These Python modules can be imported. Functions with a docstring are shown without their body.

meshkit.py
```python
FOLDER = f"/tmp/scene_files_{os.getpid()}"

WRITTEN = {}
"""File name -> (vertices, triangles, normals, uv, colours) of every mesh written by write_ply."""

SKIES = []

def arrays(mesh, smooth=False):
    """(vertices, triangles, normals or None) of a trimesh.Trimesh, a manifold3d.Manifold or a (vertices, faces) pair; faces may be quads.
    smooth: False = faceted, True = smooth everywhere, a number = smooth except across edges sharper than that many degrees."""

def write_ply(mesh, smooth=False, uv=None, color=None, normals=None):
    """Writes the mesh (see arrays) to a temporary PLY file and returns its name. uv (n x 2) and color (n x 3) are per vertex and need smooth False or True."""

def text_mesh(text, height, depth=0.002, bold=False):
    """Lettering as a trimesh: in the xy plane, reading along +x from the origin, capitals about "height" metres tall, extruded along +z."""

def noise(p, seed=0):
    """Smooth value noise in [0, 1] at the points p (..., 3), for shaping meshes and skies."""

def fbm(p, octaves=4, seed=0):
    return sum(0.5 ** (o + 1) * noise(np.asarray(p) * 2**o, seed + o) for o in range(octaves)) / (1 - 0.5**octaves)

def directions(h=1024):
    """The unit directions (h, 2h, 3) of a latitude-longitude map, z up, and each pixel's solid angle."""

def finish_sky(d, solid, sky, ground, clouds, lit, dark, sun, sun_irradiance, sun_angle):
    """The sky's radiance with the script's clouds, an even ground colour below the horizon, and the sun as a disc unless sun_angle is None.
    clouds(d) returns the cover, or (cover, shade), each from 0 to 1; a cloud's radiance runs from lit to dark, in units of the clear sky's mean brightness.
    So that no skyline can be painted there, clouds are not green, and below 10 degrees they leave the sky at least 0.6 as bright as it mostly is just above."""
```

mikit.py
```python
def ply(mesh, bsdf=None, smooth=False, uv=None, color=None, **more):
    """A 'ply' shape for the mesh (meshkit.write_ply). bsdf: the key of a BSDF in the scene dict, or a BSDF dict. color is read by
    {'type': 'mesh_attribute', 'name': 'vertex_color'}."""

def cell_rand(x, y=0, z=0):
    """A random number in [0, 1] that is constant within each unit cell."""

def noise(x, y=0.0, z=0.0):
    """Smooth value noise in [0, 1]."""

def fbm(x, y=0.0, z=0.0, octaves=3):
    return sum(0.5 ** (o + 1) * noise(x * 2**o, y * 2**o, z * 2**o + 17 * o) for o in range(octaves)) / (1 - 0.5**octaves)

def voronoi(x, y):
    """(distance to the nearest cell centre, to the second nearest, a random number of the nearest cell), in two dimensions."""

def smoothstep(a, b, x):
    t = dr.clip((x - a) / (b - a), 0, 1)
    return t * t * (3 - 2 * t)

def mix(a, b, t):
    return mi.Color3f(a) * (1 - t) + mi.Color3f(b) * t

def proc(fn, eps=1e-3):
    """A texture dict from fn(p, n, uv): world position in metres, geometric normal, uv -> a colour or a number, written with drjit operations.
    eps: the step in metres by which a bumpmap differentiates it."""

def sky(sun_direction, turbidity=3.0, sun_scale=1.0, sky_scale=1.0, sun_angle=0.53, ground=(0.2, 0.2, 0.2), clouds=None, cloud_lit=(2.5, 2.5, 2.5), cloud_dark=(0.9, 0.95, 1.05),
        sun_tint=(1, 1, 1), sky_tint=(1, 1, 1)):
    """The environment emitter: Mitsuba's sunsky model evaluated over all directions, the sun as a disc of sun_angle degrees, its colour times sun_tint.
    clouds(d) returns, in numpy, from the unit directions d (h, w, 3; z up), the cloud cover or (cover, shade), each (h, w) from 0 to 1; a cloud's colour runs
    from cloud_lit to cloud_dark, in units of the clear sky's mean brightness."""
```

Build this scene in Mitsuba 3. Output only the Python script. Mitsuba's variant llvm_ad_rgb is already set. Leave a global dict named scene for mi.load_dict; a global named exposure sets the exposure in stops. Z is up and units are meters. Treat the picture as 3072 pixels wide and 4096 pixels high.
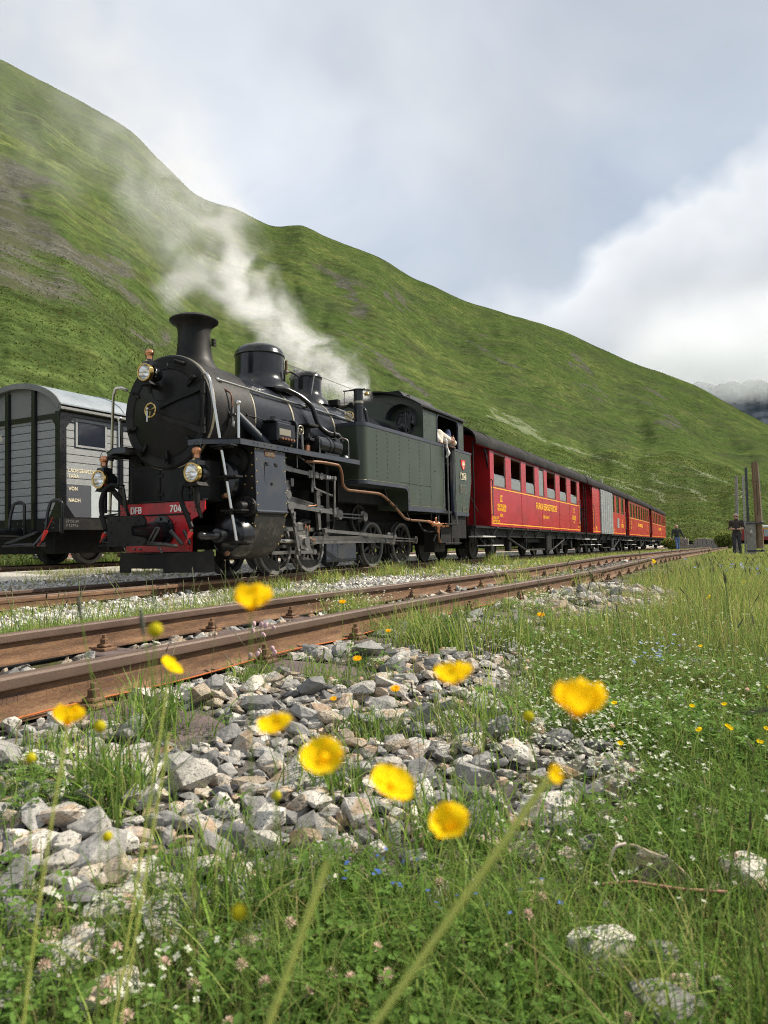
import math, random
import numpy as np, trimesh, shapely
import mitsuba as mi, drjit as dr
import mikit, meshkit
from mikit import proc, noise, fbm, voronoi, cell_rand, smoothstep, mix
T = mi.ScalarTransform4f
scene, labels = {}, {}
R = np.random.default_rng(7)

# ------------------------------------------------------------------ camera, sky, exposure
# origin = the camera, +y along the tracks (away), +x to the right of the tracks, z up
YAW, PITCH, ROLL = np.radians([27.514, 2.41, 1.178])
_f = np.array([-math.sin(YAW) * math.cos(PITCH), math.cos(YAW) * math.cos(PITCH), math.sin(PITCH)])
_r0 = np.array([math.cos(YAW), math.sin(YAW), 0.0])
_u = _r0 * math.sin(ROLL) + np.cross(_r0, _f) * math.cos(ROLL)
scene['camera'] = dict(type='thinlens', fov=2 * math.degrees(math.atan(1536 / 2840)), fov_axis='x', aperture_radius=0.0020, focus_distance=7.5,
                       near_clip=0.02, far_clip=9000.0, to_world=T().look_at(origin=[0, 0, 0], target=_f.tolist(), up=_u.tolist()))

def cloud_cover(d):
    az = np.degrees(np.arctan2(d[..., 0], d[..., 1]))
    el = np.degrees(np.arcsin(np.clip(d[..., 2], -1, 1)))
    q = d / np.maximum(d[..., 2:3] + 0.35, 0.2)
    w = np.stack([meshkit.fbm(q * 1.6, 3, 5), meshkit.fbm(q * 1.6 + 7, 3, 9), meshkit.fbm(q * 1.6 + 3, 3, 11)], -1) - 0.5
    n = meshkit.fbm(q * 2.1 + w * 1.6, 6, 3)
    m = meshkit.fbm(q * 1.1 + w * 0.9 + 4, 5, 21)
    cover = np.clip(0.66 + 0.95 * (n - 0.42), 0.40, 0.98)
    shade = np.clip(0.36 + 2.4 * (m - 0.5), 0.0, 0.90)
    # the cumulus bank low over the valley's end
    lump = 7.0 * (meshkit.fbm(d * 9, 5, 31) - 0.5) + 2.5 * (meshkit.fbm(d * 30, 4, 33) - 0.5)
    edge = 20.0 + (az + 18) * 0.36 + lump
    bank = np.clip((edge - el) / 2.4, 0, 1) * np.clip((az + 38) / 26, 0, 1) * np.clip((75 - az) / 20, 0, 1)
    depth = np.clip((edge - el) / 17, 0, 1)
    bshade = np.clip(0.20 + 1.5 * depth + 0.9 * (meshkit.fbm(d * 6, 5, 41) - 0.5), 0, 0.92)
    cover = cover * (1 - bank) + bank * np.clip(0.8 + 0.2 * bank, 0, 1)
    shade = shade * (1 - bank) + bank * bshade
    return cover, shade

SUN = (0.517, 0.517, 0.682)
scene['sky_light'] = mikit.sky(SUN, turbidity=3, sun_scale=2.1, sky_scale=1.5, ground=(0.10, 0.12, 0.07), clouds=cloud_cover,
                               cloud_lit=(3.1, 3.2, 3.32), cloud_dark=(1.85, 1.96, 2.1), sun_tint=(0.90, 1.0, 1.16))
exposure = 1.42

# ------------------------------------------------------------------ helpers
def num(key):
    if key not in scene and key not in labels: return key
    i = 1
    while f'{key}_{i:03d}' in scene or f'{key}_{i:03d}' in labels: i += 1
    return f'{key}_{i:03d}'

_used = set()
def sub(parent, name):
    """The next free key of a part."""
    k = f'{parent}__{name}'; i = 0; c = k
    while c in _used:
        i += 1; c = f'{k}_{i:03d}'
    _used.add(c)
    return c

def thing(name, label, cat, group=None):
    k = num(name)
    labels[k] = {'label': label, 'category': cat}
    if group: labels[k]['group'] = group
    return k

def cat(ms):
    """Join (v, f) meshes."""
    out_v, out_f, n = [], [], 0
    for m in ms:
        v, f = (np.asarray(m.vertices), np.asarray(m.faces)) if hasattr(m, 'vertices') else m
        if f.shape[1] == 4: f = np.vstack([f[:, [0, 1, 2]], f[:, [0, 2, 3]]])
        out_v.append(v); out_f.append(f + n); n += len(v)
    return np.vstack(out_v), np.vstack(out_f)

def put(key, ms, bsdf, smooth=30, **kw):
    if isinstance(ms, tuple) or hasattr(ms, 'vertices'): ms = [ms]
    scene[key] = mikit.ply(cat(ms), bsdf, smooth, **kw)
    return key

SMALL = ('rivets', 'bolts', 'unions', 'small_plates', 'stems', 'fittings', 'oilers', 'pins')
EACH = {'motion_brackets': 'motion_bracket', 'axle_boxes': 'axle_box', 'gusset_plate': 'gusset_plate', 'step_hanger': 'step_hanger', 'step_board': 'step_board', 'rack_wheels': 'rack_wheel', 'lamp_brackets': 'lamp_bracket', 'pipe_clips': 'pipe_clip', 'drive_rods': 'drive_rod',
        'cab_steps': 'cab_step', 'slide_bars': 'slide_bar', 'motion_bracket': 'motion_bracket', 'corner_post': 'corner_post', 'brake_shoes': 'brake_shoe', 'door_handrail': 'door_handrail', 'axles': 'axle', 'door_jamb': 'door_jamb', 'door_rest': 'door_rest', 'relief_valve': 'relief_valve',
        'front_struts': 'front_strut', 'pipe_flanges': 'pipe_flange', 'lining': 'lining', 'axle_guard': 'axle_guard', 'side_bracket': 'side_bracket', 'roof_seam': 'roof_seam', 'wheelset': 'wheelset', 'rear_gear': 'rear_gear', 'main_frame': 'main_frame', 'roof_ventilator': 'roof_ventilator', 'side_post': 'side_post', 'lamp_cable': 'lamp_cable', 'trunk': 'trunk', 'sunglasses': 'sunglasses', 'rust_stain': 'rust_stain'}
def part(parent, name, ms, bsdf, smooth=30):
    if name in EACH and isinstance(ms, list) and len(ms) > 1:
        for m in ms: k = put(sub(parent, EACH[name]), [m], bsdf, smooth)
        return k
    if name.endswith(SMALL):
        k = put(sub(parent, name), ms, bsdf, smooth); labels[k] = {'kind': 'stuff'}; return k
    return put(sub(parent, name), ms, bsdf, smooth)

def box(x0, x1, y0, y1, z0, z1, c=0.0):
    if c > 0:
        p = []
        for x, sx in ((x0, 1), (x1, -1)):
            for y, sy in ((y0, 1), (y1, -1)):
                for z, sz in ((z0, 1), (z1, -1)):
                    p += [(x + sx * c, y + sy * c, z), (x + sx * c, y, z + sz * c), (x, y + sy * c, z + sz * c)]
        h = trimesh.convex.convex_hull(np.array(p)); return np.asarray(h.vertices), np.asarray(h.faces)
    v = np.array([[x, y, z] for x in (x0, x1) for y in (y0, y1) for z in (z0, z1)], float)
    f = np.array([[0, 1, 3, 2], [4, 6, 7, 5], [0, 4, 5, 1], [2, 3, 7, 6], [0, 2, 6, 4], [1, 5, 7, 3]])
    return v, f

def _frame(d):
    d = np.asarray(d, float); d = d / np.linalg.norm(d)
    a = np.cross(d, [0, 0, 1.0] if abs(d[2]) < 0.9 else [1.0, 0, 0]); a /= np.linalg.norm(a)
    return a, np.cross(d, a), d

def rev(profile, base, axis=(0, 0, 1), n=24, cap0=True):  # open ends are capped unless the profile is closed
    """Lathe: profile of (radius, height along axis)."""
    a, b, d = _frame(axis); base = np.asarray(base, float)
    ang = np.arange(n) * 2 * np.pi / n
    ring = np.cos(ang)[:, None] * a + np.sin(ang)[:, None] * b
    v = np.vstack([base + d * h + ring * r for r, h in profile]); k = len(profile); f = []
    for i in range(k - 1):
        for j in range(n):
            j2 = (j + 1) % n
            f.append([i * n + j, i * n + j2, (i + 1) * n + j2]); f.append([i * n + j, (i + 1) * n + j2, (i + 1) * n + j])
    if tuple(profile[0]) == tuple(profile[-1]): return v, np.array(f)
    v = np.vstack([v, base + d * profile[0][1], base + d * profile[-1][1]])
    for j in range(n):
        j2 = (j + 1) % n
        if cap0: f.append([k * n, j2, j])
        f.append([k * n + 1, (k - 1) * n + j, (k - 1) * n + j2])
    return v, np.array(f)

def cyl(p0, p1, r, r1=None, n=14):
    p0, p1 = np.asarray(p0, float), np.asarray(p1, float)
    L = np.linalg.norm(p1 - p0)
    return rev([(r, 0), (r if r1 is None else r1, L)], p0, p1 - p0, n)

def disc(c, axis, r, t, n=20):
    c = np.asarray(c, float); a = np.asarray(axis, float); a = a / np.linalg.norm(a)
    return cyl(c - a * t / 2, c + a * t / 2, r, n=n)

def tube(pts, r, n=8, closed=False, rad=None):
    p = np.asarray(pts, float)
    if closed: p = np.vstack([p, p[:1]])
    t = np.gradient(p, axis=0); t /= np.linalg.norm(t, axis=1, keepdims=True) + 1e-12
    a = _frame(t[0])[0]; rows = []
    ang = np.arange(n) * 2 * np.pi / n
    for i in range(len(p)):
        a = a - t[i] * (a @ t[i]); a /= np.linalg.norm(a); b = np.cross(t[i], a)
        rr = r if rad is None else rad[i]
        rows.append(p[i] + rr * (np.cos(ang)[:, None] * a + np.sin(ang)[:, None] * b))
    v = np.vstack(rows); f = []
    for i in range(len(p) - 1):
        for j in range(n):
            j2 = (j + 1) % n
            f.append([i * n + j, i * n + j2, (i + 1) * n + j2]); f.append([i * n + j, (i + 1) * n + j2, (i + 1) * n + j])
    for j in range(1, n - 1):
        f.append([0, j + 1, j]); e = (len(p) - 1) * n; f.append([e, e + j, e + j + 1])
    return v, np.array(f)

def bend(pts, k=6):
    """Round a polyline's corners."""
    p = np.asarray(pts, float); out = [p[0]]
    for i in range(1, len(p) - 1):
        a, b, c = p[i - 1], p[i], p[i + 1]
        la, lc = np.linalg.norm(a - b), np.linalg.norm(c - b); d = 0.4 * min(la, lc)
        s, e = b + (a - b) / la * d, b + (c - b) / lc * d
        for q in np.linspace(0, 1, k): out.append((1 - q) ** 2 * s + 2 * q * (1 - q) * b + q * q * e)
    out.append(p[-1]); return np.array(out)

def torus(c, axis, Rr, r, n=28, m=8):
    a, b, d = _frame(axis); ang = np.arange(n) * 2 * np.pi / n
    return tube([np.asarray(c) + Rr * (math.cos(q) * a + math.sin(q) * b) for q in ang], r, m, closed=True)

def ball(c, r, n=10):
    pr = [(max(r * math.sin(q), 1e-4), -r * math.cos(q)) for q in np.linspace(0, math.pi, n)]
    return rev(pr, c, (0, 0, 1), 2 * n)

def prism(poly, axis, a, b):
    """Extrude a polygon (list of points or shapely) along x, y or z. The polygon's coordinates are the two others in order."""
    g = poly if hasattr(poly, 'geom_type') else shapely.Polygon(poly)
    m = trimesh.creation.extrude_polygon(g, b - a, engine='earcut')
    v = np.asarray(m.vertices).copy(); f = np.asarray(m.faces); v[:, 2] += a
    if axis == 'x': v = v[:, [2, 0, 1]]
    elif axis == 'y': v = v[:, [0, 2, 1]]; f = f[:, ::-1]
    return v, f

def xf(m, rot=None, loc=(0, 0, 0), scale=1.0):
    v, f = m if isinstance(m, tuple) else cat([m])
    v = v * scale
    if rot is not None: v = v @ np.asarray(rot).T
    return v + np.asarray(loc), f

def rz(a): return np.array([[math.cos(a), -math.sin(a), 0], [math.sin(a), math.cos(a), 0], [0, 0, 1]])
def rx(a): return np.array([[1, 0, 0], [0, math.cos(a), -math.sin(a)], [0, math.sin(a), math.cos(a)]])
def ry(a): return np.array([[math.cos(a), 0, math.sin(a)], [0, 1, 0], [-math.sin(a), 0, math.cos(a)]])

def text(s, h, at, u, v, depth=0.004, bold=True, squeeze=1.0, center=False):
    m = meshkit.text_mesh(s, h, depth, bold)
    p = np.asarray(m.vertices).copy(); p[:, 0] *= squeeze
    if center: p[:, 0] -= 0.5 * (p[:, 0].max() + p[:, 0].min())
    u, v = np.asarray(u, float), np.asarray(v, float); w = np.cross(u, v)
    return np.asarray(at) + p[:, :1] * u + p[:, 1:2] * v + p[:, 2:3] * w, np.asarray(m.faces)

def bar(p0, p1, w, t, up=(0, 0, 1)):
    """A flat bar from p0 to p1: w high (towards up), t thick."""
    p0, p1 = np.asarray(p0, float), np.asarray(p1, float)
    d = p1 - p0; L = np.linalg.norm(d); d /= L
    s = np.cross(d, np.asarray(up, float)); s /= np.linalg.norm(s); q = np.cross(s, d)
    v, f = box(0, 1, -0.5, 0.5, -0.5, 0.5)
    return p0 + v[:, :1] * L * d + v[:, 1:2] * t * s + v[:, 2:3] * w * q, f

# ------------------------------------------------------------------ materials
def P(name, color, rough=0.5, **k):
    c = color if isinstance(color, dict) else {'type': 'rgb', 'value': list(color)}
    scene[name] = {'type': 'twosided', 'b': {'type': 'principled', 'base_color': c, 'roughness': rough, 'specular': k.pop('specular', 0.5), **k}}
def D(name, color):
    c = color if isinstance(color, dict) else {'type': 'rgb', 'value': list(color)}
    scene[name] = {'type': 'twosided', 'b': {'type': 'diffuse', 'reflectance': c}}
def dirt(c, d, scale, lo=0.45, hi=0.75, amt=0.8):
    """Paint with cloudy grime of its own."""
    return proc(lambda p, n, uv: mix(c, d, amt * smoothstep(lo, hi, fbm(p.x * scale, p.y * scale, p.z * scale * 0.7, 4))))

P('mat_black_gloss', dirt((0.008, 0.009, 0.011), (0.018, 0.017, 0.016), 5), 0.2)
P('mat_black_matt', dirt((0.009, 0.009, 0.009), (0.022, 0.020, 0.018), 4), 0.5, specular=0.2)
P('mat_iron', dirt((0.007, 0.007, 0.007), (0.016, 0.014, 0.012), 7), 0.6, specular=0.25)
P('mat_blue_black', dirt((0.028, 0.034, 0.046), (0.045, 0.046, 0.05), 5), 0.32)
P('mat_boiler', dirt((0.010, 0.012, 0.017), (0.016, 0.018, 0.023), 3), 0.22, specular=0.4)
P('mat_scuffed', dirt((0.018, 0.018, 0.017), (0.05, 0.044, 0.038), 16, 0.45, 0.7), 0.55, specular=0.3)
P('mat_green', dirt((0.034, 0.045, 0.030), (0.046, 0.056, 0.039), 2.2), 0.28, specular=0.35)
P('mat_buffer_red', dirt((0.42, 0.010, 0.016), (0.26, 0.010, 0.012), 6), 0.3)
P('mat_signal_red', (0.55, 0.02, 0.02), 0.35)
P('mat_coach_red', dirt((0.30, 0.012, 0.016), (0.22, 0.012, 0.014), 2.5), 0.26)
P('mat_coach_orange', dirt((0.32, 0.018, 0.016), (0.25, 0.016, 0.014), 2.5), 0.26)
P('mat_coach_roof', dirt((0.011, 0.011, 0.012), (0.026, 0.025, 0.024), 2), 0.75, specular=0.12)
P('mat_steel', dirt((0.21, 0.205, 0.195), (0.12, 0.112, 0.10), 9), 0.38, metallic=0.85)
P('mat_polished', (0.62, 0.60, 0.56), 0.18, metallic=1.0)
P('mat_brass', (0.62, 0.44, 0.16), 0.22, metallic=1.0)
P('mat_copper', dirt((0.60, 0.28, 0.15), (0.42, 0.17, 0.09), 20), 0.3, metallic=0.9)
P('mat_dull_copper', dirt((0.13, 0.058, 0.026), (0.10, 0.055, 0.028), 6), 0.5, metallic=0.3)
P('mat_white', (0.78, 0.77, 0.72), 0.5)
P('mat_cream', (0.62, 0.56, 0.40), 0.5)
P('mat_yellow', (0.78, 0.40, 0.02), 0.4)
scene['mat_pane'] = {'type': 'thindielectric', 'int_ior': 1.35}
scene['mat_thin_pane'] = {'type': 'thindielectric', 'int_ior': 1.18}
P('mat_reflector', (0.80, 0.80, 0.78), 0.12, metallic=1.0)

# ------------------------------------------------------------------ the ground
from scipy.interpolate import PchipInterpolator
def interp(x, xs, ys): return np.interp(x, xs, ys)
def fall(y): return interp(y, [-50, 16, 30, 55, 72, 130, 400], [0, 0, -0.16, -0.44, -0.58, -0.9, -2.0])
def xL(y): return -7.48 - 0.00045 * np.maximum(np.asarray(y, float) - 20, 0) ** 2
def xN(y): t = np.clip((np.asarray(y, float) - 3) / 7, 0, 1); return -2.66 + 0.36 * t * t * (3 - 2 * t)
def G(x, y, rough=True):
    x, y = np.asarray(x, float), np.asarray(y, float)
    u = x - (xN(y) + 2.66) * np.clip((x + 5) / 2, 0, 1)
    z = interp(u, [-400, -30, -15.5, -14.2, -11.6, -10.2, -8.8, -6.4, -5.6, -4.2, -3.7, -1.75, -1.3, -0.7, 0.3, 3, 12, 400],
               [-0.9, -0.75, -0.50, -0.42, -0.41, -0.54, -0.645, -0.655, -0.66, -0.63, -0.565, -0.565, -0.62, -0.70, -0.72, -0.74, -0.9, -4])
    z = z + fall(y)
    if rough:
        p = np.stack([x, y, x * 0], -1)
        amp = np.clip((u + 1.6) / 0.8, 0.25, 1)
        z = z + amp * (0.09 * (meshkit.fbm(p * 1.3, 3, 2) - 0.5) + 0.05 * (meshkit.fbm(p * 5, 2, 8) - 0.5))
    return z

SLEEPERS = [0.83, 1.725, 2.69, 3.53, 4.36, 5.16, 6.2] + [7.0 + .82 * k for k in range(16)]
def stone_edge(y): return interp(y, [0, 0.8, 1.0, 1.4, 1.9, 2.4, 3.0, 3.8, 5, 5.8, 6.4, 8.0, 8.8, 12], [-1.12, -1.06, -0.93, -0.78, -0.60, -0.58, -0.95, -1.35, -1.45, -1.25, -0.85, -0.85, -1.5, -1.7])
def grassiness(x, y):
    """How much grass grows at a place, 0 to 1."""
    p = np.stack([x, y, x * 0], -1)
    n = meshkit.fbm(p * 0.9, 3, 14); n2 = meshkit.fbm(p * 2.6, 3, 15)
    g = np.clip((x - stone_edge(y) + 1.1 * (n2 - 0.5)) / 0.5 + 0.22, 0, 1) * np.clip(0.35 + 1.6 * n2, 0, 1)
    g = np.where((y < 1.3) & (x > stone_edge(y) - 0.02), np.maximum(g, 0.55 + 0.4 * n2), g)
    patch = np.clip((n2 - 0.56) * 9, 0, 1) * 0.8
    strip = np.clip((n - 0.47) * 7, 0, 1)
    inside = (x < stone_edge(y) - 0.1)
    g = np.where(inside, np.maximum(g * 0.25, patch * np.where(y > 2.2, 1.0, 0.55)), g)
    left = np.clip(1 - (y - 3.2) / 3, 0.0, 1)
    g = np.where(x < -3.6, np.clip(strip * (0.55 + 0.45 * left) * np.where(x < -5.9, 0.4, 1) + 0.75 * left * (x > -4.9) * np.clip(n2 * 2, 0, 1), 0, 1), g)
    g = np.where((x < -6.6) & (x > -8.4), 0.12 * strip, g)
    g = np.where(x < -8.4, np.clip((-9.3 - x) / 1.2, 0, 1) * 0.5 * strip, g)
    g = np.where(x < -14.3, 0.9, g)
    far = np.clip((y - 14) / 14, 0, 1) * (x < -3.4) * (x > -6.6)
    u = x - xN(y); slp = np.min(np.abs(np.asarray(y)[..., None] - np.array(SLEEPERS)), -1) < .17
    g = np.where(slp & (np.abs(u) < 1.2) & (y < 9), 0.04, g)
    return np.maximum(g, far * np.clip(0.2 + n2, 0, 0.8))

def ground_color(p, n, uv):
    g = uv.x
    a = fbm(p.x * 3, p.y * 3, 0, 3); b = noise(p.x * 38, p.y * 38); c = noise(p.x * 110, p.y * 110)
    white = mix((0.27, 0.255, 0.225), (0.50, 0.48, 0.43), 0.5 * b + 0.5 * c)
    dark = mix((0.06, 0.055, 0.05), (0.17, 0.155, 0.14), b * c + 0.25 * a)
    grav = mix(dark, white, smoothstep(0.35, 0.65, uv.y))
    soil = mix((0.045, 0.038, 0.022), (0.075, 0.085, 0.028), smoothstep(0.3, 0.7, a * 0.6 + b * 0.4))
    return mix(grav, soil, smoothstep(0.15, 0.75, g + 0.3 * (b - 0.5)))
scene['mat_ground'] = {'type': 'twosided', 'b': {'type': 'diffuse', 'reflectance': proc(ground_color)}}

def limestone(x, y):
    """1 on the pale crushed stone between the tracks, 0 on the grey ballast."""
    return np.clip((-3.75 - x) / 0.3, 0, 1) * np.clip(1 - (np.abs(x + 7.48) < 0.75) * 0.75, 0, 1)
def grid_mesh(xs, ys, zf):
    X, Y = np.meshgrid(xs, ys, indexing='ij'); Z = zf(X, Y)
    v = np.stack([X, Y, Z], -1).reshape(-1, 3); n = len(ys)
    i, j = np.meshgrid(np.arange(len(xs) - 1), np.arange(n - 1), indexing='ij'); a = (i * n + j).ravel()
    return v, np.vstack([np.stack([a, a + n, a + n + 1], -1), np.stack([a, a + n + 1, a + 1], -1)])
gx = np.concatenate([np.linspace(-500, -60, 8)[:-1], np.linspace(-60, -16, 22)[:-1], np.linspace(-16, -4, 80)[:-1], np.linspace(-4, 2.5, 150)[:-1], np.linspace(2.5, 20, 30)[:-1], np.linspace(20, 500, 12)])
gy = np.concatenate([np.linspace(-120, -4, 10)[:-1], np.linspace(-4, 0.2, 24)[:-1], np.linspace(0.2, 7, 150)[:-1], np.linspace(7, 40, 150)[:-1], np.linspace(40, 150, 60)[:-1], np.linspace(150, 900, 14)])
gv, gf = grid_mesh(gx, gy, G)
guv = np.stack([grassiness(gv[:, 0], gv[:, 1]), limestone(gv[:, 0], gv[:, 1])], -1)
scene['ground'] = mikit.ply((gv, gf), 'mat_ground', True, uv=guv)
labels['ground'] = {'label': 'stony ground with pale crushed limestone between the tracks and bare soil under the meadow', 'kind': 'structure'}

# ------------------------------------------------------------------ the mountainside
AZ = np.array([-100, -75, -56, -53.2, -51, -47.06, -44.85, -41.82, -39.3, -35.7, -34.1, -31.9, -27.8, -24.8, -21.1, -17.8, -13.3, -8.46, -3.5, 1.14, 8, 16, 30])
EL = np.array([0.60, 0.66, 0.6215, 0.6075, 0.595, 0.5665, 0.5308, 0.4878, 0.474, 0.4507, 0.452, 0.436, 0.410, 0.376, 0.344, 0.3206, 0.288, 0.240, 0.1943, 0.137, 0.075, 0.03, 0.0])
RD = np.interp(AZ, [-100, -56, -40, -28, -13, 0, 10, 30], [380, 400, 450, 540, 720, 980, 1200, 1500])
FT = np.interp(AZ, [-100, -75, -56, -45, -30, -15, -8, 0, 8, 16, 30], [17.5, 18, 21.5, 25, 36, 66, 100, 128, 170, 230, 400])
EL_SMOOTH = PchipInterpolator(AZ, EL)
def hill_point(az, t):
    """az in degrees, t from 0 at the foot through 1 at the ridge to 1.25 behind it."""
    ridge, el, foot = np.interp(az, AZ, RD), EL_SMOOTH(az), np.interp(az, AZ, FT)
    s = np.minimum(t, 1.0)
    r = foot + (ridge - foot) * (0.22 * s + 0.78 * s ** 1.9) + np.maximum(t - 1, 0) * 300
    # elevation angle (tangent) seen from the valley rises from the foot to the ridge
    e0 = -0.75 / foot
    prof = 1 - (1 - s) ** 1.25
    e = e0 + (el - e0) * prof
    # the nearer meadow spur on the left
    near = np.clip((-39.0 - az) / 8, 0, 1); near = near * near * (3 - 2 * near)
    es = np.interp(az, [-100, -75, -56, -53, -50, -46.8, -43, -39], [0.42, 0.37, 0.322, 0.303, 0.292, 0.262, 0.23, 0.18])
    spur = np.interp(s, [0, 0.06, 0.12, 0.18, 0.215, 0.25, 0.30, 1], [e0.min() if np.ndim(e0) else e0, 0.42, 0.72, 0.93, 1.0, 0.985, 0.98, 0.98])
    spur_e = np.where(s < 0.235, e0 + (es - e0) * np.clip(spur, 0, 1), es * 0.985)
    rest = np.clip((s - 0.26) / 0.74, 0, 1)
    e2 = np.where(s < 0.26, spur_e, es * 0.985 + (el - es * 0.985) * (1 - (1 - rest) ** 1.3))
    e = e * (1 - near) + e2 * near
    z = e * r
    a = np.radians(az)
    x, y = r * np.sin(a), r * np.cos(a)
    # gullies and knolls that run down the slope
    fade = np.clip(s * 6, 0, 1) * np.clip((1 - s) * 5 + 0.20, 0, 1)
    L = r
    p = np.stack([az * 0.16 + 0.7 * s, 2.6 * s, 0 * s], -1)
    gul = meshkit.fbm(p, 4, 51) - 0.5
    q = np.stack([x, y, z], -1)
    z = z + fade * (0.075 * L ** 0.92 * gul * 1.35 + 3.0 * np.clip(r / 150, 0.15, 1) * (meshkit.fbm(q / 26, 4, 53) - 0.5) + 0.7 * np.clip(r / 150, 0.25, 1) * (meshkit.fbm(q / 5.0, 3, 57) - 0.5))
    z = z - np.maximum(t - 1, 0) * 260
    return np.stack([x, y, z], -1)
haz = np.concatenate([np.linspace(-100, -60, 50)[:-1], np.linspace(-60, 2.5, 520)[:-1], np.linspace(2.5, 30, 50)])
ht = np.concatenate([np.linspace(0, 1.0, 300), np.linspace(1.0, 1.25, 8)[1:]])
HA, HT = np.meshgrid(haz, ht, indexing='ij')
hv = hill_point(HA, HT).reshape(-1, 3); nt = len(ht)
hi, hj = np.meshgrid(np.arange(len(haz) - 1), np.arange(nt - 1), indexing='ij'); ha = (hi * nt + hj).ravel()
hf = np.vstack([np.stack([ha, ha + nt, ha + nt + 1], -1), np.stack([ha, ha + nt + 1, ha + 1], -1)])
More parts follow.
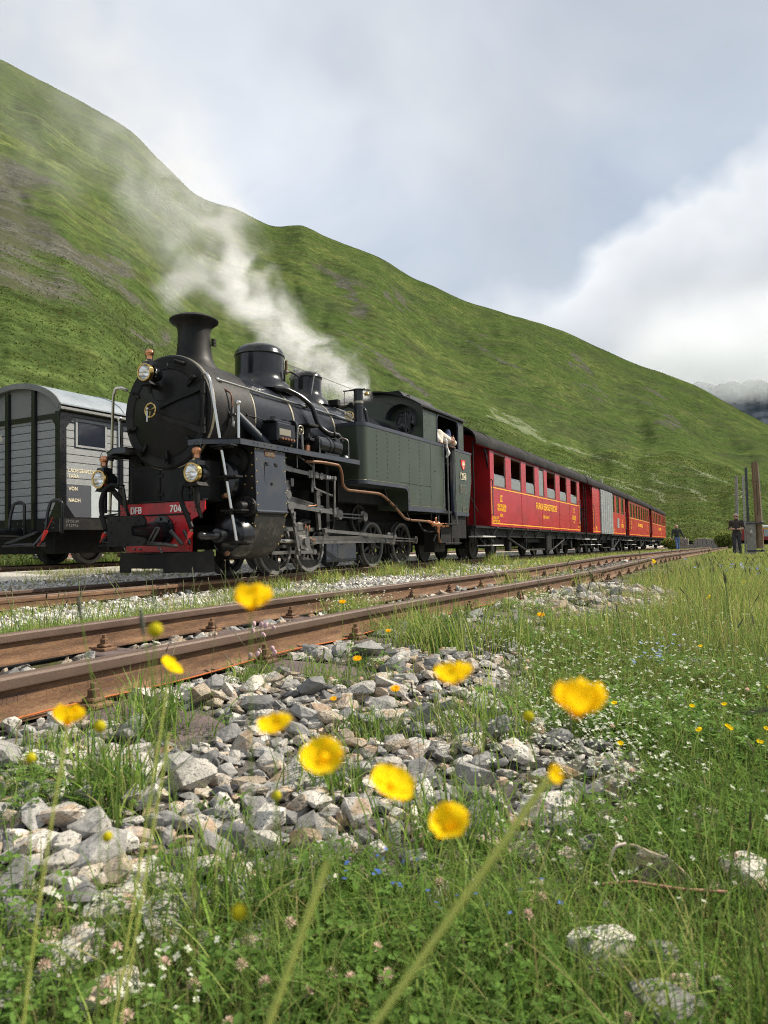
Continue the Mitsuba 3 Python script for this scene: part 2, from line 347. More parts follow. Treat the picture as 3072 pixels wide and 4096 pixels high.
def scree_mask(v):
    az = np.degrees(np.arctan2(v[:, 0], v[:, 1])); r = np.hypot(v[:, 0], v[:, 1]); e = v[:, 2] / r
    wob = v * [1 / 40, 1 / 40, 1 / 22]
    az = az + 4.5 * (meshkit.fbm(wob, 5, 66) - 0.5); e = e + 0.06 * (meshkit.fbm(wob, 5, 67) - 0.5)
    n = meshkit.fbm(v / 30, 5, 61) - 0.5; m = meshkit.fbm(v * [1 / 60, 1 / 60, 1 / 14], 4, 63)
    big = np.clip(1.25 - np.hypot((az + 58.5) / 10, (e - 0.425 + 0.0075 * (az + 58)) / 0.085) + 2.0 * n, 0, 1)
    big2 = np.clip(1.0 - np.hypot((az + 50) / 5, (e - 0.375) / 0.03) + 1.3 * n, 0, 1)
    gul = np.zeros(len(v))
    for a0, e0, a1, e1, w in ((-32.6, 0.395, -29.0, 0.325, 0.9), (-30.5, 0.30, -23.5, 0.205, 0.55), (-27, 0.36, -25.5, 0.33, .5), (-20, .285, -16.5, .24, .5), (-12.0, 0.235, -10.5, 0.19, .6), (-46.2, 0.288, -45.0, 0.284, 0.75), (-6.2, .178, -4.6, .15, .5), (-8.0, .19, -5.5, .17, .35)):
        d = np.array([a1 - a0, (e1 - e0) * 60]); k = np.clip(((az - a0) * d[0] + (e - e0) * 60 * d[1]) / (d @ d), 0, 1)
        dist = np.hypot(az - a0 - k * d[0], (e - e0) * 60 - k * d[1])
        gul = np.maximum(gul, np.clip(1.15 - dist / w + 1.6 * n, 0, 1) * 0.58)
    s = np.maximum(np.maximum(big, big2), gul)
    bloom = np.zeros(len(v))
    for a0, e0, a1, e1 in ((-18.5, 0.175, -3.5, 0.055), (-17, .135, -6, .05), (-15, 0.11, -9, 0.055), (-8, 0.11, -1, 0.06)):
        d = np.array([a1 - a0, (e1 - e0) * 60]); k = np.clip(((az - a0) * d[0] + (e - e0) * 60 * d[1]) / (d @ d), 0, 1)
        dist = np.hypot(az - a0 - k * d[0], (e - e0) * 60 - k * d[1])
        bloom = np.maximum(bloom, np.clip(1 - dist / 0.24 + 1.6 * n, 0, 1))
    return s, bloom
hs, hb = scree_mask(hv)
def hill_color(p, n, uv):
    r = dr.sqrt(p.x * p.x + p.y * p.y)
    big = fbm(p.x / 45, p.y / 45, p.z / 30, 4)
    mid = fbm(p.x / 6, p.y / 6, p.z / 3, 4)
    tuft = fbm(p.x * 0.9, p.y * 0.9, p.z * 1.5, 3)
    fine = noise(p.x * 3.1, p.y * 3.1, p.z * 4)
    g = mix((0.043, 0.068, 0.020), (0.086, 0.116, 0.036), smoothstep(0.25, 0.75, 0.40 * big + 0.35 * mid + 0.25 * tuft))
    g = mix(g, (0.115, 0.132, 0.042), 0.75 * smoothstep(0.52, 0.72, mid * 0.5 + big * 0.5))
    g = mix(g, (0.030, 0.042, 0.018), 0.6 * smoothstep(0.54, 0.74, fbm(p.x / 11 + 31, p.y / 11, p.z / 3.0, 4)))
    g = mix(g, (0.040, 0.060, 0.018), 0.7 * smoothstep(0.52, 0.7, tuft))
    g = mix(g, (0.085, 0.085, 0.042), 0.5 * smoothstep(0.55, 0.78, fbm(p.x / 16 + 9, p.y / 16, p.z / 5, 4)))
    g = mix(g, (0.046, 0.058, 0.028), 0.5 * smoothstep(0.5, 0.68, fbm(p.x / 30 + 71, p.y / 30, p.z / 14, 5)))
    g = g * (0.58 + 0.84 * (0.5 * noise(p.x / 1.3, p.y / 1.3, p.z / 1.0) + 0.5 * noise(p.x / 3.1 + 7, p.y / 3.1, p.z / 2.2)))
    g = g * (0.72 + 0.56 * fine) * (0.8 + 0.4 * noise(p.x * 0.9, p.y * 0.9, p.z * 1.1))
    rock = mix((0.042, 0.041, 0.036), (0.135, 0.130, 0.112), smoothstep(0.2, 0.85, 0.5 * fbm(p.x / 2.5, p.y / 2.5, p.z / 1.2, 4) + 0.5 * fine))
    rock = mix(rock, (0.07, 0.072, 0.045), smoothstep(0.45, 0.7, fbm(p.x / 9, p.y / 9, p.z / 3, 3)))
    sc = smoothstep(0.32, 0.62, uv.x + 0.55 * (mid - 0.5) + 0.4 * (tuft - 0.5))
    sc = sc * (0.62 + 0.6 * fine)
    c = mix(g, rock, dr.minimum(sc, 1))
    return mix(c, (0.40, 0.42, 0.30), 0.30 * smoothstep(0.5, 1.1, uv.y + 1.3 * (tuft - 0.5) + 0.8 * (fine - 0.5)))
scene['mat_hill'] = {'type': 'twosided', 'b': {'type': 'bumpmap', 'arbitrary': proc(lambda p, n, uv: 0.9 * fbm(p.x / 1.7, p.y / 1.7, p.z / 1.2, 4), eps=0.08), 'scale': 1.0,
                     'bsdf': {'type': 'diffuse', 'reflectance': proc(hill_color)}}}
scene['mountainside'] = mikit.ply((hv, hf), 'mat_hill', True, uv=np.stack([hs, hb], -1))
labels['mountainside'] = {'label': 'steep green alpine mountainside with grey scree patches and grassy gullies', 'kind': 'structure'}

# the distant range under the cloud
ma = np.linspace(-9, 9, 160); mt = np.linspace(0, 1, 70)
MA, MT = np.meshgrid(ma, mt, indexing='ij')
mr = 2300 + 900 * MT
mz = -20 + (0.20 * mr + 130 * (meshkit.fbm(np.stack([MA * 0.35, MT * 2, MA * 0], -1), 4, 71) - 0.5)) * MT + 45 * MT * (meshkit.fbm(np.stack([MA * 0.9, MT * 5, MA * 0], -1), 4, 73) - 0.5)
mv = np.stack([mr * np.sin(np.radians(MA)), mr * np.cos(np.radians(MA)), mz], -1).reshape(-1, 3)
hi, hj = np.meshgrid(np.arange(159), np.arange(69), indexing='ij'); ha = (hi * 70 + hj).ravel()
D('mat_far_rock', proc(lambda p, n, uv: mix((0.030, 0.040, 0.050), (0.085, 0.098, 0.115), smoothstep(0.35, 0.68, fbm(p.x / 60, p.y / 60, p.z / 35, 5)))))
scene['distant_mountain'] = mikit.ply((mv, np.vstack([np.stack([ha, ha + 70, ha + 71], -1), np.stack([ha, ha + 71, ha + 1], -1)])), 'mat_far_rock', True)
labels['distant_mountain'] = {'label': 'blue grey rocky mountain far down the valley with its top in cloud', 'kind': 'structure'}

# ------------------------------------------------------------------ rails and sleepers
def rust(p, n, uv):
    a = fbm(p.x * 9, p.y * 5, p.z * 30, 4); b = noise(p.x * 160, p.y * 90, p.z * 160)
    c = mix((0.092, 0.050, 0.027), (0.182, 0.104, 0.056), smoothstep(0.3, 0.7, 0.75 * a + 0.25 * b))
    return mix(c, (0.085, 0.050, 0.040), 0.6 * smoothstep(0.5, 0.75, fbm(p.x * 40, p.y * 11, p.z * 60, 3)))
P('mat_rust', proc(rust), 0.72, specular=0.3)
P('mat_rail_head', proc(lambda p, n, uv: mix((0.075, 0.050, 0.038), (0.135, 0.092, 0.070), fbm(p.x * 120, p.y * 6, 0, 3))), 0.55, metallic=0.1, specular=0.3)
P('mat_sleeper', proc(lambda p, n, uv: mix((0.070, 0.052, 0.050), (0.125, 0.092, 0.085), smoothstep(0.3, 0.75, fbm(p.x * 14, p.y * 14, p.z * 14, 4)))), 0.55, specular=0.4)
D('mat_wire', (0.42, 0.13, 0.05))
RAIL_WEB = [(-.055, 0), (.055, 0), (.055, .008), (.012, .024), (.008, .04), (.008, .098), (.018, .106), (-.018, .106), (-.008, .098), (-.008, .04), (-.012, .024), (-.055, .008)]
RAIL_HEAD = [(-.031, .104), (.031, .104), (.033, .110), (.033, .136), (.026, .1435), (.012, .145), (-.012, .145), (-.026, .1435), (-.033, .136), (-.033, .110)]
def sweep(prof, path):
    """A rail profile (across, up) along a path of (x, y, z of the foot)."""
    path = np.asarray(path, float); t = np.gradient(path, axis=0); t /= np.linalg.norm(t, axis=1, keepdims=True)
    s = np.stack([t[:, 1], -t[:, 0], 0 * t[:, 0]], -1); s /= np.linalg.norm(s, axis=1, keepdims=True)
    pr = np.array(prof); m = len(pr)
    v = (path[:, None] + s[:, None] * pr[None, :, :1] + np.array([0, 0, 1.0]) * pr[None, :, 1:]).reshape(-1, 3); f = []
    for i in range(len(path) - 1):
        for j in range(m):
            j2 = (j + 1) % m
            f += [[i * m + j, i * m + j2, (i + 1) * m + j2], [i * m + j, (i + 1) * m + j2, (i + 1) * m + j]]
    cap = trimesh.creation.triangulate_polygon(shapely.Polygon(pr), engine='earcut')
    if len(cap[0]) == m:
        e = (len(path) - 1) * m
        order = [int(np.argmin(((pr - q) ** 2).sum(1))) for q in cap[0]]
        for a, b, c in cap[1]: f += [[order[a], order[b], order[c]], [e + order[a], e + order[c], e + order[b]]]
    return v, np.array(f)
def rail(parent, xf_, zf_, ys, joints=()):
    """One rail as lengths that butt with a small gap."""
    cuts = [ys[0], *joints, ys[-1]]
    for a, b in zip(cuts[:-1], cuts[1:]):
        yy = np.unique(np.concatenate([[a + 0.004, b - 0.004], ys[(ys > a) & (ys < b)]]))
        path = np.stack([xf_(yy), yy, zf_(yy)], -1)
        r = part(parent, 'rail', sweep(RAIL_WEB, path), 'mat_rust', 25)
        put(r + '__head', sweep(RAIL_HEAD, path), 'mat_rail_head', 25)
def clip_bolt(x, y, z):
    m = [box(x - .05, x + .05, y - .045, y + .045, z, z + .018, .004), box(x - .03, x + .03, y - .03, y + .03, z + .018, z + .036, .006)]
    m.append(rev([(.022, .036), (.022, .062), (.012, .066), (.012, .084)], (x, y, z), (0, 0, 1), 6))
    return m
def sleeper_mesh(cx, y, z, half=1.03):
    """A trough-shaped steel sleeper with ends that slope into the ballast."""
    xs = [-half - .16, -half, -half * .55, half * .55, half, half + .16]; zs = [-.10, -.012, 0, 0, -.012, -.10]; wd = [.17, .13, .12, .12, .13, .17]
    prof = [(-1.3, -.10), (-1, -.012), (-.8, 0), (.8, 0), (1, -.012), (1.3, -.10)]
    v = np.array([[cx + a, y + w * p, z + b + q * (1 if 0 < i < 5 else .35)] for i, (a, b, w) in enumerate(zip(xs, zs, wd)) for p, q in prof]); f = []
    for i in range(5):
        for j in range(5): a = i * 6 + j; f += [[a, a + 6, a + 7], [a, a + 7, a + 1]]
    return v, np.array(f)

labels['near_track'] = {'label': 'rusty siding track nearest the camera on purple brown steel sleepers', 'category': 'railway track'}
nz = lambda y: -0.545 + fall(y) + 0.0 * y
ys = np.concatenate([np.arange(-1.5, 14, .5), np.arange(14, 60, 2.0)])
rail('near_track', lambda y: xN(y) + .53, nz, ys, (9.15, 21.0))
rail('near_track', lambda y: xN(y) - .53, nz, ys, (9.10, 21.0))
sy = [0.83, 1.725, 2.69, 3.53, 4.36, 5.16, 6.2] + [7.0 + .82 * k for k in range(16)]
for y in [-.02, *sy]:
    c = float(xN(y)); z = float(nz(y)); part('near_track', 'sleeper', sleeper_mesh(c, y, z - .002), 'mat_sleeper', 40)
    for s in (-1, 1):
        for q in (-1, 1): part('near_track', 'rail_clip', clip_bolt(c + s * .53 + q * .088, y, z - .004), 'mat_rust', 30)
# bonding wire at the foot of the near rail
wy = np.arange(0.6, 6.5, .12)
part('near_track', 'bonding_wire', tube(np.stack([xN(wy) + .53 + .062, wy, nz(wy) + .012 + .006 * np.sin(wy * 5)], -1), .0035, 5), 'mat_wire', True)
ly = 1.36
part('near_track', 'rail_lettering', text('H.WENDEL-1950-TK', .028, (float(xN(1.3)) + .5375, 1.28, -.545 + .052), (0, 1, 0), (0, 0, 1), .0014, False, 1.35), 'mat_rust', False)
# fishplates at the joint
for s in (-1, 1):
    y0 = 9.15 if s > 0 else 9.10; c = float(xN(9.1)) + s * .53
    part('near_track', 'fishplate', [box(c + .009, c + .026, y0 - .3, y0 + .3, -.512, -.442, .004)] + [disc((c + .03, y0 + q, -.478), (1, 0, 0), .017, .02, 6) for q in (-.22, -.09, .09, .22)], 'mat_rust', 30)

labels['train_track'] = {'label': 'rusty railway track that the steam train stands on', 'category': 'railway track'}
tz = lambda y: -0.497 - .145 + fall(y)
ys = np.concatenate([np.arange(-4, 20, 2.0), np.arange(20, 130, 5.0)])
for s in (-1, 1): rail('train_track', lambda y, s=s: xL(y) + s * .53, tz, ys, (18.0, 36.0, 54.0))
part('train_track', 'check_rail', sweep(RAIL_HEAD, [(-8.0 + .09 + 1.06 - .19 * 0 + .10, 2.0, -.648), (-6.85, 9.2, -.648)]), 'mat_rust', 25)
for k in range(46):
    y = -2 + .8 * k; c = float(xL(y)); part('train_track', 'sleeper', sleeper_mesh(c, y, float(tz(y)) - .012), 'mat_sleeper', 40)
labels['wagon_track'] = {'label': 'rusty railway track under the grey goods wagon', 'category': 'railway track'}
wz = lambda y: -0.33 - .145 + fall(y)
ys = np.arange(2, 60, 3.0)
for s in (-1, 1): rail('wagon_track', lambda y, s=s: -12.95 + s * .53 + 0 * y, wz, ys)
for k in range(30): part('wagon_track', 'sleeper', sleeper_mesh(-12.95, 4 + .8 * k, float(wz(4)) - .02), 'mat_sleeper', 40)

# ------------------------------------------------------------------ stones
def stone_shape(rng, n=15, flat=.62):
    q = rng.normal(size=(n, 3)); q /= np.linalg.norm(q, axis=1, keepdims=True)
    q = np.sign(q) * np.abs(q) ** .78 * rng.uniform(.86, 1.05, (n, 1))
    q = q * [.5 * rng.uniform(.85, 1.15), .5 * rng.uniform(.6, .85), .5 * flat * rng.uniform(.75, 1.15)]
    h = trimesh.convex.convex_hull(q)
    h = trimesh.Trimesh(h.vertices - (h.vertices.max(0) + h.vertices.min(0)) / 2, h.faces, process=False)
    return np.asarray(h.vertices), np.asarray(h.faces)
rs = np.random.default_rng(11)
SH_BIG = [stone_shape(rs, 20, .46) for _ in range(40)]
SH_SMALL = [stone_shape(rs, 9, .7) for _ in range(30)]
def tilt(rng, amt=.45):
    a = rng.uniform(0, 2 * np.pi); r = rz(a) @ rx(rng.normal(0, amt)) @ ry(rng.normal(0, amt))
    return r
def stone_color(p, n, uv):
    k = uv.x; rnd = uv.y
    grey = mix((0.13, 0.13, 0.13), (0.32, 0.31, 0.29), rnd)
    pale = mix((0.33, 0.31, 0.275), (0.54, 0.515, 0.46), rnd)
    warm = mix((0.28, 0.23, 0.17), (0.42, 0.37, 0.30), rnd)
    a = fbm(p.x * 45, p.y * 45, p.z * 45, 3); b = noise(p.x * 260, p.y * 260, p.z * 260)
    c = dr.select(k < 0.40, grey, dr.select(k < 0.82, pale, dr.select(k < 1.1, warm, mix((0.46, 0.45, 0.42), (0.66, 0.64, 0.60), rnd))))
    spk = smoothstep(0.60, 0.80, b) * smoothstep(0.35, 0.6, a + 0.15) * dr.select(k < 0.40, 0.35, 0.85)
    c = mix(c, (0.09, 0.088, 0.085), spk)
    c = c * (0.72 + 0.56 * a)
    st = smoothstep(0.52, 0.72, fbm(p.x * 16 + 40 * rnd, p.y * 16, p.z * 16, 3)) * smoothstep(0.35, 0.5, k) * dr.select(k > 1.1, 0.15, 1.0)
    return mix(c, (0.34, 0.20, 0.10), 0.55 * st)
scene['mat_stone'] = {'type': 'twosided', 'b': {'type': 'bumpmap', 'arbitrary': proc(lambda p, n, uv: 0.006 * fbm(p.x * 70, p.y * 70, p.z * 70, 3), eps=0.003), 'scale': 1.0,
                      'bsdf': {'type': 'diffuse', 'reflectance': proc(stone_color)}}}
def place_stones(x, y, size, shapes, rng, sink=.25, kinds=None, tiltamt=.4):
    out = []
    z = G(x, y)
    for i in range(len(x)):
        v, f = shapes[rng.integers(len(shapes))]
        v = (v * size[i]) @ tilt(rng, tiltamt).T
        h = v[:, 2].max() - v[:, 2].min()
        v = v + [x[i], y[i], z[i] + h * (.5 - sink)]
        k = rng.random() if kinds is None else kinds(rng)
        out.append((v, f, np.tile([k, rng.random()], (len(v), 1))))
    return out
def stone_mesh(key, lst):
    m = cat([(a[0], a[1]) for a in lst])
    scene[key] = mikit.ply(m, 'mat_stone', False, uv=np.vstack([a[2] for a in lst]))
def jitter(x0, x1, y0, y1, step, rng, grow=0):
    """Jittered points whose spacing grows with y."""
    out = []; y = y0
    while y < y1:
        s = step * (1 + grow * max(y - 1, 0)); xs = np.arange(x0, x1, s)
        out.append(np.stack([xs + rng.uniform(-.5, .5, len(xs)) * s, np.full(len(xs), y) + rng.uniform(-.5, .5, len(xs)) * s], -1)); y += s
    return np.vstack(out)
labels['ballast'] = {'label': 'grey track ballast of broken stones spilling towards the meadow', 'kind': 'structure'}
def visible(x, y, margin=.06):
    c = np.stack([x, y, -.65 + 0 * x], -1) @ np.stack([_r0 * math.cos(ROLL) - np.cross(_r0, _f) * math.sin(ROLL), _u, _f]).T
    return (c[:, 2] > .3) & (np.abs(c[:, 0] / np.maximum(c[:, 2], .1)) < .541 + margin) & (np.abs(c[:, 1] / np.maximum(c[:, 2], .1)) < .721 + margin + .08)
# the foreground heap and the shoulder of the near track
pts = jitter(-2.3, .6, .25, 9, .041, rs, .14); pts = pts[visible(pts[:, 0], pts[:, 1])]
e = stone_edge(pts[:, 1]); pr = np.clip((e + .16 - pts[:, 0]) / .22, 0.0, 1); pr = np.maximum(pr, np.clip(.75 - grassiness(pts[:, 0], pts[:, 1]), .10, .7) * (pts[:, 0] < .4) * (pts[:, 1] > 1.1))
keep = (rs.random(len(pts)) < pr) & ~((np.abs(pts[:, 0] - xN(pts[:, 1]) - .53) < .075)) & ~((np.min(np.abs(pts[:, 1:2] - np.array(sy)[None]), axis=1) < .15) & (pts[:, 0] - xN(pts[:, 1]) < 1.18))
pts = pts[keep]
size = .045 * (1 + .10 * np.maximum(pts[:, 1] - 1, 0)).clip(1, 1.25) * np.exp(rs.normal(.08, .38, len(pts)))
kind_ballast = lambda g: g.choice([.2, .6, .9], p=[.44, .40, .16]) + g.uniform(-.08, .08)
heap = place_stones(pts[:, 0], pts[:, 1], size, SH_BIG, rs, .22, kind_ballast, .32)
# a second, upper layer
p2 = jitter(-2.0, -.45, .3, 5, .072, rs, .06); p2 = p2[visible(p2[:, 0], p2[:, 1])]; p2 = p2[(p2[:, 0] < stone_edge(p2[:, 1]) - .05) & (rs.random(len(p2)) < .75) & ~((np.min(np.abs(p2[:, 1:2] - np.array(sy)[None]), axis=1) < .16) & (p2[:, 0] - xN(p2[:, 1]) < 1.2))]
up = place_stones(p2[:, 0], p2[:, 1], .058 * np.exp(rs.normal(.0, .40, len(p2))), SH_BIG, rs, -.10, kind_ballast, .28)
heap = heap + up
bx_, by_ = np.array([-1.22, -1.12, -1.05, -1.18, -1.00, -1.10, -.94, -1.30, -1.02, -1.40, -.90, -1.26]), np.array([.86, .80, .92, 1.00, .82, .70, .94, 1.08, .70, 1.18, .78, .72])
heap = heap + place_stones(bx_, by_, rs.uniform(.085, .135, 12), SH_BIG, rs, .25, kind_ballast, .3)
apparent = np.array([np.ptp(a[0], axis=0).max() / np.linalg.norm(a[0].mean(0)) for a in heap]); order = np.argsort(-apparent)
for i in order[:300]: stone_mesh(sub('ballast', 'stone'), [heap[i]])
rest = [heap[i] for i in order[300:]]
# between and beside the rails
pts = jitter(-3.9, -1.6, .4, 17, .085, rs, .05); pts = pts[visible(pts[:, 0], pts[:, 1])]
u = pts[:, 0] - xN(pts[:, 1]); near_sl = np.min(np.abs(pts[:, 1:2] - np.array(sy)[None]), axis=1) < .12
ok = (np.abs(np.abs(u) - .53) > .08) & ~(near_sl & (np.abs(u) < 1.12)) & (u < .48)
pts = pts[ok]
rest += place_stones(pts[:, 0], pts[:, 1], .075 * np.exp(rs.normal(0, .3, len(pts))), SH_BIG[:20], rs, .3, lambda g: g.choice([.2, .6, .9], p=[.25, .4, .35]) + g.uniform(-.08, .08))
stone_mesh('ballast__loose_stones', rest); labels['ballast__loose_stones'] = {'kind': 'stuff'}
# pale crushed limestone
pts = jitter(-10.5, -3.75, 1.0, 34, .075, rs, .035); pts = pts[visible(pts[:, 0], pts[:, 1], .03)]
pts = pts[(rs.random(len(pts)) < .9 - .75 * grassiness(pts[:, 0], pts[:, 1])) & (np.abs(np.abs(pts[:, 0] + 7.48) - .53) > .09)]
fl = place_stones(pts[:, 0], pts[:, 1], .055 * (1 + .02 * pts[:, 1]) * np.exp(rs.normal(0, .3, len(pts))), SH_SMALL, rs, .25, lambda g: g.choice([.2, 1.3, .9], p=[.05, .88, .07]) + g.uniform(-.08, .08))
stone_mesh('crushed_limestone', fl)
labels['crushed_limestone'] = {'label': 'pale crushed limestone between the tracks', 'kind': 'stuff'}
# far ballast by the siding and stones showing through the grass
pts = np.stack([rs.uniform(-1.85, -.75, 1500), rs.uniform(5.4, 8.8, 1500)], -1); pts = pts[~((np.min(np.abs(pts[:, 1:2] - np.array(sy)[None]), axis=1) < .15) & (pts[:, 0] < -1.2))]
stone_mesh('ballast__shoulder_stones', place_stones(pts[:, 0], pts[:, 1], .08 * np.exp(rs.normal(0, .35, len(pts))), SH_BIG[:20], rs, .2, lambda g: g.choice([.2, .6, .9], p=[.15, .6, .25]) + g.uniform(-.08, .08)))
labels['ballast__shoulder_stones'] = {'kind': 'stuff'}
# single rocks that lie in the meadow
for x, y, s, r, k, rnd, lab in ((-.245, 1.22, .135, .9, .62, .9, 'pale pointed rock standing in the grass near the bottom edge'), (-.20, 1.56, .155, .2, .88, .45, 'flat topped brown rock in the grass beside a fallen twig'),
                                (-.04, 1.62, .13, 2.0, .6, .7, 'rounded pale rock half hidden in grass right of the brown rock'), (-.13, 1.90, .12, 1.1, .63, .35, 'grey rock in the grass behind the brown rock'),
                                (.10, 1.98, .15, .4, .2, .9, 'long grey rock in the grass at the right edge'), (-.50, 1.83, .17, .5, .6, .6, 'broad pale grey rock at the edge of the stones under the white flowers')):
    v, f = SH_BIG[int(7 * rnd + 3 * s * 100) % 40]; v = v * s * [1, 1, 1.25] @ rz(r).T
    k_ = thing('rock', lab, 'rock')
    v = v + [x, y, float(G(x, y)) + .30 * (v[:, 2].max() - v[:, 2].min())]
    m = trimesh.remesh.subdivide(v, f)
    v2 = m[0] + .05 * s * (meshkit.noise(m[0] * 60, 3)[:, None] - .5) * [1, 1, 1]
    scene[k_] = mikit.ply((v2, m[1]), 'mat_stone', False, uv=np.tile([k, rnd], (len(v2), 1)))

# ------------------------------------------------------------------ grass and flowers
scene['mat_grass'] = {'type': 'principledthin', 'base_color': {'type': 'mesh_attribute', 'name': 'vertex_color'}, 'roughness': 0.55, 'diff_trans': 0.9, 'spec_trans': 0.0}
GREENS = np.array([(.17, .27, .06), (.23, .33, .075), (.13, .22, .06), (.34, .38, .13), (.26, .30, .12), (.18, .25, .10)])
DRY = np.array([(.36, .30, .16), (.28, .23, .13), (.34, .27, .15)])
rg = np.random.default_rng(23)
def blades(x, y, z, h, w, rng, curve=.45, dry=.08, segs=2, tint=1.0, lean=None):
    """Grass blades: flat tapering strips, each bent to its own side. Returns vertices, faces, colours."""
    n = len(x); a = rng.uniform(0, 2 * np.pi, n); b = a + rng.normal(np.pi / 2, .7, n)
    cu = curve * rng.gamma(2.0, .5, n) * h
    dirx, diry = np.cos(a) * cu, np.sin(a) * cu
    if lean is not None: dirx = dirx + lean[0] * h; diry = diry + lean[1] * h
    ts = np.linspace(0, 1, segs + 1); rows = []
    for t in ts[:-1]:
        cx, cy, cz = x + dirx * t ** 1.8, y + diry * t ** 1.8, z + h * (t - .28 * t * t * np.minimum(cu / h, 1.4))
        ww = w * (1 - .55 * t) / 2
        rows.append(np.stack([cx - np.cos(b) * ww, cy - np.sin(b) * ww, cz], -1)); rows.append(np.stack([cx + np.cos(b) * ww, cy + np.sin(b) * ww, cz], -1))
    rows.append(np.stack([x + dirx, y + diry, z + h * (1 - .28 * np.minimum(cu / h, 1.4))], -1))
    m = len(rows); v = np.stack(rows, 1).reshape(-1, 3); base = np.arange(n)[:, None] * m; f = []
    for s in range(segs - 1): f += [base + [2 * s, 2 * s + 1, 2 * s + 3], base + [2 * s, 2 * s + 3, 2 * s + 2]]
    f.append(base + [2 * segs - 2, 2 * segs - 1, 2 * segs])
    pal = np.where(rng.random(n)[:, None] < dry, DRY[rng.integers(len(DRY), size=n)], GREENS[rng.integers(len(GREENS), size=n)])
    big = meshkit.fbm(np.stack([x, y, 0 * x], -1) * .8, 3, 81)[:, None]
    pal = pal * rng.uniform(.7, 1.4, (n, 1)) * (1 + .5 * (big - .5)) * tint
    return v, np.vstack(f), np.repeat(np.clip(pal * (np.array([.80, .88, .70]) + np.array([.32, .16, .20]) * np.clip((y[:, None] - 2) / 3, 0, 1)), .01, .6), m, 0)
def join(bl):
    n = 0; V, F, C = [], [], []
    for v, f, c in bl: V.append(v); F.append(f + n); C.append(c); n += len(v)
    return np.vstack(V), np.vstack(F), np.vstack(C)
def sow(n, x0, x1, y0, y1, rng, power=1.0, thr=None):
    x = rng.uniform(x0, x1, n); y = y0 + (y1 - y0) * rng.random(n) ** power
    k = visible(x, y, .05); x, y = x[k], y[k]
    g = grassiness(x, y); k = rng.random(len(x)) < g
    return x[k], y[k]
bl = []
# foreground turf: short and dense, then longer blades
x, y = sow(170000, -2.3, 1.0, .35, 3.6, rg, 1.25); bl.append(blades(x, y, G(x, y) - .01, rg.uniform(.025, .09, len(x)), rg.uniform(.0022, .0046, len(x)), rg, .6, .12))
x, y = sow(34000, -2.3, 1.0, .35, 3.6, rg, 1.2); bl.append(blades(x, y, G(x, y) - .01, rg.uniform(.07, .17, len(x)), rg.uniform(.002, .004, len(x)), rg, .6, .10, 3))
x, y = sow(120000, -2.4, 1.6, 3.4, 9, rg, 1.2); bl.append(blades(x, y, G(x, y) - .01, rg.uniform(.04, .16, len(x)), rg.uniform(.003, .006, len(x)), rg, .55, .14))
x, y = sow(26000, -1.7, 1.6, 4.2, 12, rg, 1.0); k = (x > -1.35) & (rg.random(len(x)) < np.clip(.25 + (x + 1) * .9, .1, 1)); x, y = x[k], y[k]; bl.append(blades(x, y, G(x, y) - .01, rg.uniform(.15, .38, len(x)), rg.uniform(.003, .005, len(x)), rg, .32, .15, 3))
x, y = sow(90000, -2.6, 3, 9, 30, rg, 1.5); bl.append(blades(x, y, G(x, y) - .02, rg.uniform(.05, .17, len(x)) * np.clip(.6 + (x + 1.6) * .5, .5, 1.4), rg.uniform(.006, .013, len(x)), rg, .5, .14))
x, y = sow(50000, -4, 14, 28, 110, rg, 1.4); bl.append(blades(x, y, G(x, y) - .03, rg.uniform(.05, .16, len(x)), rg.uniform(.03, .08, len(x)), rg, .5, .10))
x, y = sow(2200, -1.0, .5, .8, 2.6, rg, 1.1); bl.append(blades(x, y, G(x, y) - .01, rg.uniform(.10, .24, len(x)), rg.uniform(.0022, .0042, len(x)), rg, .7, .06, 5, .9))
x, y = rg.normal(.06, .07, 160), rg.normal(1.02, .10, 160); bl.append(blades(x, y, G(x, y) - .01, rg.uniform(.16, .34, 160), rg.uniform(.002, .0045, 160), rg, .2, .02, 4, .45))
# between the tracks
x, y = sow(110000, -6.6, -3.55, 1.8, 12, rg, 1.2); bl.append(blades(x, y, G(x, y) - .01, rg.uniform(.04, .16, len(x)), rg.uniform(.005, .009, len(x)), rg, .5, .12))
x, y = sow(40000, -6.8, -3.4, 11, 60, rg, 1.6); bl.append(blades(x, y, G(x, y) - .01, rg.uniform(.06, .22, len(x)), rg.uniform(.012, .03, len(x)), rg, .5, .12))
x, y = sow(30000, -11.4, -8.4, 4, 30, rg, 1.2); bl.append(blades(x, y, G(x, y) - .01, rg.uniform(.04, .16, len(x)), rg.uniform(.008, .014, len(x)), rg, .5, .12))
x, y = sow(60000, -26, -14, 8, 40, rg, 1.0); bl.append(blades(x, y, G(x, y) - .02, rg.uniform(.10, .35, len(x)), rg.uniform(.02, .045, len(x)), rg, .5, .05))
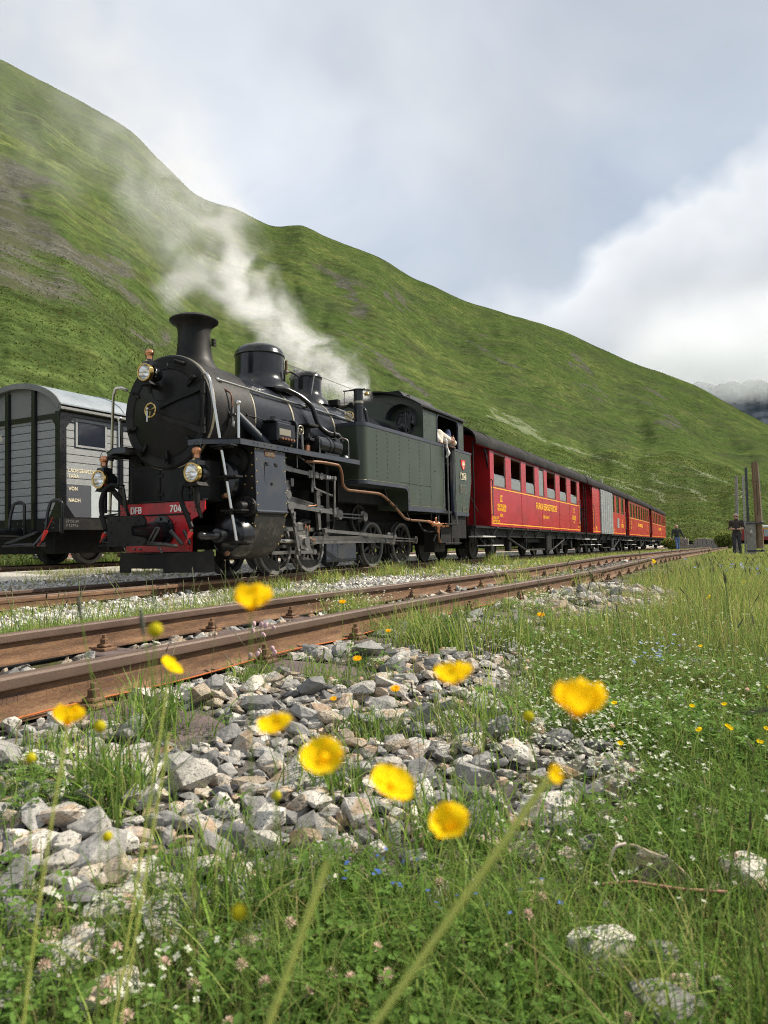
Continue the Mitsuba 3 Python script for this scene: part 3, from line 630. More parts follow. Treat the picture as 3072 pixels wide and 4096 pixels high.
# tufts: (x, y, blades, height, spread)
for tx, ty, n, hh, sp in ((-1.66, 1.62, 170, .24, .06), (-1.36, 1.22, 220, .20, .05), (-1.72, 1.28, 140, .13, .06), (-1.02, 1.62, 150, .17, .05), (-1.13, 2.05, 150, .13, .06), (-1.55, 3.55, 420, .30, .13), (-1.25, 3.9, 260, .32, .12), (-2.62, 4.6, 260, .20, .12), (-2.9, 4.9, 200, .22, .10),
                          (-2.2, 7.3, 160, .3, .12), (-1.9, 8.2, 160, .3, .12), (-6.2, 8.5, 220, .22, .15), (-6.15, 9.8, 260, .30, .15), (-6.2, 12.2, 260, .34, .2), (-6.0, 14.5, 260, .32, .2), (-5.9, 17.5, 300, .42, .2), (-4.3, 3.2, 240, .28, .2), (-4.2, 3.9, 260, .30, .2), (-4.5, 5.0, 200, .25, .2), (-1.9, 1.1, 160, .16, .06), (-0.93, 1.05, 150, .16, .06), (-1.86, 2.35, 120, .12, .06), (-1.6, 2.6, 160, .12, .10), (-.85, 2.3, 260, .22, .10), (-.62, 1.5, 240, .20, .09), (-.75, 2.9, 220, .24, .12)):
    x, y = tx + rg.normal(0, sp, n), ty + rg.normal(0, sp, n)
    bl.append(blades(x, y, G(x, y) - .01, hh * rg.uniform(.5, 1.1, n), rg.uniform(.003, .0065, n) * (1 + .06 * ty), rg, .45, .07, 4, 1.05))
v, f, c = join(bl)
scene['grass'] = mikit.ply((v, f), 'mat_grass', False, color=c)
labels['grass'] = {'label': 'green meadow grass and tufts growing through the stones', 'kind': 'stuff'}

# coarse tufts on the nearer slopes of the mountainside
n = 110000
az = rg.uniform(-62, 2.5, n); t = .42 * rg.random(n) ** 1.5
hp = hill_point(az, t); s_, b_ = scree_mask(hp); k = rg.random(n) > s_ * 1.3; hp = hp[k]; rr = np.hypot(hp[:, 0], hp[:, 1])
bv = blades(hp[:, 0], hp[:, 1], hp[:, 2] - .05, rg.uniform(.06, .22, len(rr)) * (.5 + rr / 110), rg.uniform(.05, .14, len(rr)) * (.4 + rr / 80), rg, .9, .05, 2, .36)
scene['hillside_grass'] = mikit.ply(bv[:2], 'mat_grass', False, color=bv[2])
labels['hillside_grass'] = {'label': 'rough grass tussocks on the lower mountainside', 'kind': 'stuff'}

# low leaves: clover and small herbs
def leaves(x, y, z, r, rng, col, k=3):
    V, F, C = [], [], []; n = 0
    for i in range(len(x)):
        a0 = rng.uniform(0, 2 * np.pi); tl = rng.normal(0, .35, 2)
        for j in range(k):
            a = a0 + j * 2 * np.pi / k; d = np.array([np.cos(a), np.sin(a)]); e = np.array([-d[1], d[0]])
            p = np.array([[0, 0], d * .55 + e * .42, d * 1.05 + e * .25, d * 1.05 - e * .25, d * .55 - e * .42]) * r[i]
            zz = z[i] + p @ tl + .25 * np.abs(p @ e)
            V.append(np.column_stack([x[i] + p[:, 0], y[i] + p[:, 1], zz])); F.append(np.array([[0, 1, 2], [0, 2, 3], [0, 3, 4]]) + n); n += 5
            C.append(np.tile(np.array(col) * rng.uniform(.65, 1.3), (5, 1)))
    return np.vstack(V), np.vstack(F), np.vstack(C)
x, y = sow(46000, -2.2, .8, .45, 3.2, rg, 1.3); k = rg.random(len(x)) < np.clip(meshkit.fbm(np.stack([x, y, 0 * x], -1) * 2.2, 3, 91) * 3.2 - 1.1, .05, 1); x, y = x[k][:14000], y[k][:14000]
lv = leaves(x, y, G(x, y) + rg.uniform(.015, .07, len(x)), rg.uniform(.007, .016, len(x)), rg, (.13, .225, .052))
x, y = sow(16000, -2.4, .8, 2.5, 7, rg, 1.1); x, y = x[:5500], y[:5500]
lv2 = leaves(x, y, G(x, y) + rg.uniform(.02, .09, len(x)), rg.uniform(.010, .022, len(x)), rg, (.16, .27, .07))
v, f, c = join([lv, lv2]); scene['clover_leaves'] = mikit.ply((v, f), 'mat_grass', False, color=c)
labels['clover_leaves'] = {'label': 'low clover and herb leaves among the grass', 'kind': 'stuff'}

# flowering grass stalks with narrow seed heads
def stalk_mesh(x, y, z, h, r, head, rng, col, lean):
    t = np.linspace(0, 1, 6); a = rng.uniform(0, 2 * np.pi)
    px = x + np.cos(a) * lean * h * t ** 2; py = y + np.sin(a) * lean * h * t ** 2; pz = z + h * (t - .15 * lean * t * t)
    p = np.stack([px, py, pz], -1); v, f = tube(p, r, 3); c = np.tile(col, (len(v), 1))
    d = p[-1] - p[-2]; d /= np.linalg.norm(d); q = [p[-1] + d * s * head for s in (0, .2, .6, 1)]
    hv_, hf_ = tube(q, r, 4, rad=[r, r * 2.6, r * 2.2, r * .4]); hc = np.tile(np.array([.20, .19, .13]) * rng.uniform(.5, 1.5), (len(hv_), 1))
    return np.vstack([v, hv_]), np.vstack([f, hf_ + len(v)]), np.vstack([c, hc])
st = []
for n, x0, x1, y0, y1, h0, h1, r in ((14, -.9, .4, 1.2, 3, .22, .42, .0009), (8, -1.9, -1.0, 1.3, 2.2, .2, .38, .0007), (110, -1.35, .6, 3, 8, .28, .55, .0013), (110, -.9, 1.4, 8, 18, .22, .42, .0024), (90, -6.3, -5.9, 7, 15, .15, .35, .0025), (60, -4.4, -3.6, 2, 6, .2, .4, .002)):
    xs, ys_ = rg.uniform(x0, x1, n), rg.uniform(y0, y1, n); zs = G(xs, ys_)
    for i in range(n): st.append(stalk_mesh(xs[i], ys_[i], zs[i], rg.uniform(h0, h1), r, rg.uniform(.03, .07), rg, np.array([.22, .28, .12]) * rg.uniform(.7, 1.4), rg.uniform(.05, .5)))
v, f, c = join(st); scene['seed_head_grass'] = mikit.ply((v, f), 'mat_grass', False, color=c)
labels['seed_head_grass'] = {'label': 'thin grass stalks with dark narrow seed heads above the meadow', 'kind': 'stuff'}

# drifts of tiny white bedstraw, and the blue patch
def florets(cx, cy, n, sx, sy_, r, rng, col, zlo=.05, zhi=.14):
    x, y = cx + rng.normal(0, sx, n), cy + rng.normal(0, sy_, n); z = G(x, y) + rng.uniform(zlo, zhi, n)
    return leaves(x, y, z, np.full(n, r) * rng.uniform(.7, 1.3, n), rng, col, 4)
w = []
for cx, cy, n, sx, s2 in ((-.52, 2.35, 420, .14, .22), (-.38, 2.1, 200, .10, .10), (-.75, 2.9, 260, .16, .2), (-.30, 2.9, 160, .2, .25), (-1.0, 3.6, 160, .2, .3), (-.6, 4.4, 320, .35, .5), (-.1, 3.6, 200, .3, .4), (-.35, 1.6, 120, .2, .2), (-.6, 3.4, 220, .25, .3), (-.3, 6.2, 200, .5, .6), (-.2, 5.2, 140, .4, .6), (-.95, .85, 26, .06, .05), (-.80, .78, 24, .05, .04), (-2.75, 4.75, 120, .12, .15), (-3.0, 5.3, 110, .15, .3), (-1.55, 6.0, 120, .12, .2)):
    w.append(florets(cx, cy, n, sx, s2, .0045 * (1 + .22 * max(cy - 1.5, 0)), rg, (.72, .74, .60)))
v, f, c = join(w); scene['white_bedstraw'] = mikit.ply((v, f), 'mat_grass', False, color=c); labels['white_bedstraw'] = {'label': 'drifts of tiny white bedstraw flowers in the grass', 'kind': 'stuff'}
w = [florets(-.42, 3.65, 34, .05, .10, .008, rg, (.36, .46, .74), .1, .2), florets(-.62, 1.12, 14, .05, .05, .004, rg, (.12, .22, .70), .08, .14), florets(-.42, 1.15, 10, .06, .05, .004, rg, (.15, .25, .72), .06, .12), florets(-.1, 11, 40, .4, .4, .02, rg, (.3, .38, .7), .2, .3)]
v, f, c = join(w); scene['blue_forget_me_nots'] = mikit.ply((v, f), 'mat_grass', False, color=c); labels['blue_forget_me_nots'] = {'label': 'small patches of pale blue forget-me-nots in the meadow', 'kind': 'stuff'}

# yellow flowers
scene['mat_petal'] = {'type': 'principledthin', 'base_color': {'type': 'rgb', 'value': [.98, .70, .012]}, 'roughness': 0.45, 'diff_trans': 0.9, 'spec_trans': 0.0}
scene['mat_petal_deep'] = {'type': 'principledthin', 'base_color': {'type': 'rgb', 'value': [.90, .48, .008]}, 'roughness': 0.5, 'diff_trans': 0.6, 'spec_trans': 0.0}
scene['mat_stem'] = {'type': 'principledthin', 'base_color': {'type': 'rgb', 'value': [.62, .66, .18]}, 'roughness': 0.5, 'diff_trans': 0.4, 'spec_trans': 0.0}
scene['mat_pale_stem'] = {**scene['mat_stem']}
scene['mat_stem'] = {'type': 'principledthin', 'base_color': {'type': 'rgb', 'value': [.20, .28, .065]}, 'roughness': 0.5, 'diff_trans': 0.4, 'spec_trans': 0.0}
scene['mat_bud'] = {'type': 'principledthin', 'base_color': {'type': 'rgb', 'value': [.52, .46, .02]}, 'roughness': 0.5, 'diff_trans': 0.6, 'spec_trans': 0.0}
scene['mat_clover'] = {'type': 'principledthin', 'base_color': {'type': 'rgb', 'value': [.68, .50, .42]}, 'roughness': 0.6, 'diff_trans': 0.8, 'spec_trans': 0.0}
def petal(L, w, cup, k=5):
    """A rounded petal from the origin along +x, cupped upwards."""
    rows, f = [], []
    for i, t in enumerate(np.linspace(0.06, 1, k)):
        ww = w * math.sin(math.pi * min(t * .62 + .10, 1)) ** .8 * (1 if t < .8 else 1 - 1.5 * (t - .8))
        for q in (-1, -.35, .35, 1): rows.append([L * t * math.cos(cup * t) - .12 * L * (q * q) * (t > .8), ww * q, L * t * math.sin(cup * t) + .22 * w * q * q])
    for i in range(k - 1):
        for j in range(3): a = i * 4 + j; f += [[a, a + 4, a + 5], [a, a + 5, a + 1]]
    return np.array(rows), np.array(f)
def aim(d):
    d = np.asarray(d, float) / np.linalg.norm(d); a = np.cross([0, 1.0, .3], d); a /= np.linalg.norm(a)
    return np.stack([a, np.cross(d, a), d], 1)
def buttercup(name, at, face, root, r, cup, label, group=None, rng=rg, stem_r=.0005, petals=5, bow=.05):
    t = thing(name, label, 'flower', group); at = np.asarray(at, float); A = aim(face)
    for i in range(petals):
        r_ = r * .92
        m = petal(r_ * rng.uniform(.9, 1.08), r_ * .56, cup * rng.uniform(.85, 1.15))
        part(t, 'petal', xf(m, A @ rz(2 * np.pi * i / petals + rng.normal(0, .06)), at), 'mat_petal', True)
    part(t, 'centre', xf(ball((0, 0, r * .08), r * .2, 6), A, at), 'mat_petal', True)
    root = np.asarray(root, float); mid = (at + root) / 2 + np.array([rng.normal(0, .24), rng.normal(0, .24), np.linalg.norm(at - root)]) * bow
    q = np.linspace(0, 1, 10)[:, None]; part(t, 'stem', tube((1 - q) ** 2 * root + 2 * q * (1 - q) * mid + q * q * (at - A[:, 2] * r * .1), stem_r, 6), 'mat_pale_stem' if stem_r > .0008 else 'mat_stem', True)
    return t
def bud(at, root, r, label):
    t = thing('flower_bud', label, 'flower bud'); at = np.asarray(at, float); root = np.asarray(root, float)
    part(t, 'head', ball(at, r, 7), 'mat_bud', True); mid = (at + root) / 2 + [.01, 0, .05 * np.linalg.norm(at - root)]
    q = np.linspace(0, 1, 9)[:, None]; part(t, 'stem', tube((1 - q) ** 2 * root + 2 * q * (1 - q) * mid + q * q * (at - [0, 0, r * .8]), .0005, 6), 'mat_stem', True)
def root_at(x, y): return (x, y, float(G(x, y)))
B = 'buttercups close to the lens'
buttercup('buttercup', (-.256, .325, -.036), (.15, -.05, 1), root_at(-.27, .30), .0155, .85, 'blurred buttercup seen from the side just below the locomotive, topmost of all', B)
buttercup('buttercup', (-.448, .458, -.105), (.5, .2, .7), root_at(-.55, .42), .0135, .35, 'blurred ragged buttercup in front of the near rail', None, rg, .0009)
buttercup('buttercup', (-.426, .338, -.121), (.1, .05, 1), root_at(-.53, .345), .0150, .85, 'blurred cup shaped buttercup farthest left', None, rg, .0009)
buttercup('buttercup', (-.259, .351, -.112), (-.05, -.25, 1), root_at(-.27, .32), .0135, .60, 'blurred oval buttercup in front of the grey stones, left of the big round one')
buttercup('buttercup', (-.195, .304, -.108), (.25, -.6, .8), root_at(-.20, .33), .0130, .35, 'large blurred round buttercup facing the camera over the stones')
buttercup('buttercup', (-.181, .349, -.134), (.45, -.15, .75), root_at(-.185, .37), .0150, .25, 'blurred buttercup over the stones between the two large round ones')
buttercup('buttercup', (-.148, .363, -.077), (-.05, -.15, 1), root_at(-.17, .36), .0140, .65, 'blurred oval buttercup above the middle of the stones')
buttercup('buttercup', (-.074, .325, -.079), (.15, .12, 1), root_at(-.085, .34), .0172, 1.0, 'blurred two lobed buttercup farthest right over the meadow')
buttercup('buttercup', (-.144, .344, -.147), (.0, -.55, .8), root_at(-.145, .37), .0135, .55, 'blurred round buttercup lowest of the large ones')
buttercup('buttercup', (-.091, .343, -.114), (.8, -.2, .5), root_at(-.495, .255), .0066, .8, 'small blurred half open buttercup on a long slanting stem', None, rg, .0019, 4, 0)
for at, rt, r, lab in (((-.321, .316, -.050), (-.335, .29), .0045, 'round yellow bud in front of the rails'), ((-.441, .378, -.134), (-.44, .36), .0045, 'yellow bud right of the leftmost buttercup'), ((-.166, .561, -.142), (-.17, .58), .0045, 'green yellow bud left of the two lobed buttercup'),
                       ((-.390, .528, -.226), (-.39, .54), .0045, 'green bud over the brown stained stones'), ((-.226, .275, -.176), (-.225, .30), .0038, 'yellow bud low over the dark grass'), ((-.468, .408, -.231), (-.47, .41), .0042, 'green bud over the stones at the lower left'), ((-.520, .378, -.167), (-.54, .37), .0042, 'green bud near the left edge')):
    bud(at, root_at(*rt), r, lab)
# bare stems that lean through the foreground
for p0, p1, r, lab in ((root_at(-.40, .255), (-.209, .328, -.170), .0017, 'blurred bare green stem leaning right at the bottom centre'), (root_at(-.50, .38), (-.395, .402, -.14), .0009, 'blurred pale stem crossing the stones at the left')):
    k_ = thing('bare_stem', lab, 'plant stem'); q = np.linspace(0, 1, 10)[:, None]; p0, p1 = np.array(p0), np.array(p1); m_ = (p0 + p1) / 2 + [-.002, 0, .004]
    put(k_, tube((1 - q) ** 2 * p0 + 2 * q * (1 - q) * m_ + q * q * p1, r, 6), 'mat_pale_stem', True)
# hawkweed and meadow buttercups farther off
def hawkweed(x, y, h, r, label):
    t = thing('hawkweed', label, 'flower'); z = float(G(x, y)); at = np.array([x + .02 * h, y, z + h]); A = aim((.2, -.45, 1))
    V = []
    for ring, (n_, rr, c_) in enumerate(((16, 1.0, .25), (12, .72, .6), (8, .45, .95))):
        for i in range(n_):
            a = 2 * np.pi * (i + .5 * ring) / n_; d = np.array([math.cos(a), math.sin(a)]); e_ = np.array([-d[1], d[0]]) * .11
            p = np.array([[*(d * .05), 0], [*(d * .6 * rr + e_), .6 * rr * math.tan(c_ * .5)], [*(d * rr + e_ * .8), rr * math.tan(c_ * .5)], [*(d * rr - e_ * .8), rr * math.tan(c_ * .5)], [*(d * .6 * rr - e_), .6 * rr * math.tan(c_ * .5)]]) * r
            V.append((p, np.array([[0, 1, 2], [0, 2, 3], [0, 3, 4]])))
    part(t, 'ray_florets', xf(cat(V), A, at), 'mat_petal_deep', False)
    part(t, 'calyx', xf(rev([(r * .12, -r * .75), (r * .38, -r * .5), (r * .34, 0)], (0, 0, 0), (0, 0, 1), 8), A, at), 'mat_stem', True)
    part(t, 'stem', tube([(x, y, z), (x + .005, y, z + h * .5), at - A[:, 2] * r * .6], .0013, 5), 'mat_stem', True)
for x, y, h, r, lab in ((-1.94, 3.22, .255, .020, 'orange yellow hawkweed standing against the near rail'), (-1.66, 3.20, .125, .016, 'half closed hawkweed beside the end of a steel sleeper'), (-1.52, 2.64, .10, .020, 'wide open hawkweed left of the tallest grass clump'), (-1.20, 2.36, .095, .020, 'open hawkweed above the pale stones left of the oval buttercup'), (-1.38, 2.22, .05, .013, 'smallest hawkweed low over the stones'), (-1.30, 4.75, .10, .028, 'single hawkweed far behind in the meadow by the tall stalks')):
    hawkweed(x, y, h, r, lab)
for px, py, r in ((-.46, 2.55, .013), (-.23, 2.75, .012), (-.13, 2.85, .012), (-.11, 2.55, .012), (.0, 2.6, .012), (.06, 2.55, .012), (-.18, 2.35, .012), (-.10, 2.48, .011), (-.02, 2.42, .012), (-.36, 2.05, .011), (.02, 3.1, .012), (-.30, 4.3, .016), (.10, 3.6, .013), (.35, 6.5, .03), (.42, 6.9, .03), (-.4, 7.2, .03), (-.15, 9.5, .04), (.3, 10.2, .045), (-1.5, 12.5, .04), (-1.6, 13.2, .04)):
    zz = float(G(px, py)); h = .10 + .05 * rg.random()
    buttercup('meadow_buttercup', (px + .01, py, zz + h), (rg.normal(.1, .25), -.3, 1), (px, py, zz), r, .55, 'small open yellow buttercup scattered in the meadow grass', 'small buttercups in the meadow', rg, .0012)
# clover heads
def clover(x, y, h, r, label, group):
    t = thing('clover_flower', label, 'flower', group); z = float(G(x, y)); at = np.array([x, y, z + h]); V = []
    for i in range(34):
        u = (i + .5) / 34; th = math.acos(1 - 1.6 * u); ph = i * 2.39996; d = np.array([math.sin(th) * math.cos(ph), math.sin(th) * math.sin(ph), math.cos(th) + .25]); d /= np.linalg.norm(d)
        s = np.cross(d, [0.3, .2, 1]); s /= np.linalg.norm(s); s = s * .16
        p = np.array([d * .25, d * .75 + s, d * 1.05, d * .75 - s]) * r; V.append((p, np.array([[0, 1, 2], [0, 2, 3]])))
    hv_, hf_ = cat(V); part(t, 'head', (hv_ + at, hf_), 'mat_clover', False); part(t, 'stem', tube([(x, y, z), (x, y, z + h * .6), at], .0011, 5), 'mat_stem', True)
for x, y, h in ((-.83, .83, .06), (-.90, .80, .07), (-.87, .76, .05), (-.96, .72, .05), (-.70, .98, .08), (-.72, .88, .06), (-.77, .83, .05), (-.56, 1.02, .05), (-.52, .98, .05), (-.59, .93, .05), (-.55, .92, .06), (-.51, .95, .06), (-.66, .86, .06), (-.60, .88, .05), (-.36, 1.18, .06), (-.37, 1.10, .05), (-.79, .72, .06), (-.66, .78, .05), (-.30, .93, .05), (-.55, 1.25, .06), (-.36, 1.27, .05), (-.18, 1.05, .05), (-1.5, 2.4, .06), (-1.42, 2.5, .06), (-1.35, 2.45, .05), (-1.1, 3.3, .08), (-1.0, 3.4, .08), (-.95, 3.2, .08), (-.45, 2.5, .07), (-.33, 2.1, .06), (-.05, 3.2, .1), (.05, 3.3, .1)):
    clover(x, y, h, .011 * (1 + .12 * max(y - 1.2, 0)), 'pale pink white clover head low in the grass', 'clover heads in the meadow')
# bladder campion by the rail
t = thing('bladder_campion', 'pinkish bladder campion with hanging bells in front of the near rail', 'wildflower')
cx_, cy_ = -1.92, 2.48; cz_ = float(G(cx_, cy_)); P('mat_campion', (.42, .27, .29), .6)
for i in range(12):
    h = rg.uniform(.09, .24); q = (cx_ + rg.normal(.03, .05), cy_ + rg.normal(0, .04), cz_ + h)
    part(t, 'bell', rev([(.003, .012), (.009, .008), (.0095, -.004), (.005, -.013)], q, (rg.normal(0, .5), rg.normal(0, .5), 1), 8), 'mat_campion', True)
    part(t, 'stalk', tube([(cx_ + rg.normal(0, .015), cy_, cz_), (cx_ + rg.normal(.02, .02), cy_, cz_ + h * .6), q], .0011, 4), 'mat_stem', True)
# twig and arching stalk
P('mat_twig', (.30, .16, .10), .7); P('mat_pale_twig', (.55, .45, .38), .7)
t = thing('twig', 'thin reddish twig lying across the grass in front of the brown rock', 'twig'); put(t, tube([(-.285, 1.42, -.665), (-.23, 1.445, -.66), (-.15, 1.47, -.668), (-.07, 1.50, -.67)], .0032, 6), 'mat_twig', True)
t = thing('twig', 'pale curled twig leaning on the left end of the brown rock', 'twig'); put(t, tube(bend([(-.255, 1.52, -.62), (-.275, 1.505, -.625), (-.285, 1.49, -.66), (-.265, 1.475, -.68)], 5), .003, 6), 'mat_pale_twig', True)
P('mat_dark_stalk', (.055, .060, .040), .7)
t = thing('arching_seed_stalk', 'dark blurred grass head arching in from the right edge', 'grass stalk')
q = np.linspace(0, 1, 14); put(t, tube(np.stack([.075 - .085 * q, .40 + .02 * q, -.095 + .012 * np.sin(q * 2.2) * 1.3 - .012 * q], -1), .002, 6, rad=.0006 + .0016 * np.sin(np.pi * np.clip(q * 1.0, 0, 1)) ** .7), 'mat_dark_stalk', True)
for hx, hy, hz, L, lab in ((-.565, .46, -.045, .022, 'dark timothy grass head in front of the near rail, left of two'), (-.487, .462, -.055, .024, 'dark timothy grass head in front of the near rail, right of two')):
    t = thing('timothy_stalk', lab, 'grass stalk'); top = np.array([hx, hy, hz])
    part(t, 'seed_head', tube([top - [-.004, 0, L], top - [-.002, 0, L * .5], top], .002, 6, rad=[.001, .0022, .0012]), 'mat_dark_stalk', True)
    part(t, 'stem', tube([root_at(hx + .09, hy), (hx + .05, hy, hz - .2), top - [-.004, 0, L]], .0006, 5), 'mat_stem', True)

# ------------------------------------------------------------------ the steam locomotive
XC, RT = -7.48, -0.497
LO = thing('steam_locomotive', 'black and green steam locomotive with three brass lamps heading the red train', 'locomotive')
def L(name, ms, m, smooth=30): return part(LO, name, ms, m, smooth)
def mir(x): return 2 * XC - x
def mirm(m):
    v, f = m; v = v.copy(); v[:, 0] = 2 * XC - v[:, 0]; return v, f[:, ::-1] if f.shape[1] == 3 else f[:, ::-1]
P('mat_dark_wheel', dirt((0.018, 0.018, 0.018), (0.05, 0.045, 0.04), 9), 0.55)
P('mat_tyre', dirt((0.13, 0.13, 0.127), (0.09, 0.087, 0.083), 10), 0.5)
P('mat_coupling', (0.07, 0.068, 0.065), 0.35, metallic=0.6)
P('mat_ring', (0.34, 0.31, 0.23), 0.3, metallic=0.7)
# smokebox, boiler
ZB = 1.94
L('smokebox', rev([(.01, 7.60), (.80, 7.60), (.83, 7.62), (.83, 7.66), (.815, 7.665), (.815, 8.62), (.79, 8.63)], (XC, 0, ZB), (0, 1, 0), 56), 'mat_black_matt')
L('smokebox_ring', rev([(.828, 7.655), (.842, 7.66), (.842, 7.70), (.82, 7.70)], (XC, 0, ZB), (0, 1, 0), 56), 'mat_ring')
dk = L('smokebox_door', rev([(.002, 7.44), (.12, 7.445), (.30, 7.475), (.46, 7.525), (.58, 7.575), (.635, 7.597), (.65, 7.602)], (XC, 0, ZB - .02), (0, 1, 0), 48), 'mat_black_matt', True)
L('door_rim', torus((XC, 7.600, ZB - .02), (0, 1, 0), .655, .010, 48), 'mat_black_matt', True)
def dish(x, z):
    r = math.hypot(x - XC, z - ZB + .02); return float(np.interp(r, [0, .12, .30, .46, .58, .635, .7], [7.44, 7.445, 7.475, 7.525, 7.575, 7.597, 7.60])) - .012
for a, b in (((-6.77, 2.24), (-7.43, 1.97)), ((-6.77, 1.60), (-7.43, 1.85))):
    q = [np.array([a[0] + (b[0] - a[0]) * t, 0, a[1] + (b[1] - a[1]) * t]) for t in np.linspace(0, 1, 8)]
    for p_ in q: p_[1] = dish(p_[0], p_[2])
    L('hinge_strap', [bar(q[i] - [0, .012, 0], q[i + 1] - [0, .012, 0], .085 - .006 * i, .036, (0, 0, 1)) for i in range(7)], 'mat_black_matt')
L('hinge_post', [cyl((-6.745, 7.555, 1.55), (-6.745, 7.555, 2.27), .024, n=10)] + [cyl((-6.745, 7.555, z), (-6.745, 7.555, z + .10), .036, n=10) for z in (1.56, 1.68, 2.12, 2.19)], 'mat_black_matt')
L('door_handwheel', [torus((XC, 7.30, ZB - .02), (0, 1, 0), .098, .0125)] + [cyl((XC, 7.30, ZB - .02), (XC + .098 * math.cos(q), 7.30, ZB - .02 + .098 * math.sin(q)), .008, n=6) for q in (.4, 2.49, 4.58)], 'mat_brass', True)
L('door_lever', [cyl((XC, 7.24, ZB - .02), (XC, 7.46, ZB - .02), .016, n=8), cyl((XC - .01, 7.25, ZB), (XC - .012, 7.25, ZB - .19), .011, n=8), ball((XC, 7.245, ZB - .01), .022, 6)], 'mat_polished', True)
for a in (38, 150, 197, 232, 275, 318):
    r_ = .69; x, z = XC + r_ * math.cos(math.radians(a)), ZB - .02 + r_ * math.sin(math.radians(a)); d = np.array([math.cos(math.radians(a)), 0, math.sin(math.radians(a))])
    c0 = np.array([x, 7.56, z]); L('door_clamp', [bar(c0 + d * .06, c0 - d * .13, .035, .04, (0, 1, 0)), cyl(c0 - [0, .05, 0], c0 + [0, .05, 0], .02, n=8), bar(c0 - [0, .05, 0] + d * .05, c0 - [0, .06, 0] - d * .06, .014, .014, (0, 1, 0))], 'mat_black_matt')
L('ring_bolts', [ball((XC + .765 * math.cos(a), 7.60, ZB + .765 * math.sin(a)), .014, 5) for a in np.linspace(-.6, .55, 9)], 'mat_iron', True)
L('boiler', rev([(.70, 8.6), (.765, 8.6), (.765, 13.95), (.6, 13.95)], (XC, 0, ZB), (0, 1, 0), 64), 'mat_boiler')
for y in (8.66, 9.70, 11.02, 12.2): L('boiler_band', rev([(.766, y), (.774, y + .003), (.774, y + .042), (.766, y + .045)], (XC, 0, ZB), (0, 1, 0), 64), 'mat_ring' if y < 12 else 'mat_boiler')
# chimney and domes
L('chimney', [rev([(.42, 2.60), (.36, 2.70), (.305, 2.77), (.275, 2.85), (.258, 2.96), (.246, 3.10), (.242, 3.24), (.25, 3.30), (.28, 3.355), (.345, 3.395), (.366, 3.415), (.368, 3.432), (.355, 3.445), (.27, 3.475), (.235, 3.50), (.215, 3.50), (.19, 3.46), (.17, 3.2)], (XC, 8.2, 0), (0, 0, 1), 48)], 'mat_black_matt', 40)
L('chimney_bracket', [box(XC + .22, XC + .27, 8.33, 8.39, z, z + .028) for z in (3.05, 3.09, 3.13)], 'mat_iron')
def dome(name, y, r, zt, zb_):
    h = zt - zb_
    p_ = [(r + .16, 2.60), (r + .12, 2.69), (r + .055, 2.755), (r + .012, 2.82), (r, 2.9), (r, zb_), (r + .014, zb_), (r + .018, zb_ + .016), (r + .008, zb_ + .03)]
    p_ += [((r + .005) * math.cos(q) ** .7, zb_ + .03 + (h - .03) * math.sin(q)) for q in np.linspace(.15, 1.5, 9)] + [(.004, zt)]
    return L(name, rev(p_, (XC, y, 0), (0, 0, 1), 48), 'mat_black_gloss', 35)
d1 = dome('steam_dome', 9.82, .42, 3.45, 3.225)
d2 = dome('sand_dome', 11.24, .30, 3.265, 3.12)
L('sand_dome_lid', [box(XC - .16, XC + .02, 11.12, 11.34, 3.25, 3.275, .006), box(XC - .16, XC - .06, 11.06, 11.14, 3.262, 3.295, .005)], 'mat_black_gloss')
L('dome_bolts', [ball((XC + .50 * math.cos(a), 9.82 + .50 * math.sin(a), 2.66 + .06 * (math.cos(a) < .6) + .0), .012, 5) for a in np.linspace(-1.6, 1.4, 8)], 'mat_polished', True)
L('dome_valve', [cyl((XC + .36, 10.10, 3.0), (XC + .36, 10.10, 3.19), .022, n=8), cyl((XC + .36, 10.1, 2.95), (XC + .36, 10.1, 3.02), .035, n=8)], 'mat_dull_copper')
L('sand_lever', [bar((-7.12, 11.0, 3.16), (-6.82, 10.42, 2.62), .03, .012), cyl((-7.2, 11.0, 3.15), (-7.08, 11.0, 3.15), .02, n=8)], 'mat_steel')
L('safety_pipe', tube(bend([(-7.06, 9.95, 2.62), (-7.02, 9.9, 2.95), (-7.0, 10.06, 2.97), (-7.0, 10.3, 2.93)]), .018, 8), 'mat_black_gloss', True)
L('whistle_cord', tube([(XC + .38, 10.0, 3.12), (-7.05, 11.2, 3.09), (-6.9, 13.9, 2.98)], .005, 4), 'mat_iron', True)
L('top_fittings', [cyl((-7.1, 11.75, 2.66), (-7.1, 12.15, 2.74), .05, n=8), cyl((-7.0, 12.1, 2.72), (-7.0, 12.3, 2.72), .06, n=8), box(-7.25, -7.0, 11.6, 11.72, 2.64, 2.76, .01), ball((-6.98, 12.35, 2.74), .05, 6)], 'mat_iron')
L('injector_pipe', tube(bend([(-7.0, 12.3, 2.72), (-6.82, 12.35, 2.68), (-6.74, 12.35, 2.3), (-6.74, 12.35, 2.1)]), .035, 8), 'mat_black_gloss', True)
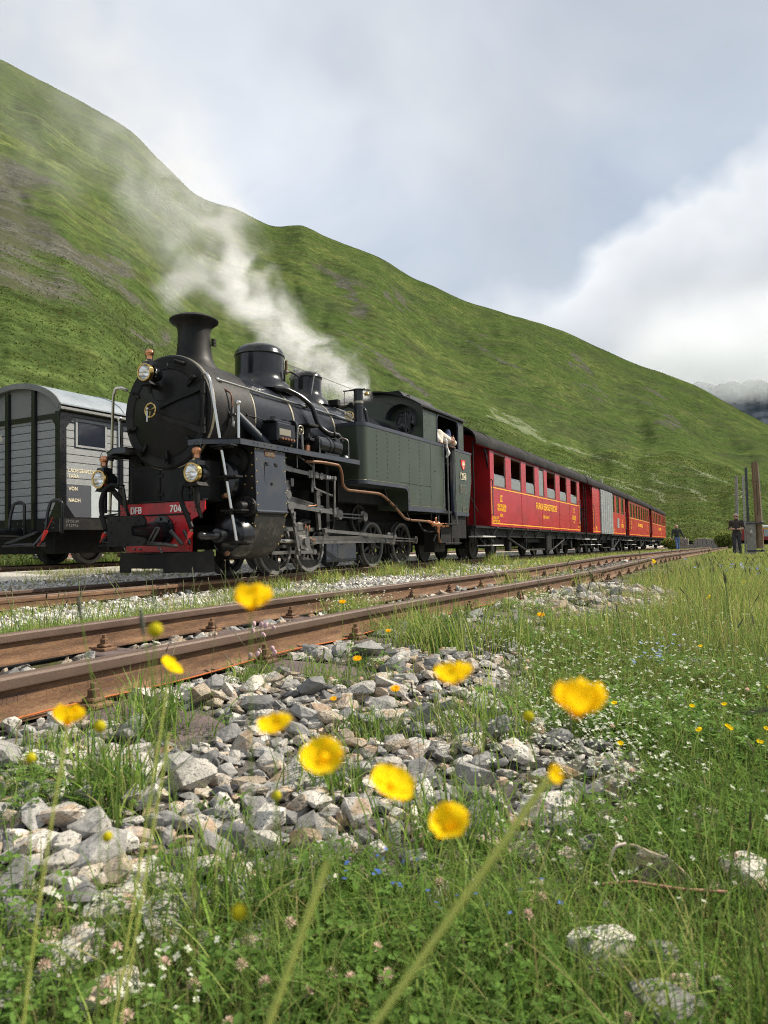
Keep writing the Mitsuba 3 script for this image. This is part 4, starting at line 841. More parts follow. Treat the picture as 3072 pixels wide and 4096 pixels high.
# handrails
L('boiler_handrail', [tube([(-6.80, 7.93, 2.395), (-6.80, 9.8, 2.37), (-6.80, 11.7, 2.345), (-6.80, 13.2, 2.33)], .020, 10), ball((-6.80, 7.93, 2.395), .034, 7)], 'mat_polished', True)
for y in (7.96, 10.22, 11.85): L('handrail_bracket', [cyl((-6.80, y, 2.385 - .02 * (y - 8) / 2), (-6.92, y, 2.36), .014, n=7), cyl((-6.80, y - .03, 2.375), (-6.80, y + .03, 2.37), .032, n=8)], 'mat_black_gloss')
L('blow_off_pipe', tube(bend([(-6.86, 7.96, 2.36), (-6.74, 8.0, 2.26), (-6.65, 8.05, 2.2), (-6.63, 8.05, 2.0)]), .013, 7), 'mat_dull_copper', True)
L('blow_off_cock', [cyl((-6.63, 8.05, 1.99), (-6.63, 8.05, 1.72), .022, n=8), cyl((-6.63, 8.05, 1.78), (-6.63, 8.05, 1.70), .032, n=8), cyl((-6.74, 8.05, 1.88), (-6.57, 8.05, 1.88), .028, n=8), bar((-6.66, 8.02, 1.9), (-6.70, 7.98, 2.06), .02, .012)], 'mat_steel', True)
for s in (0, 1):
    g = (lambda m: m) if s == 0 else mirm
    L('ladder_rail', g(tube(bend([(-6.74, 7.58, 2.33), (-6.70, 7.50, 2.37), (-6.60, 7.47, 2.37), (-6.545, 7.48, 2.27), (-6.25, 7.65, .02)]), .021, 10)), 'mat_polished', True)
    for z in (1.36, .93, .47, .03):
        t_ = (2.27 - z) / 2.25; x, y = -6.545 + .295 * t_, 7.48 + .17 * t_
        L('ladder_step', [g(box(x - .17, x + .20, y - .04, y + .12, z - .012, z + .012, .004)), g(bar((x - .15, y + .04, z - .02), (x + .18, y + .04, z - .02), .03, .02)), g(cyl((x, y, z - .06), (x, y, z + .03), .032, n=8))], 'mat_iron')
    L('short_post', [g(cyl((-6.32, 7.80, 1.47), (-6.32, 7.80, 1.95), .021, n=10)), g(ball((-6.32, 7.80, 1.98), .042, 7))], 'mat_polished', True)
# running boards with their angled front
for s in (0, 1):
    g = (lambda m: m) if s == 0 else mirm
    L('running_board', g(prism([(-6.86, 7.40), (-6.62, 7.40), (-6.20, 7.66), (-6.20, 11.00), (-6.86, 11.00)], 'z', 1.445, 1.465)), 'mat_black_matt')
    L('running_board_valance', [g(bar((-6.205, 7.68, 1.42), (-6.205, 11.0, 1.42), .075, .016)), g(bar((-6.62, 7.41, 1.42), (-6.205, 7.67, 1.42), .075, .016)), g(bar((-6.62, 7.405, 1.42), (-6.88, 7.405, 1.42), .075, .016))], 'mat_blue_black')
    L('tread_plate', g(box(-6.62, -6.36, 7.9, 8.15, 1.466, 1.486, .004)), 'mat_iron')
L('valance_rivets', [ball((-6.196, y, 1.425), .010, 4) for y in (7.98, 8.06, 8.22, 8.38, 8.55, 8.71, 8.79)], 'mat_iron', True)
L('sloping_pipe', [cyl((-6.76, 8.15, 2.0), (-6.52, 8.80, 1.46), .075, n=16)], 'mat_blue_black')
L('reach_rod', [tube([(-6.70, 7.9, 1.965), (-6.66, 8.6, 1.93), (-6.6, 9.3, 1.90)], .009, 6), ball((-6.67, 8.42, 1.945), .025, 5)], 'mat_iron', True)
# cylinder casings with two stacked cylinders
CP = [(-6.98, 1.44), (-6.25, 1.44), (-6.22, .50), (-6.25, .40), (-6.315, .13), (-6.385, -.01), (-6.48, -.10), (-6.60, -.165), (-6.76, -.20), (-6.98, -.20)]
for s in (0, 1):
    g = (lambda m: m) if s == 0 else mirm
    L('cylinder_casing', g(prism(CP, 'y', 8.06, 8.78)), 'mat_iron')
    L('casing_side_plate', [g(prism([(-6.252, 1.40), (-6.246, 1.40), (-6.214, .49), (-6.22, .49)], 'y', 8.05, 8.79)), g(prism([(-6.22, .492), (-6.214, .492), (-6.19, .47), (-6.222, .45)], 'y', 8.05, 8.79))], 'mat_blue_black')
    lower = [(-6.24, .45), (-6.245, .40), (-6.308, .13), (-6.378, -.015), (-6.475, -.106), (-6.598, -.172), (-6.76, -.207)]
    L('casing_lower_plate', g(prism(lower + [(x - .006, z + .004) for x, z in lower[::-1]], 'y', 8.05, 8.79)), 'mat_scuffed', 40)
    L('upper_cylinder_cover', g(rev([(.30, 8.06), (.30, 7.93), (.27, 7.885), (.12, 7.87), (.002, 7.87)], (-6.73, 0, .92), (0, 1, 0), 36)), 'mat_black_gloss')
    L('lower_cylinder_cover', g(rev([(.32, 8.06), (.32, 7.95), (.29, 7.86), (.24, 7.82), (.10, 7.81), (.10, 7.62), (.002, 7.60)], (-6.58, 0, .13), (0, 1, 0), 36)), 'mat_black_gloss')
    L('valve_chest_cover', [g(rev([(.15, 8.05), (.15, 8.0), (.07, 7.99), (.068, 7.83), (.045, 7.81), (.002, 7.80)], (-6.36, 0, .54), (0, 1, 0), 24))] + [g(disc((-6.36 + .125 * math.cos(a), 7.99, .54 + .125 * math.sin(a)), (0, 1, 0), .018, .03, 6)) for a in np.linspace(.3, 6.6, 8)[:-1]], 'mat_black_matt')
    L('tail_rod_sleeve', [g(cyl((-6.56, 7.3, .13), (-6.56, 7.7, .13), .055, n=12)), g(ball((-6.56, 7.30, .13), .058, 7))], 'mat_black_gloss', True)
    L('relief_valve', [g(cyl((-6.55, 7.75, .68), (-6.45, 7.68, .69), .035, n=9)), g(cyl((-6.50, 7.72, -.12), (-6.42, 7.66, -.11), .035, n=9))], 'mat_dull_copper')
    L('steam_chest_front', g(rev([(.20, 8.06), (.20, 8.02), (.10, 8.01), (.09, 7.97), (.002, 7.97)], (-6.55, 0, 1.20), (0, 1, 0), 24)), 'mat_iron')
rv = []
for z in np.linspace(1.37, .56, 6): rv += [(-6.245 - .0 + .033 * (1.4 - z), 8.075, z), (-6.245 + .033 * (1.4 - z), 8.765, z - .12)]
for y in (8.14, 8.28, 8.42, 8.56, 8.70): rv.append((-6.247, y, 1.375))
for z, x in ((.42, -6.24), (.26, -6.27), (.12, -6.305), (.0, -6.37)): rv += [(x, 8.08, z), (x, 8.76, z)]
L('casing_rivets', [ball(q, .0135, 4) for q in rv] + [ball((x, 8.045, z), .0135, 4) for x, z in [(-6.29, zz) for zz in np.linspace(1.3, .3, 7)] + [(-6.45, 1.1), (-6.40, .98), (-6.42, .86), (-6.55, 1.36), (-6.35, .10), (-6.42, -.02)]], 'mat_brass', True)
pl = L('maker_plate', box(-6.244, -6.234, 8.28, 8.52, 1.275, 1.355, .003), 'mat_dull_copper')
put(pl + '__lettering', [text('SYSTEME', .020, (-6.234, 8.345, 1.322), (0, 1, 0), (0, 0, 1), .003), text('WINTERTHUR', .020, (-6.234, 8.312, 1.289), (0, 1, 0), (0, 0, 1), .003)], 'mat_ring', False)
L('inspection_flap', [box(-6.236, -6.226, 8.26, 8.58, .84, 1.165, .003)], 'mat_blue_black')
L('flap_hinges', [box(-6.238, -6.214, y - .03, y + .03, 1.14, 1.19, .005) for y in (8.31, 8.53)] + [box(-6.23, -6.212, 8.40, 8.44, .86, .90, .004)], 'mat_iron')
# front: saddle box, buffer beam, plough, coupling
L('saddle_box', [box(-8.24, -6.72, 7.66, 8.10, .62, 1.20, .01), box(XC - .55, XC + .55, 7.72, 8.4, 1.0, 1.3)], 'mat_iron')
L('front_doors', [box(-8.18, -7.66, 7.645, 7.66, .66, 1.12, .004), box(-7.62, -7.10, 7.645, 7.66, .66, 1.12, .004)] + [box(x - .05, x + .05, 7.635, 7.65, z - .02, z + .02) for x in (-7.64, -7.08) for z in (.75, 1.02)] + [ball((x, 7.64, z), .012, 4) for x in (-7.69, -7.59, -7.13, -7.03) for z in (.75, .78, 1.02, 1.05)], 'mat_black_matt')
L('front_deck', box(-8.28, -6.70, 7.46, 8.1, .628, .648, .004), 'mat_iron')
bb = L('buffer_beam', prism([(-8.295, .455), (-8.295, .625), (-6.67, .622), (-6.67, .50), (-6.74, .435), (-6.93, .36), (-6.93, .455)], 'y', 7.49, 7.515), 'mat_buffer_red')
L('lower_beam', prism([(-8.19, -.08), (-8.19, .452), (-6.932, .452), (-6.932, -.08)], 'y', 7.505, 7.53), 'mat_buffer_red')
L('beam_strip', box(-8.29, -6.93, 7.47, 7.492, .438, .460, .004), 'mat_iron')
L('beam_rivets', [ball((x, 7.488, z), .016, 5) for x, z in ((-8.13, .555), (-6.95, .56), (-6.98, .30), (-7.23, .33), (-7.0, .17), (-7.0, .04), (-6.98, -.03))], 'mat_signal_red', True)
L('beam_bolts', [ball((x, 7.50, -.03), .02, 5) for x in (-8.02, -7.9)] + [ball((x, 7.485, z), .012, 5) for x in (-8.26, -8.22, -6.86, -6.82) for z in (.49, .54, .59)], 'mat_steel', True)
L('running_number', text('704', .095, (-7.31, 7.489, .483), (1, 0, 0), (0, 0, 1), .012, True, .88), 'mat_white', False)
L('owner_letters', text('DFB', .095, (-8.075, 7.489, .480), (1, 0, 0), (0, 0, 1), .012, True, .88), 'mat_white', False)
pw = []
for poly in ([(-8.16, -.365), (-8.13, -.07), (XC, -.115), (XC, -.305), (-7.86, -.305), (-7.89, -.368)], [(XC, -.115), (-6.50, -.07), (-6.47, -.09), (-6.47, -.345), (-6.495, -.365), (-7.215, -.365), (-7.215, -.305), (XC, -.305)]):
    v, f = prism(poly, 'y', 0, .018); v[:, 1] += 7.20 + .22 * np.abs(v[:, 0] - XC); pw.append((v, f))
L('snow_plough', pw, 'mat_black_matt')
L('plough_top', [prism([(-8.13, 7.35), (XC, 7.21), (-6.5, 7.42), (-6.6, 7.5), (-8.1, 7.5)], 'z', -.10, -.088)], 'mat_iron')
v, f = prism([(-7.82, .02), (-7.82, .395), (-7.80, .415), (-7.18, .415), (-7.12, .36), (-7.11, .32), (-7.14, .295), (-7.35, .28), (-7.37, .26), (-7.37, .17), (-7.35, .15), (-7.14, .12), (-7.11, .09), (-7.12, .05), (-7.18, .015), (-7.78, .005)], 'y', 6.84, 6.875)
L('buffer_plate', (v, f), 'mat_black_matt')
L('buffer_plate_bolts', [disc((x, 6.838, z), (0, 1, 0), .018, .012, 6) for x, z in [(-7.75, .34), (-7.6, .37), (-7.45, .37), (-7.25, .35), (-7.3, .31), (-7.75, .06), (-7.6, .04), (-7.45, .04), (-7.25, .07), (-7.75, .2)]], 'mat_iron')
L('draw_gear', [cyl((XC, 6.87, .20), (XC, 7.5, .20), .13, n=20), disc((XC + .03, 7.49, .22), (0, 1, 0), .215, .03, 24), cyl((XC, 7.3, .2), (XC, 7.42, .2), .15, n=20)], 'mat_black_gloss')
L('draw_gear_bolts', [disc((XC + .03 + .175 * math.cos(a), 7.468, .22 + .175 * math.sin(a)), (0, 1, 0), .026, .03, 6) for a in np.linspace(0, 6.28, 8)[:-1]], 'mat_black_gloss')
L('screw_coupling', [tube(bend([(-7.24, 7.0, .05), (-7.14, 7.05, .25), (-7.08, 7.06, .25), (-7.17, 7.0, .05)], 5), .017, 8), cyl((-7.28, 7.0, .04), (-7.0, 7.04, .03), .03, n=9), cyl((-7.02, 7.05, .03), (-6.9, 7.2, .0), .025, n=8), cyl((-7.08, 7.02, .03), (-6.97, 6.98, -.07), .012, n=7), ball((-6.965, 6.978, -.075), .02, 6), bar((-7.12, 7.3, .22), (-6.95, 7.35, .02), .05, .02), bar((-7.02, 7.45, .22), (-6.9, 7.45, .02), .04, .02)], 'mat_coupling', True)
def corrugated(pts, r):
    p_ = bend(pts, 8); s_ = np.concatenate([[0], np.cumsum(np.linalg.norm(np.diff(p_, axis=0), axis=1))]); t_ = np.linspace(0, s_[-1], int(s_[-1] / .009)); q = np.stack([np.interp(t_, s_, p_[:, i]) for i in range(3)], -1)
    return tube(q, r, 9, rad=r * (1 + .13 * np.cos(np.arange(len(t_)) * np.pi)))
for pts, e0, e1 in (([(-6.72, 7.25, .80), (-6.80, 7.2, .84), (-6.83, 7.18, .70), (-6.78, 7.18, .55), (-6.70, 7.18, .40), (-6.625, 7.18, .24)], (-6.622, 7.18, .22), (-6.665, 7.16, .11)), ([(-8.06, 7.25, .86), (-8.12, 7.2, .90), (-8.22, 7.15, .84), (-8.27, 7.12, .66), (-8.25, 7.12, .45), (-8.17, 7.12, .25)], (-8.165, 7.12, .22), (-8.22, 7.1, .14))):
    h_ = L('brake_hose', corrugated(pts, .034), 'mat_iron', True)
    L('hose_coupling', [cyl(e0, (np.array(e0) * .75 + np.array(e1) * .25), .022, n=9)], 'mat_steel')
    L('hose_cap', [cyl(np.array(e0) * .7 + np.array(e1) * .3, e1, .036, .022, n=10), cyl(e1, np.array(e1) + [-.05, 0, -.07], .006, n=5)], 'mat_signal_red')
    L('hose_standpipe', tube(bend([np.array(pts[0]) + [.0, .0, -.0], np.array(pts[0]) + [.03, .05, .0], (pts[0][0] + .05, 7.34, .55), (pts[0][0] + .05, 7.42, .38)]), .028, 9), 'mat_black_gloss', True)
L('front_struts', [bar((-8.55, 7.5, .93), (-8.20, 7.5, .62), .08, .03), bar((-8.6, 7.45, .55), (-8.28, 7.5, .53), .02, .02), bar((-8.6, 7.45, .47), (-8.28, 7.5, .50), .02, .02)], 'mat_iron')
# lamps
def loco_lamp(x, y, z, r):
    t_ = L('headlamp', [rev([(r * .98, .12), (r * 1.0, .13), (r * .96, .20), (r * .7, .27), (r * .3, .30), (.002, .30)], (x, y, z), (0, 1, 0), 28), box(x - .07, x + .07, y + .02, y + .2, z + r * .8, z + r + .05, .01)], 'mat_black_gloss')
    put(t_ + '__bezel', [torus((x, y - .005, z), (0, 1, 0), r * 1.0, .012, 32), rev([(r * 1.02, -.005), (r * 1.05, 0), (r * 1.05, .06), (r * 1.0, .065), (r * 1.0, .0), (r * 1.02, -.005)], (x, y, z), (0, 1, 0), 32), box(x + r * .85, x + r * 1.15, y, y + .05, z - .02, z + .045, .006)], 'mat_brass', 40)
    put(t_ + '__reflector', rev([(r * .93, .004), (r * .8, .05), (r * .55, .09), (r * .25, .112), (.002, .115)], (x, y, z), (0, 1, 0), 28, False), 'mat_reflector', True)
    put(t_ + '__lens', rev([(r * .95, .0), (r * .95, .004)], (x, y, z), (0, 1, 0), 28), 'mat_pane', True)
    put(t_ + '__bulb', ball((x, y + .07, z), r * .09, 6), 'mat_cream', True)
    zt = z + r + .03
    put(t_ + '__copper_chimney', rev([(.040, zt + .045), (.040, zt + .10), (.044, zt + .105), (.062, zt + .125), (.066, zt + .145), (.062, zt + .165), (.058, zt + .17), (.054, zt + .18), (.03, zt + .196), (.002, zt + .20)], (x, y + .10, 0), (0, 0, 1), 24), 'mat_copper', 40)
    put(t_ + '__neck', rev([(.062, zt - .02), (.05, zt + .03), (.046, zt + .05)], (x, y + .10, 0), (0, 0, 1), 20), 'mat_black_gloss')
    put(t_ + '__badge', disc((x, y + .047, zt + .02), (0, 1, 0), .02, .01, 12), 'mat_brass')
    a_ = np.linspace(-.25, np.pi + .25, 18)
    put(t_ + '__handle', tube([(x + .078 * math.cos(q), y + .10, zt + .165 + .10 * math.sin(q)) for q in a_] , .005, 6), 'mat_black_gloss', True)
    put(t_ + '__handle_legs', [tube([(x + s_ * .076, y + .10, zt + .14), (x + s_ * .055, y + .10, zt + .0), (x + s_ * .05, y + .10, zt - .03)], .005, 5) for s_ in (-1, 1)], 'mat_black_gloss', True)
    put(t_ + '__bracket', [prism([(x - .10, z - r - .05), (x - .06, z - r + .0), (x + .06, z - r + .0), (x + .10, z - r - .05)], 'y', y + .02, y + .22), box(x - .02, x + .02, y + .09, y + .13, z - r - .16, z - r - .03)], 'mat_iron')
loco_lamp(XC + .88, 7.16, .975, .122); loco_lamp(XC - .88, 7.16, .985, .122); loco_lamp(XC, 7.19, 2.44, .118)
L('lamp_brackets', [cyl((x, 7.27, .5), (x, 7.27, .84), .03, n=8) for x in (XC + .88, XC - .88)] + [bar((XC + .0, 7.3, 2.26), (XC, 7.58, 2.26), .05, .04)], 'mat_iron')
L('lamp_cable', [tube(bend([(XC + .11, 7.38, 2.44), (XC + .2, 7.45, 2.3), (XC + .23, 7.45, 2.15), (XC + .12, 7.42, 2.06), (XC - .02, 7.40, 2.08), (XC - .02, 7.36, 2.18)], 8), .006, 5), tube(bend([(XC + .2, 7.42, 2.5), (XC + .14, 7.48, 2.62), (XC + .25, 7.55, 2.66), (XC + .33, 7.6, 2.62)], 6), .008, 5), cyl((XC + .26, 7.5, 2.63), (XC + .36, 7.6, 2.60), .03, n=8)], 'mat_iron', True)
# fittings on the running board
lb = L('lubricator', [box(-6.66, -6.34, 8.74, 9.22, 1.56, 1.86, .02), box(-6.62, -6.38, 8.72, 9.18, 1.86, 1.90, .01), cyl((-6.46, 8.80, 1.9), (-6.46, 8.80, 1.95), .05, n=10), cyl((-6.46, 9.1, 1.9), (-6.46, 9.1, 1.94), .06, n=10), rev([(.10, 0), (.10, .06), (.06, .07), (.06, .12)], (-6.42, 9.22, 1.85), (0, 1, 0), 16)], 'mat_black_gloss')
put(lb + '__plate', box(-6.338, -6.33, 8.78, 9.08, 1.66, 1.76, .002), 'mat_ring'); [put(sub(lb, 'union'), cyl((-6.33, 8.80 + .075 * i, 1.60), (-6.28, 8.80 + .075 * i, 1.60), .018, n=7), 'mat_copper') for i in range(5)]
put(lb + '__handwheel', [torus((-6.34, 9.36, 1.80), (1, 0, 0), .075, .013, 22), disc((-6.34, 9.36, 1.8), (1, 0, 0), .03, .05, 10)], 'mat_ring', True)
L('drive_rods', [cyl((-6.32, 9.22, 1.48), (-6.33, 9.26, 1.84), .014, n=7), cyl((-6.32, 9.38, 1.48), (-6.32, 9.36, 1.74), .022, n=8), cyl((-6.31, 9.86, 1.48), (-6.31, 9.86, 1.75), .014, n=7)], 'mat_steel')
L('oil_filter', [cyl((-6.5, 9.78, 1.47), (-6.5, 9.78, 1.96), .055, n=14), box(-6.62, -6.38, 9.68, 9.88, 1.68, 1.73, .008), box(-6.64, -6.36, 9.64, 9.92, 1.92, 1.965, .008), cyl((-6.46, 9.86, 1.5), (-6.40, 9.95, 1.5), .06, n=9)], 'mat_iron')
L('filter_base', cyl((-6.5, 9.78, 1.50), (-6.5, 9.78, 1.62), .058, n=14), 'mat_copper')
pm = L('air_pump', [rev([(.002, 9.84), (.12, 9.85), (.15, 9.88), (.15, 10.14), (.165, 10.15), (.165, 10.20), (.13, 10.21), (.13, 10.30)], (-6.42, 0, 1.64), (0, 1, 0), 28), rev([(.13, 10.30), (.145, 10.31), (.145, 10.56), (.12, 10.6), (.002, 10.62)], (-6.42, 0, 1.64), (0, 1, 0), 24), box(-6.6, -6.3, 10.02, 10.5, 1.47, 1.52, .01), box(-6.46, -6.30, 10.36, 10.52, 1.60, 1.80, .015)], 'mat_black_gloss')
put(pm + '__cap', [rev([(.11, 9.835), (.06, 9.825), (.02, 9.822)], (-6.42, 0, 1.64), (0, 1, 0), 20)], 'mat_iron'); put(pm + '__oiler', rev([(.05, 1.465), (.06, 1.48), (.03, 1.52), (.012, 1.53)], (-6.30, 10.68, 0), (0, 0, 1), 14), 'mat_polished', True)
put(pm + '__pipe', tube(bend([(-6.28, 10.75, 1.48), (-6.28, 10.75, 1.80), (-6.36, 10.66, 1.84), (-6.40, 10.6, 1.80)]), .014, 7), 'mat_steel', True)
L('steam_pipe', tube(bend([(-6.98, 9.55, 2.58), (-6.9, 9.72, 2.60), (-6.78, 9.98, 2.52), (-6.66, 10.18, 2.36), (-6.62, 10.25, 2.14), (-6.58, 10.30, 2.0), (-6.50, 10.42, 1.90), (-6.45, 10.68, 1.90), (-6.42, 10.72, 1.84), (-6.42, 10.72, 1.7)], 4), .045, 10), 'mat_black_gloss', True)
L('pipe_flanges', [disc((-6.48, 10.55, 1.90), (0, 1, 0), .065, .03, 12), disc((-6.42, 10.72, 1.80), (0, 0, 1), .06, .03, 12)], 'mat_iron')
# wheels
AX = [9.45, 10.46, 12.78, 14.14]; AZL = -.042
for s in (0, 1):
    g = (lambda m: m) if s == 0 else mirm
    for k_, y in enumerate(AX):
        w_ = L('driving_wheel', [g(rev([(.11, -.02), (.11, .075), (.06, .08), (.002, .08)], (-6.99, y, AZL), (1, 0, 0), 18)), g(rev([(.355, -.01), (.40, -.01), (.40, .04), (.355, .04), (.355, -.01)], (-6.99, y, AZL), (1, 0, 0), 40))], 'mat_dark_wheel')
        put(w_ + '__tyre', g(rev([(.395, -.06), (.47, -.06), (.472, -.03), (.455, -.015), (.455, .06), (.45, .065), (.405, .065), (.395, .05), (.395, -.06)], (-6.99, y, AZL), (1, 0, 0), 48)), 'mat_tyre', 40)
        for i in range(10):
            a = 2 * np.pi * i / 10 + .2 * k_; d = np.array([0, math.cos(a), math.sin(a)]); c_ = np.array([-6.975, y, AZL]); put(sub(w_, 'spoke'), g(bar(c_ + d * .10, c_ + d * .365, .055, .035, (0, -math.sin(a), math.cos(a)))), 'mat_dark_wheel')
        a0 = -1.9 + .1 * k_; sec = [(.365 * math.cos(q), .365 * math.sin(q)) for q in np.linspace(a0 - .95, a0 + .95, 12)]
        put(w_ + '__counterweight', g(prism(shapely.Polygon([(y + p_[0], AZL + p_[1]) for p_ in sec]), 'x', -6.975, -6.945)), 'mat_dark_wheel')
    L('axle_boxes', [g(box(-7.2, -7.05, y - .14, y + .14, AZL - .16, AZL + .2)) for y in AX], 'mat_iron')
L('main_frame', [box(-7.98, -6.98 - .12, 8.7, 16.2, .28, .95), box(-7.05, -7.02, 8.3, 16.2, .10, .42), box(mir(-7.02), mir(-7.05), 8.3, 16.2, .10, .42), box(-7.9, -7.06, 8.0, 16.2, -.05, .3)], 'mat_iron')
L('ash_pan', [box(-8.0, -6.96, 11.05, 12.15, -.36, .08, .01), box(-6.962, -6.955, 11.45, 11.47, -.36, .08)], 'mat_blue_black')
L('firebox_side', [box(-8.3, -6.66, 11.0, 13.9, .75, 1.3)], 'mat_iron')
L('axles', [cyl((-7.9, y, AZL), (-7.06, y, AZL), .08) for y in AX], 'mat_iron')
L('rack_wheels', [rev([(.24, -.03), (.29, -.03), (.29, .03), (.24, .03), (.24, -.03)], (-6.97, y, z), (1, 0, 0), 30) for y, z in ((11.05, .42), (12.25, .46))] + [disc((-6.97, y, z), (1, 0, 0), .07, .1, 14) for y, z in ((11.05, .42), (12.25, .46))] + [bar((-6.97, y, z - .26), (-6.97, y, z + .26), .03, .03, (0, 1, 0)) for y, z in ((11.05, .42), (12.25, .46))] + [bar((-6.97, y - .26, z), (-6.97, y + .26, z), .03, .03) for y, z in ((11.05, .42), (12.25, .46))], 'mat_dark_wheel')
L('brake_shoes', [box(-6.99, -6.93, y, y + .05, -.25, .12, .01) for y in (9.98, 12.27, 13.33, 13.62, 14.64)] + [bar((-6.95, y, .35), (-6.95, y, -.1), .05, .03, (0, 1, 0)) for y in (12.24, 13.36, 13.6)], 'mat_iron')
# rods and valve gear on the near side
S = 'mat_steel'
L('connecting_rod', [bar((-6.46, 9.76, .055), (-6.46, 12.50, .065), .020, .05), bar((-6.46, 9.78, .0), (-6.46, 12.40, .0), .020, .05), bar((-6.455, 9.76, .028), (-6.455, 12.48, .033), .055, .02), disc((-6.46, 12.66, .06), (1, 0, 0), .10, .07, 20), box(-6.50, -6.42, 12.42, 12.58, -.03, .11, .01)], S)
L('crank_pins', [disc((-6.44, 12.72, .10), (1, 0, 0), .045, .14, 12), box(-6.50, -6.42, 12.66, 12.80, -.06, .17, .015), box(-6.49, -6.43, 12.50, 12.62, .05, .18, .012), disc((-6.42, 12.74, .16), (1, 0, 0), .022, .08, 10)], S)
L('eccentric_rod', [bar((-6.38, 10.09, .21), (-6.38, 12.66, .09), .055, .03), disc((-6.38, 10.09, .21), (1, 0, 0), .045, .06, 14), disc((-6.38, 12.66, .095), (1, 0, 0), .05, .06, 14)], S)
L('coupling_rod', [bar((-6.62, 9.5, .085), (-6.62, 12.78, .085), .07, .04), bar((-6.60, 12.78, .09), (-6.60, 14.02, .05), .022, .04), bar((-6.60, 12.78, .03), (-6.60, 14.02, .0), .022, .04), disc((-6.60, 14.10, .03), (1, 0, 0), .085, .07, 18), disc((-6.62, 10.46, .085), (1, 0, 0), .09, .06, 18)], S)
L('rod_bush', [disc((-6.555, 14.10, .03), (1, 0, 0), .04, .03, 14)], 'mat_dark_wheel')
L('piston_rod', cyl((-6.56, 8.78, .055), (-6.56, 9.50, .04), .038, n=14), 'mat_polished', True)
L('crosshead', [box(-6.64, -6.44, 9.42, 9.62, -.05, .13, .015), box(-6.60, -6.48, 9.40, 9.74, .10, .20, .01), disc((-6.46, 9.60, .03), (1, 0, 0), .075, .12, 18), prism([(9.45, -.02), (9.70, -.02), (9.80, -.14), (9.72, -.16), (9.60, -.10), (9.45, -.08)], 'x', -6.47, -6.43), box(-6.58, -6.46, 9.42, 9.58, .20, .34, .02), box(-6.58, -6.48, 9.64, 9.76, .12, .28, .012)], S)
L('crosshead_oilers', [cyl((-6.45, 9.72, .2), (-6.45, 9.72, .30), .018, n=7), cyl((-6.45, 9.62, .24), (-6.45, 9.62, .31), .015, n=7), tube(bend([(-6.43, 9.72, .10), (-6.41, 9.78, .06), (-6.41, 9.84, .07), (-6.42, 9.83, .0)]), .008, 5), tube([(-6.40, 9.62, .60), (-6.38, 9.85, .63)], .008, 5)], 'mat_copper', True)
L('slide_bars', [box(-6.60, -6.50, 8.78, 9.95, .20, .26), box(-6.60, -6.50, 8.78, 9.95, -.16, -.11)], S)
L('combination_lever', [bar((-6.40, 9.16, .57), (-6.40, 9.34, -.14), .055, .03, (0, 1, 0)), disc((-6.40, 9.34, -.14), (1, 0, 0), .045, .06, 14), disc((-6.40, 9.24, .30), (1, 0, 0), .03, .06, 12), disc((-6.40, 9.16, .57), (1, 0, 0), .04, .06, 14)], S)
L('union_link', [bar((-6.37, 9.34, -.138), (-6.37, 9.75, -.14), .05, .03), disc((-6.37, 9.74, -.14), (1, 0, 0), .042, .05, 14)], S)
L('radius_rod', [bar((-6.41, 9.15, .60), (-6.41, 10.45, .525), .075, .03), disc((-6.41, 9.17, .60), (1, 0, 0), .05, .06, 14), disc((-6.41, 10.44, .525), (1, 0, 0), .042, .06, 14), disc((-6.41, 9.07, .59), (1, 0, 0), .055, .10, 14)], S)
L('valve_guide', [cyl((-6.48, 8.78, .595), (-6.44, 9.12, .59), .042, n=12), bar((-6.39, 9.09, .62), (-6.39, 9.22, .38), .07, .03, (0, 1, 0)), disc((-6.38, 9.18, .47), (1, 0, 0), .032, .06, 10)], S)
L('expansion_link', [bar((-6.45, 9.96, .84), (-6.45, 9.98, .50), .075, .05, (0, 1, 0)), bar((-6.45, 9.98, .50), (-6.45, 10.02, .22), .07, .05, (0, 1, 0)), bar((-6.50, 10.10, .82), (-6.50, 10.12, .30), .05, .03, (0, 1, 0)), box(-6.48, -6.42, 9.93, 10.10, .80, .86, .006), disc((-6.41, 10.0, .53), (1, 0, 0), .035, .06, 12)], S)
L('link_hanger', [bar((-6.38, 10.42, 1.11), (-6.38, 10.41, .53), .055, .025, (0, 1, 0)), disc((-6.38, 10.42, 1.11), (1, 0, 0), .04, .05, 14)], S)
L('lifting_arm', [bar((-6.42, 9.02, 1.18), (-6.42, 9.22, 1.165), .08, .03), bar((-6.42, 9.15, 1.165), (-6.42, 9.72, 1.135), .062, .025), box(-6.44, -6.40, 9.68, 9.80, 1.07, 1.20, .006), bar((-6.42, 9.86, 1.13), (-6.42, 10.42, 1.11), .075, .03), disc((-6.42, 9.03, 1.18), (1, 0, 0), .048, .05, 14), disc((-6.42, 9.90, 1.13), (1, 0, 0), .055, .05, 14), disc((-6.42, 10.05, 1.12), (1, 0, 0), .06, .05, 14)], S)
L('lifting_arm_pins', [disc((-6.39, y, 1.115), (1, 0, 0), .028, .03, 10) for y in (10.20, 10.28, 10.36)], 'mat_polished')
L('reversing_rods', [bar((-6.36, 9.73, 1.44), (-6.36, 9.77, .90), .022, .014, (0, 1, 0)), bar((-6.36, 9.77, .90), (-6.36, 10.28, .81), .03, .014), bar((-6.36, 9.28, 1.40), (-6.36, 9.74, 1.245), .022, .012), bar((-6.36, 9.27, 1.43), (-6.36, 9.275, 1.20), .022, .014, (0, 1, 0)), disc((-6.355, 9.77, .90), (1, 0, 0), .02, .03, 8), disc((-6.355, 10.28, .81), (1, 0, 0), .022, .03, 8)], S)
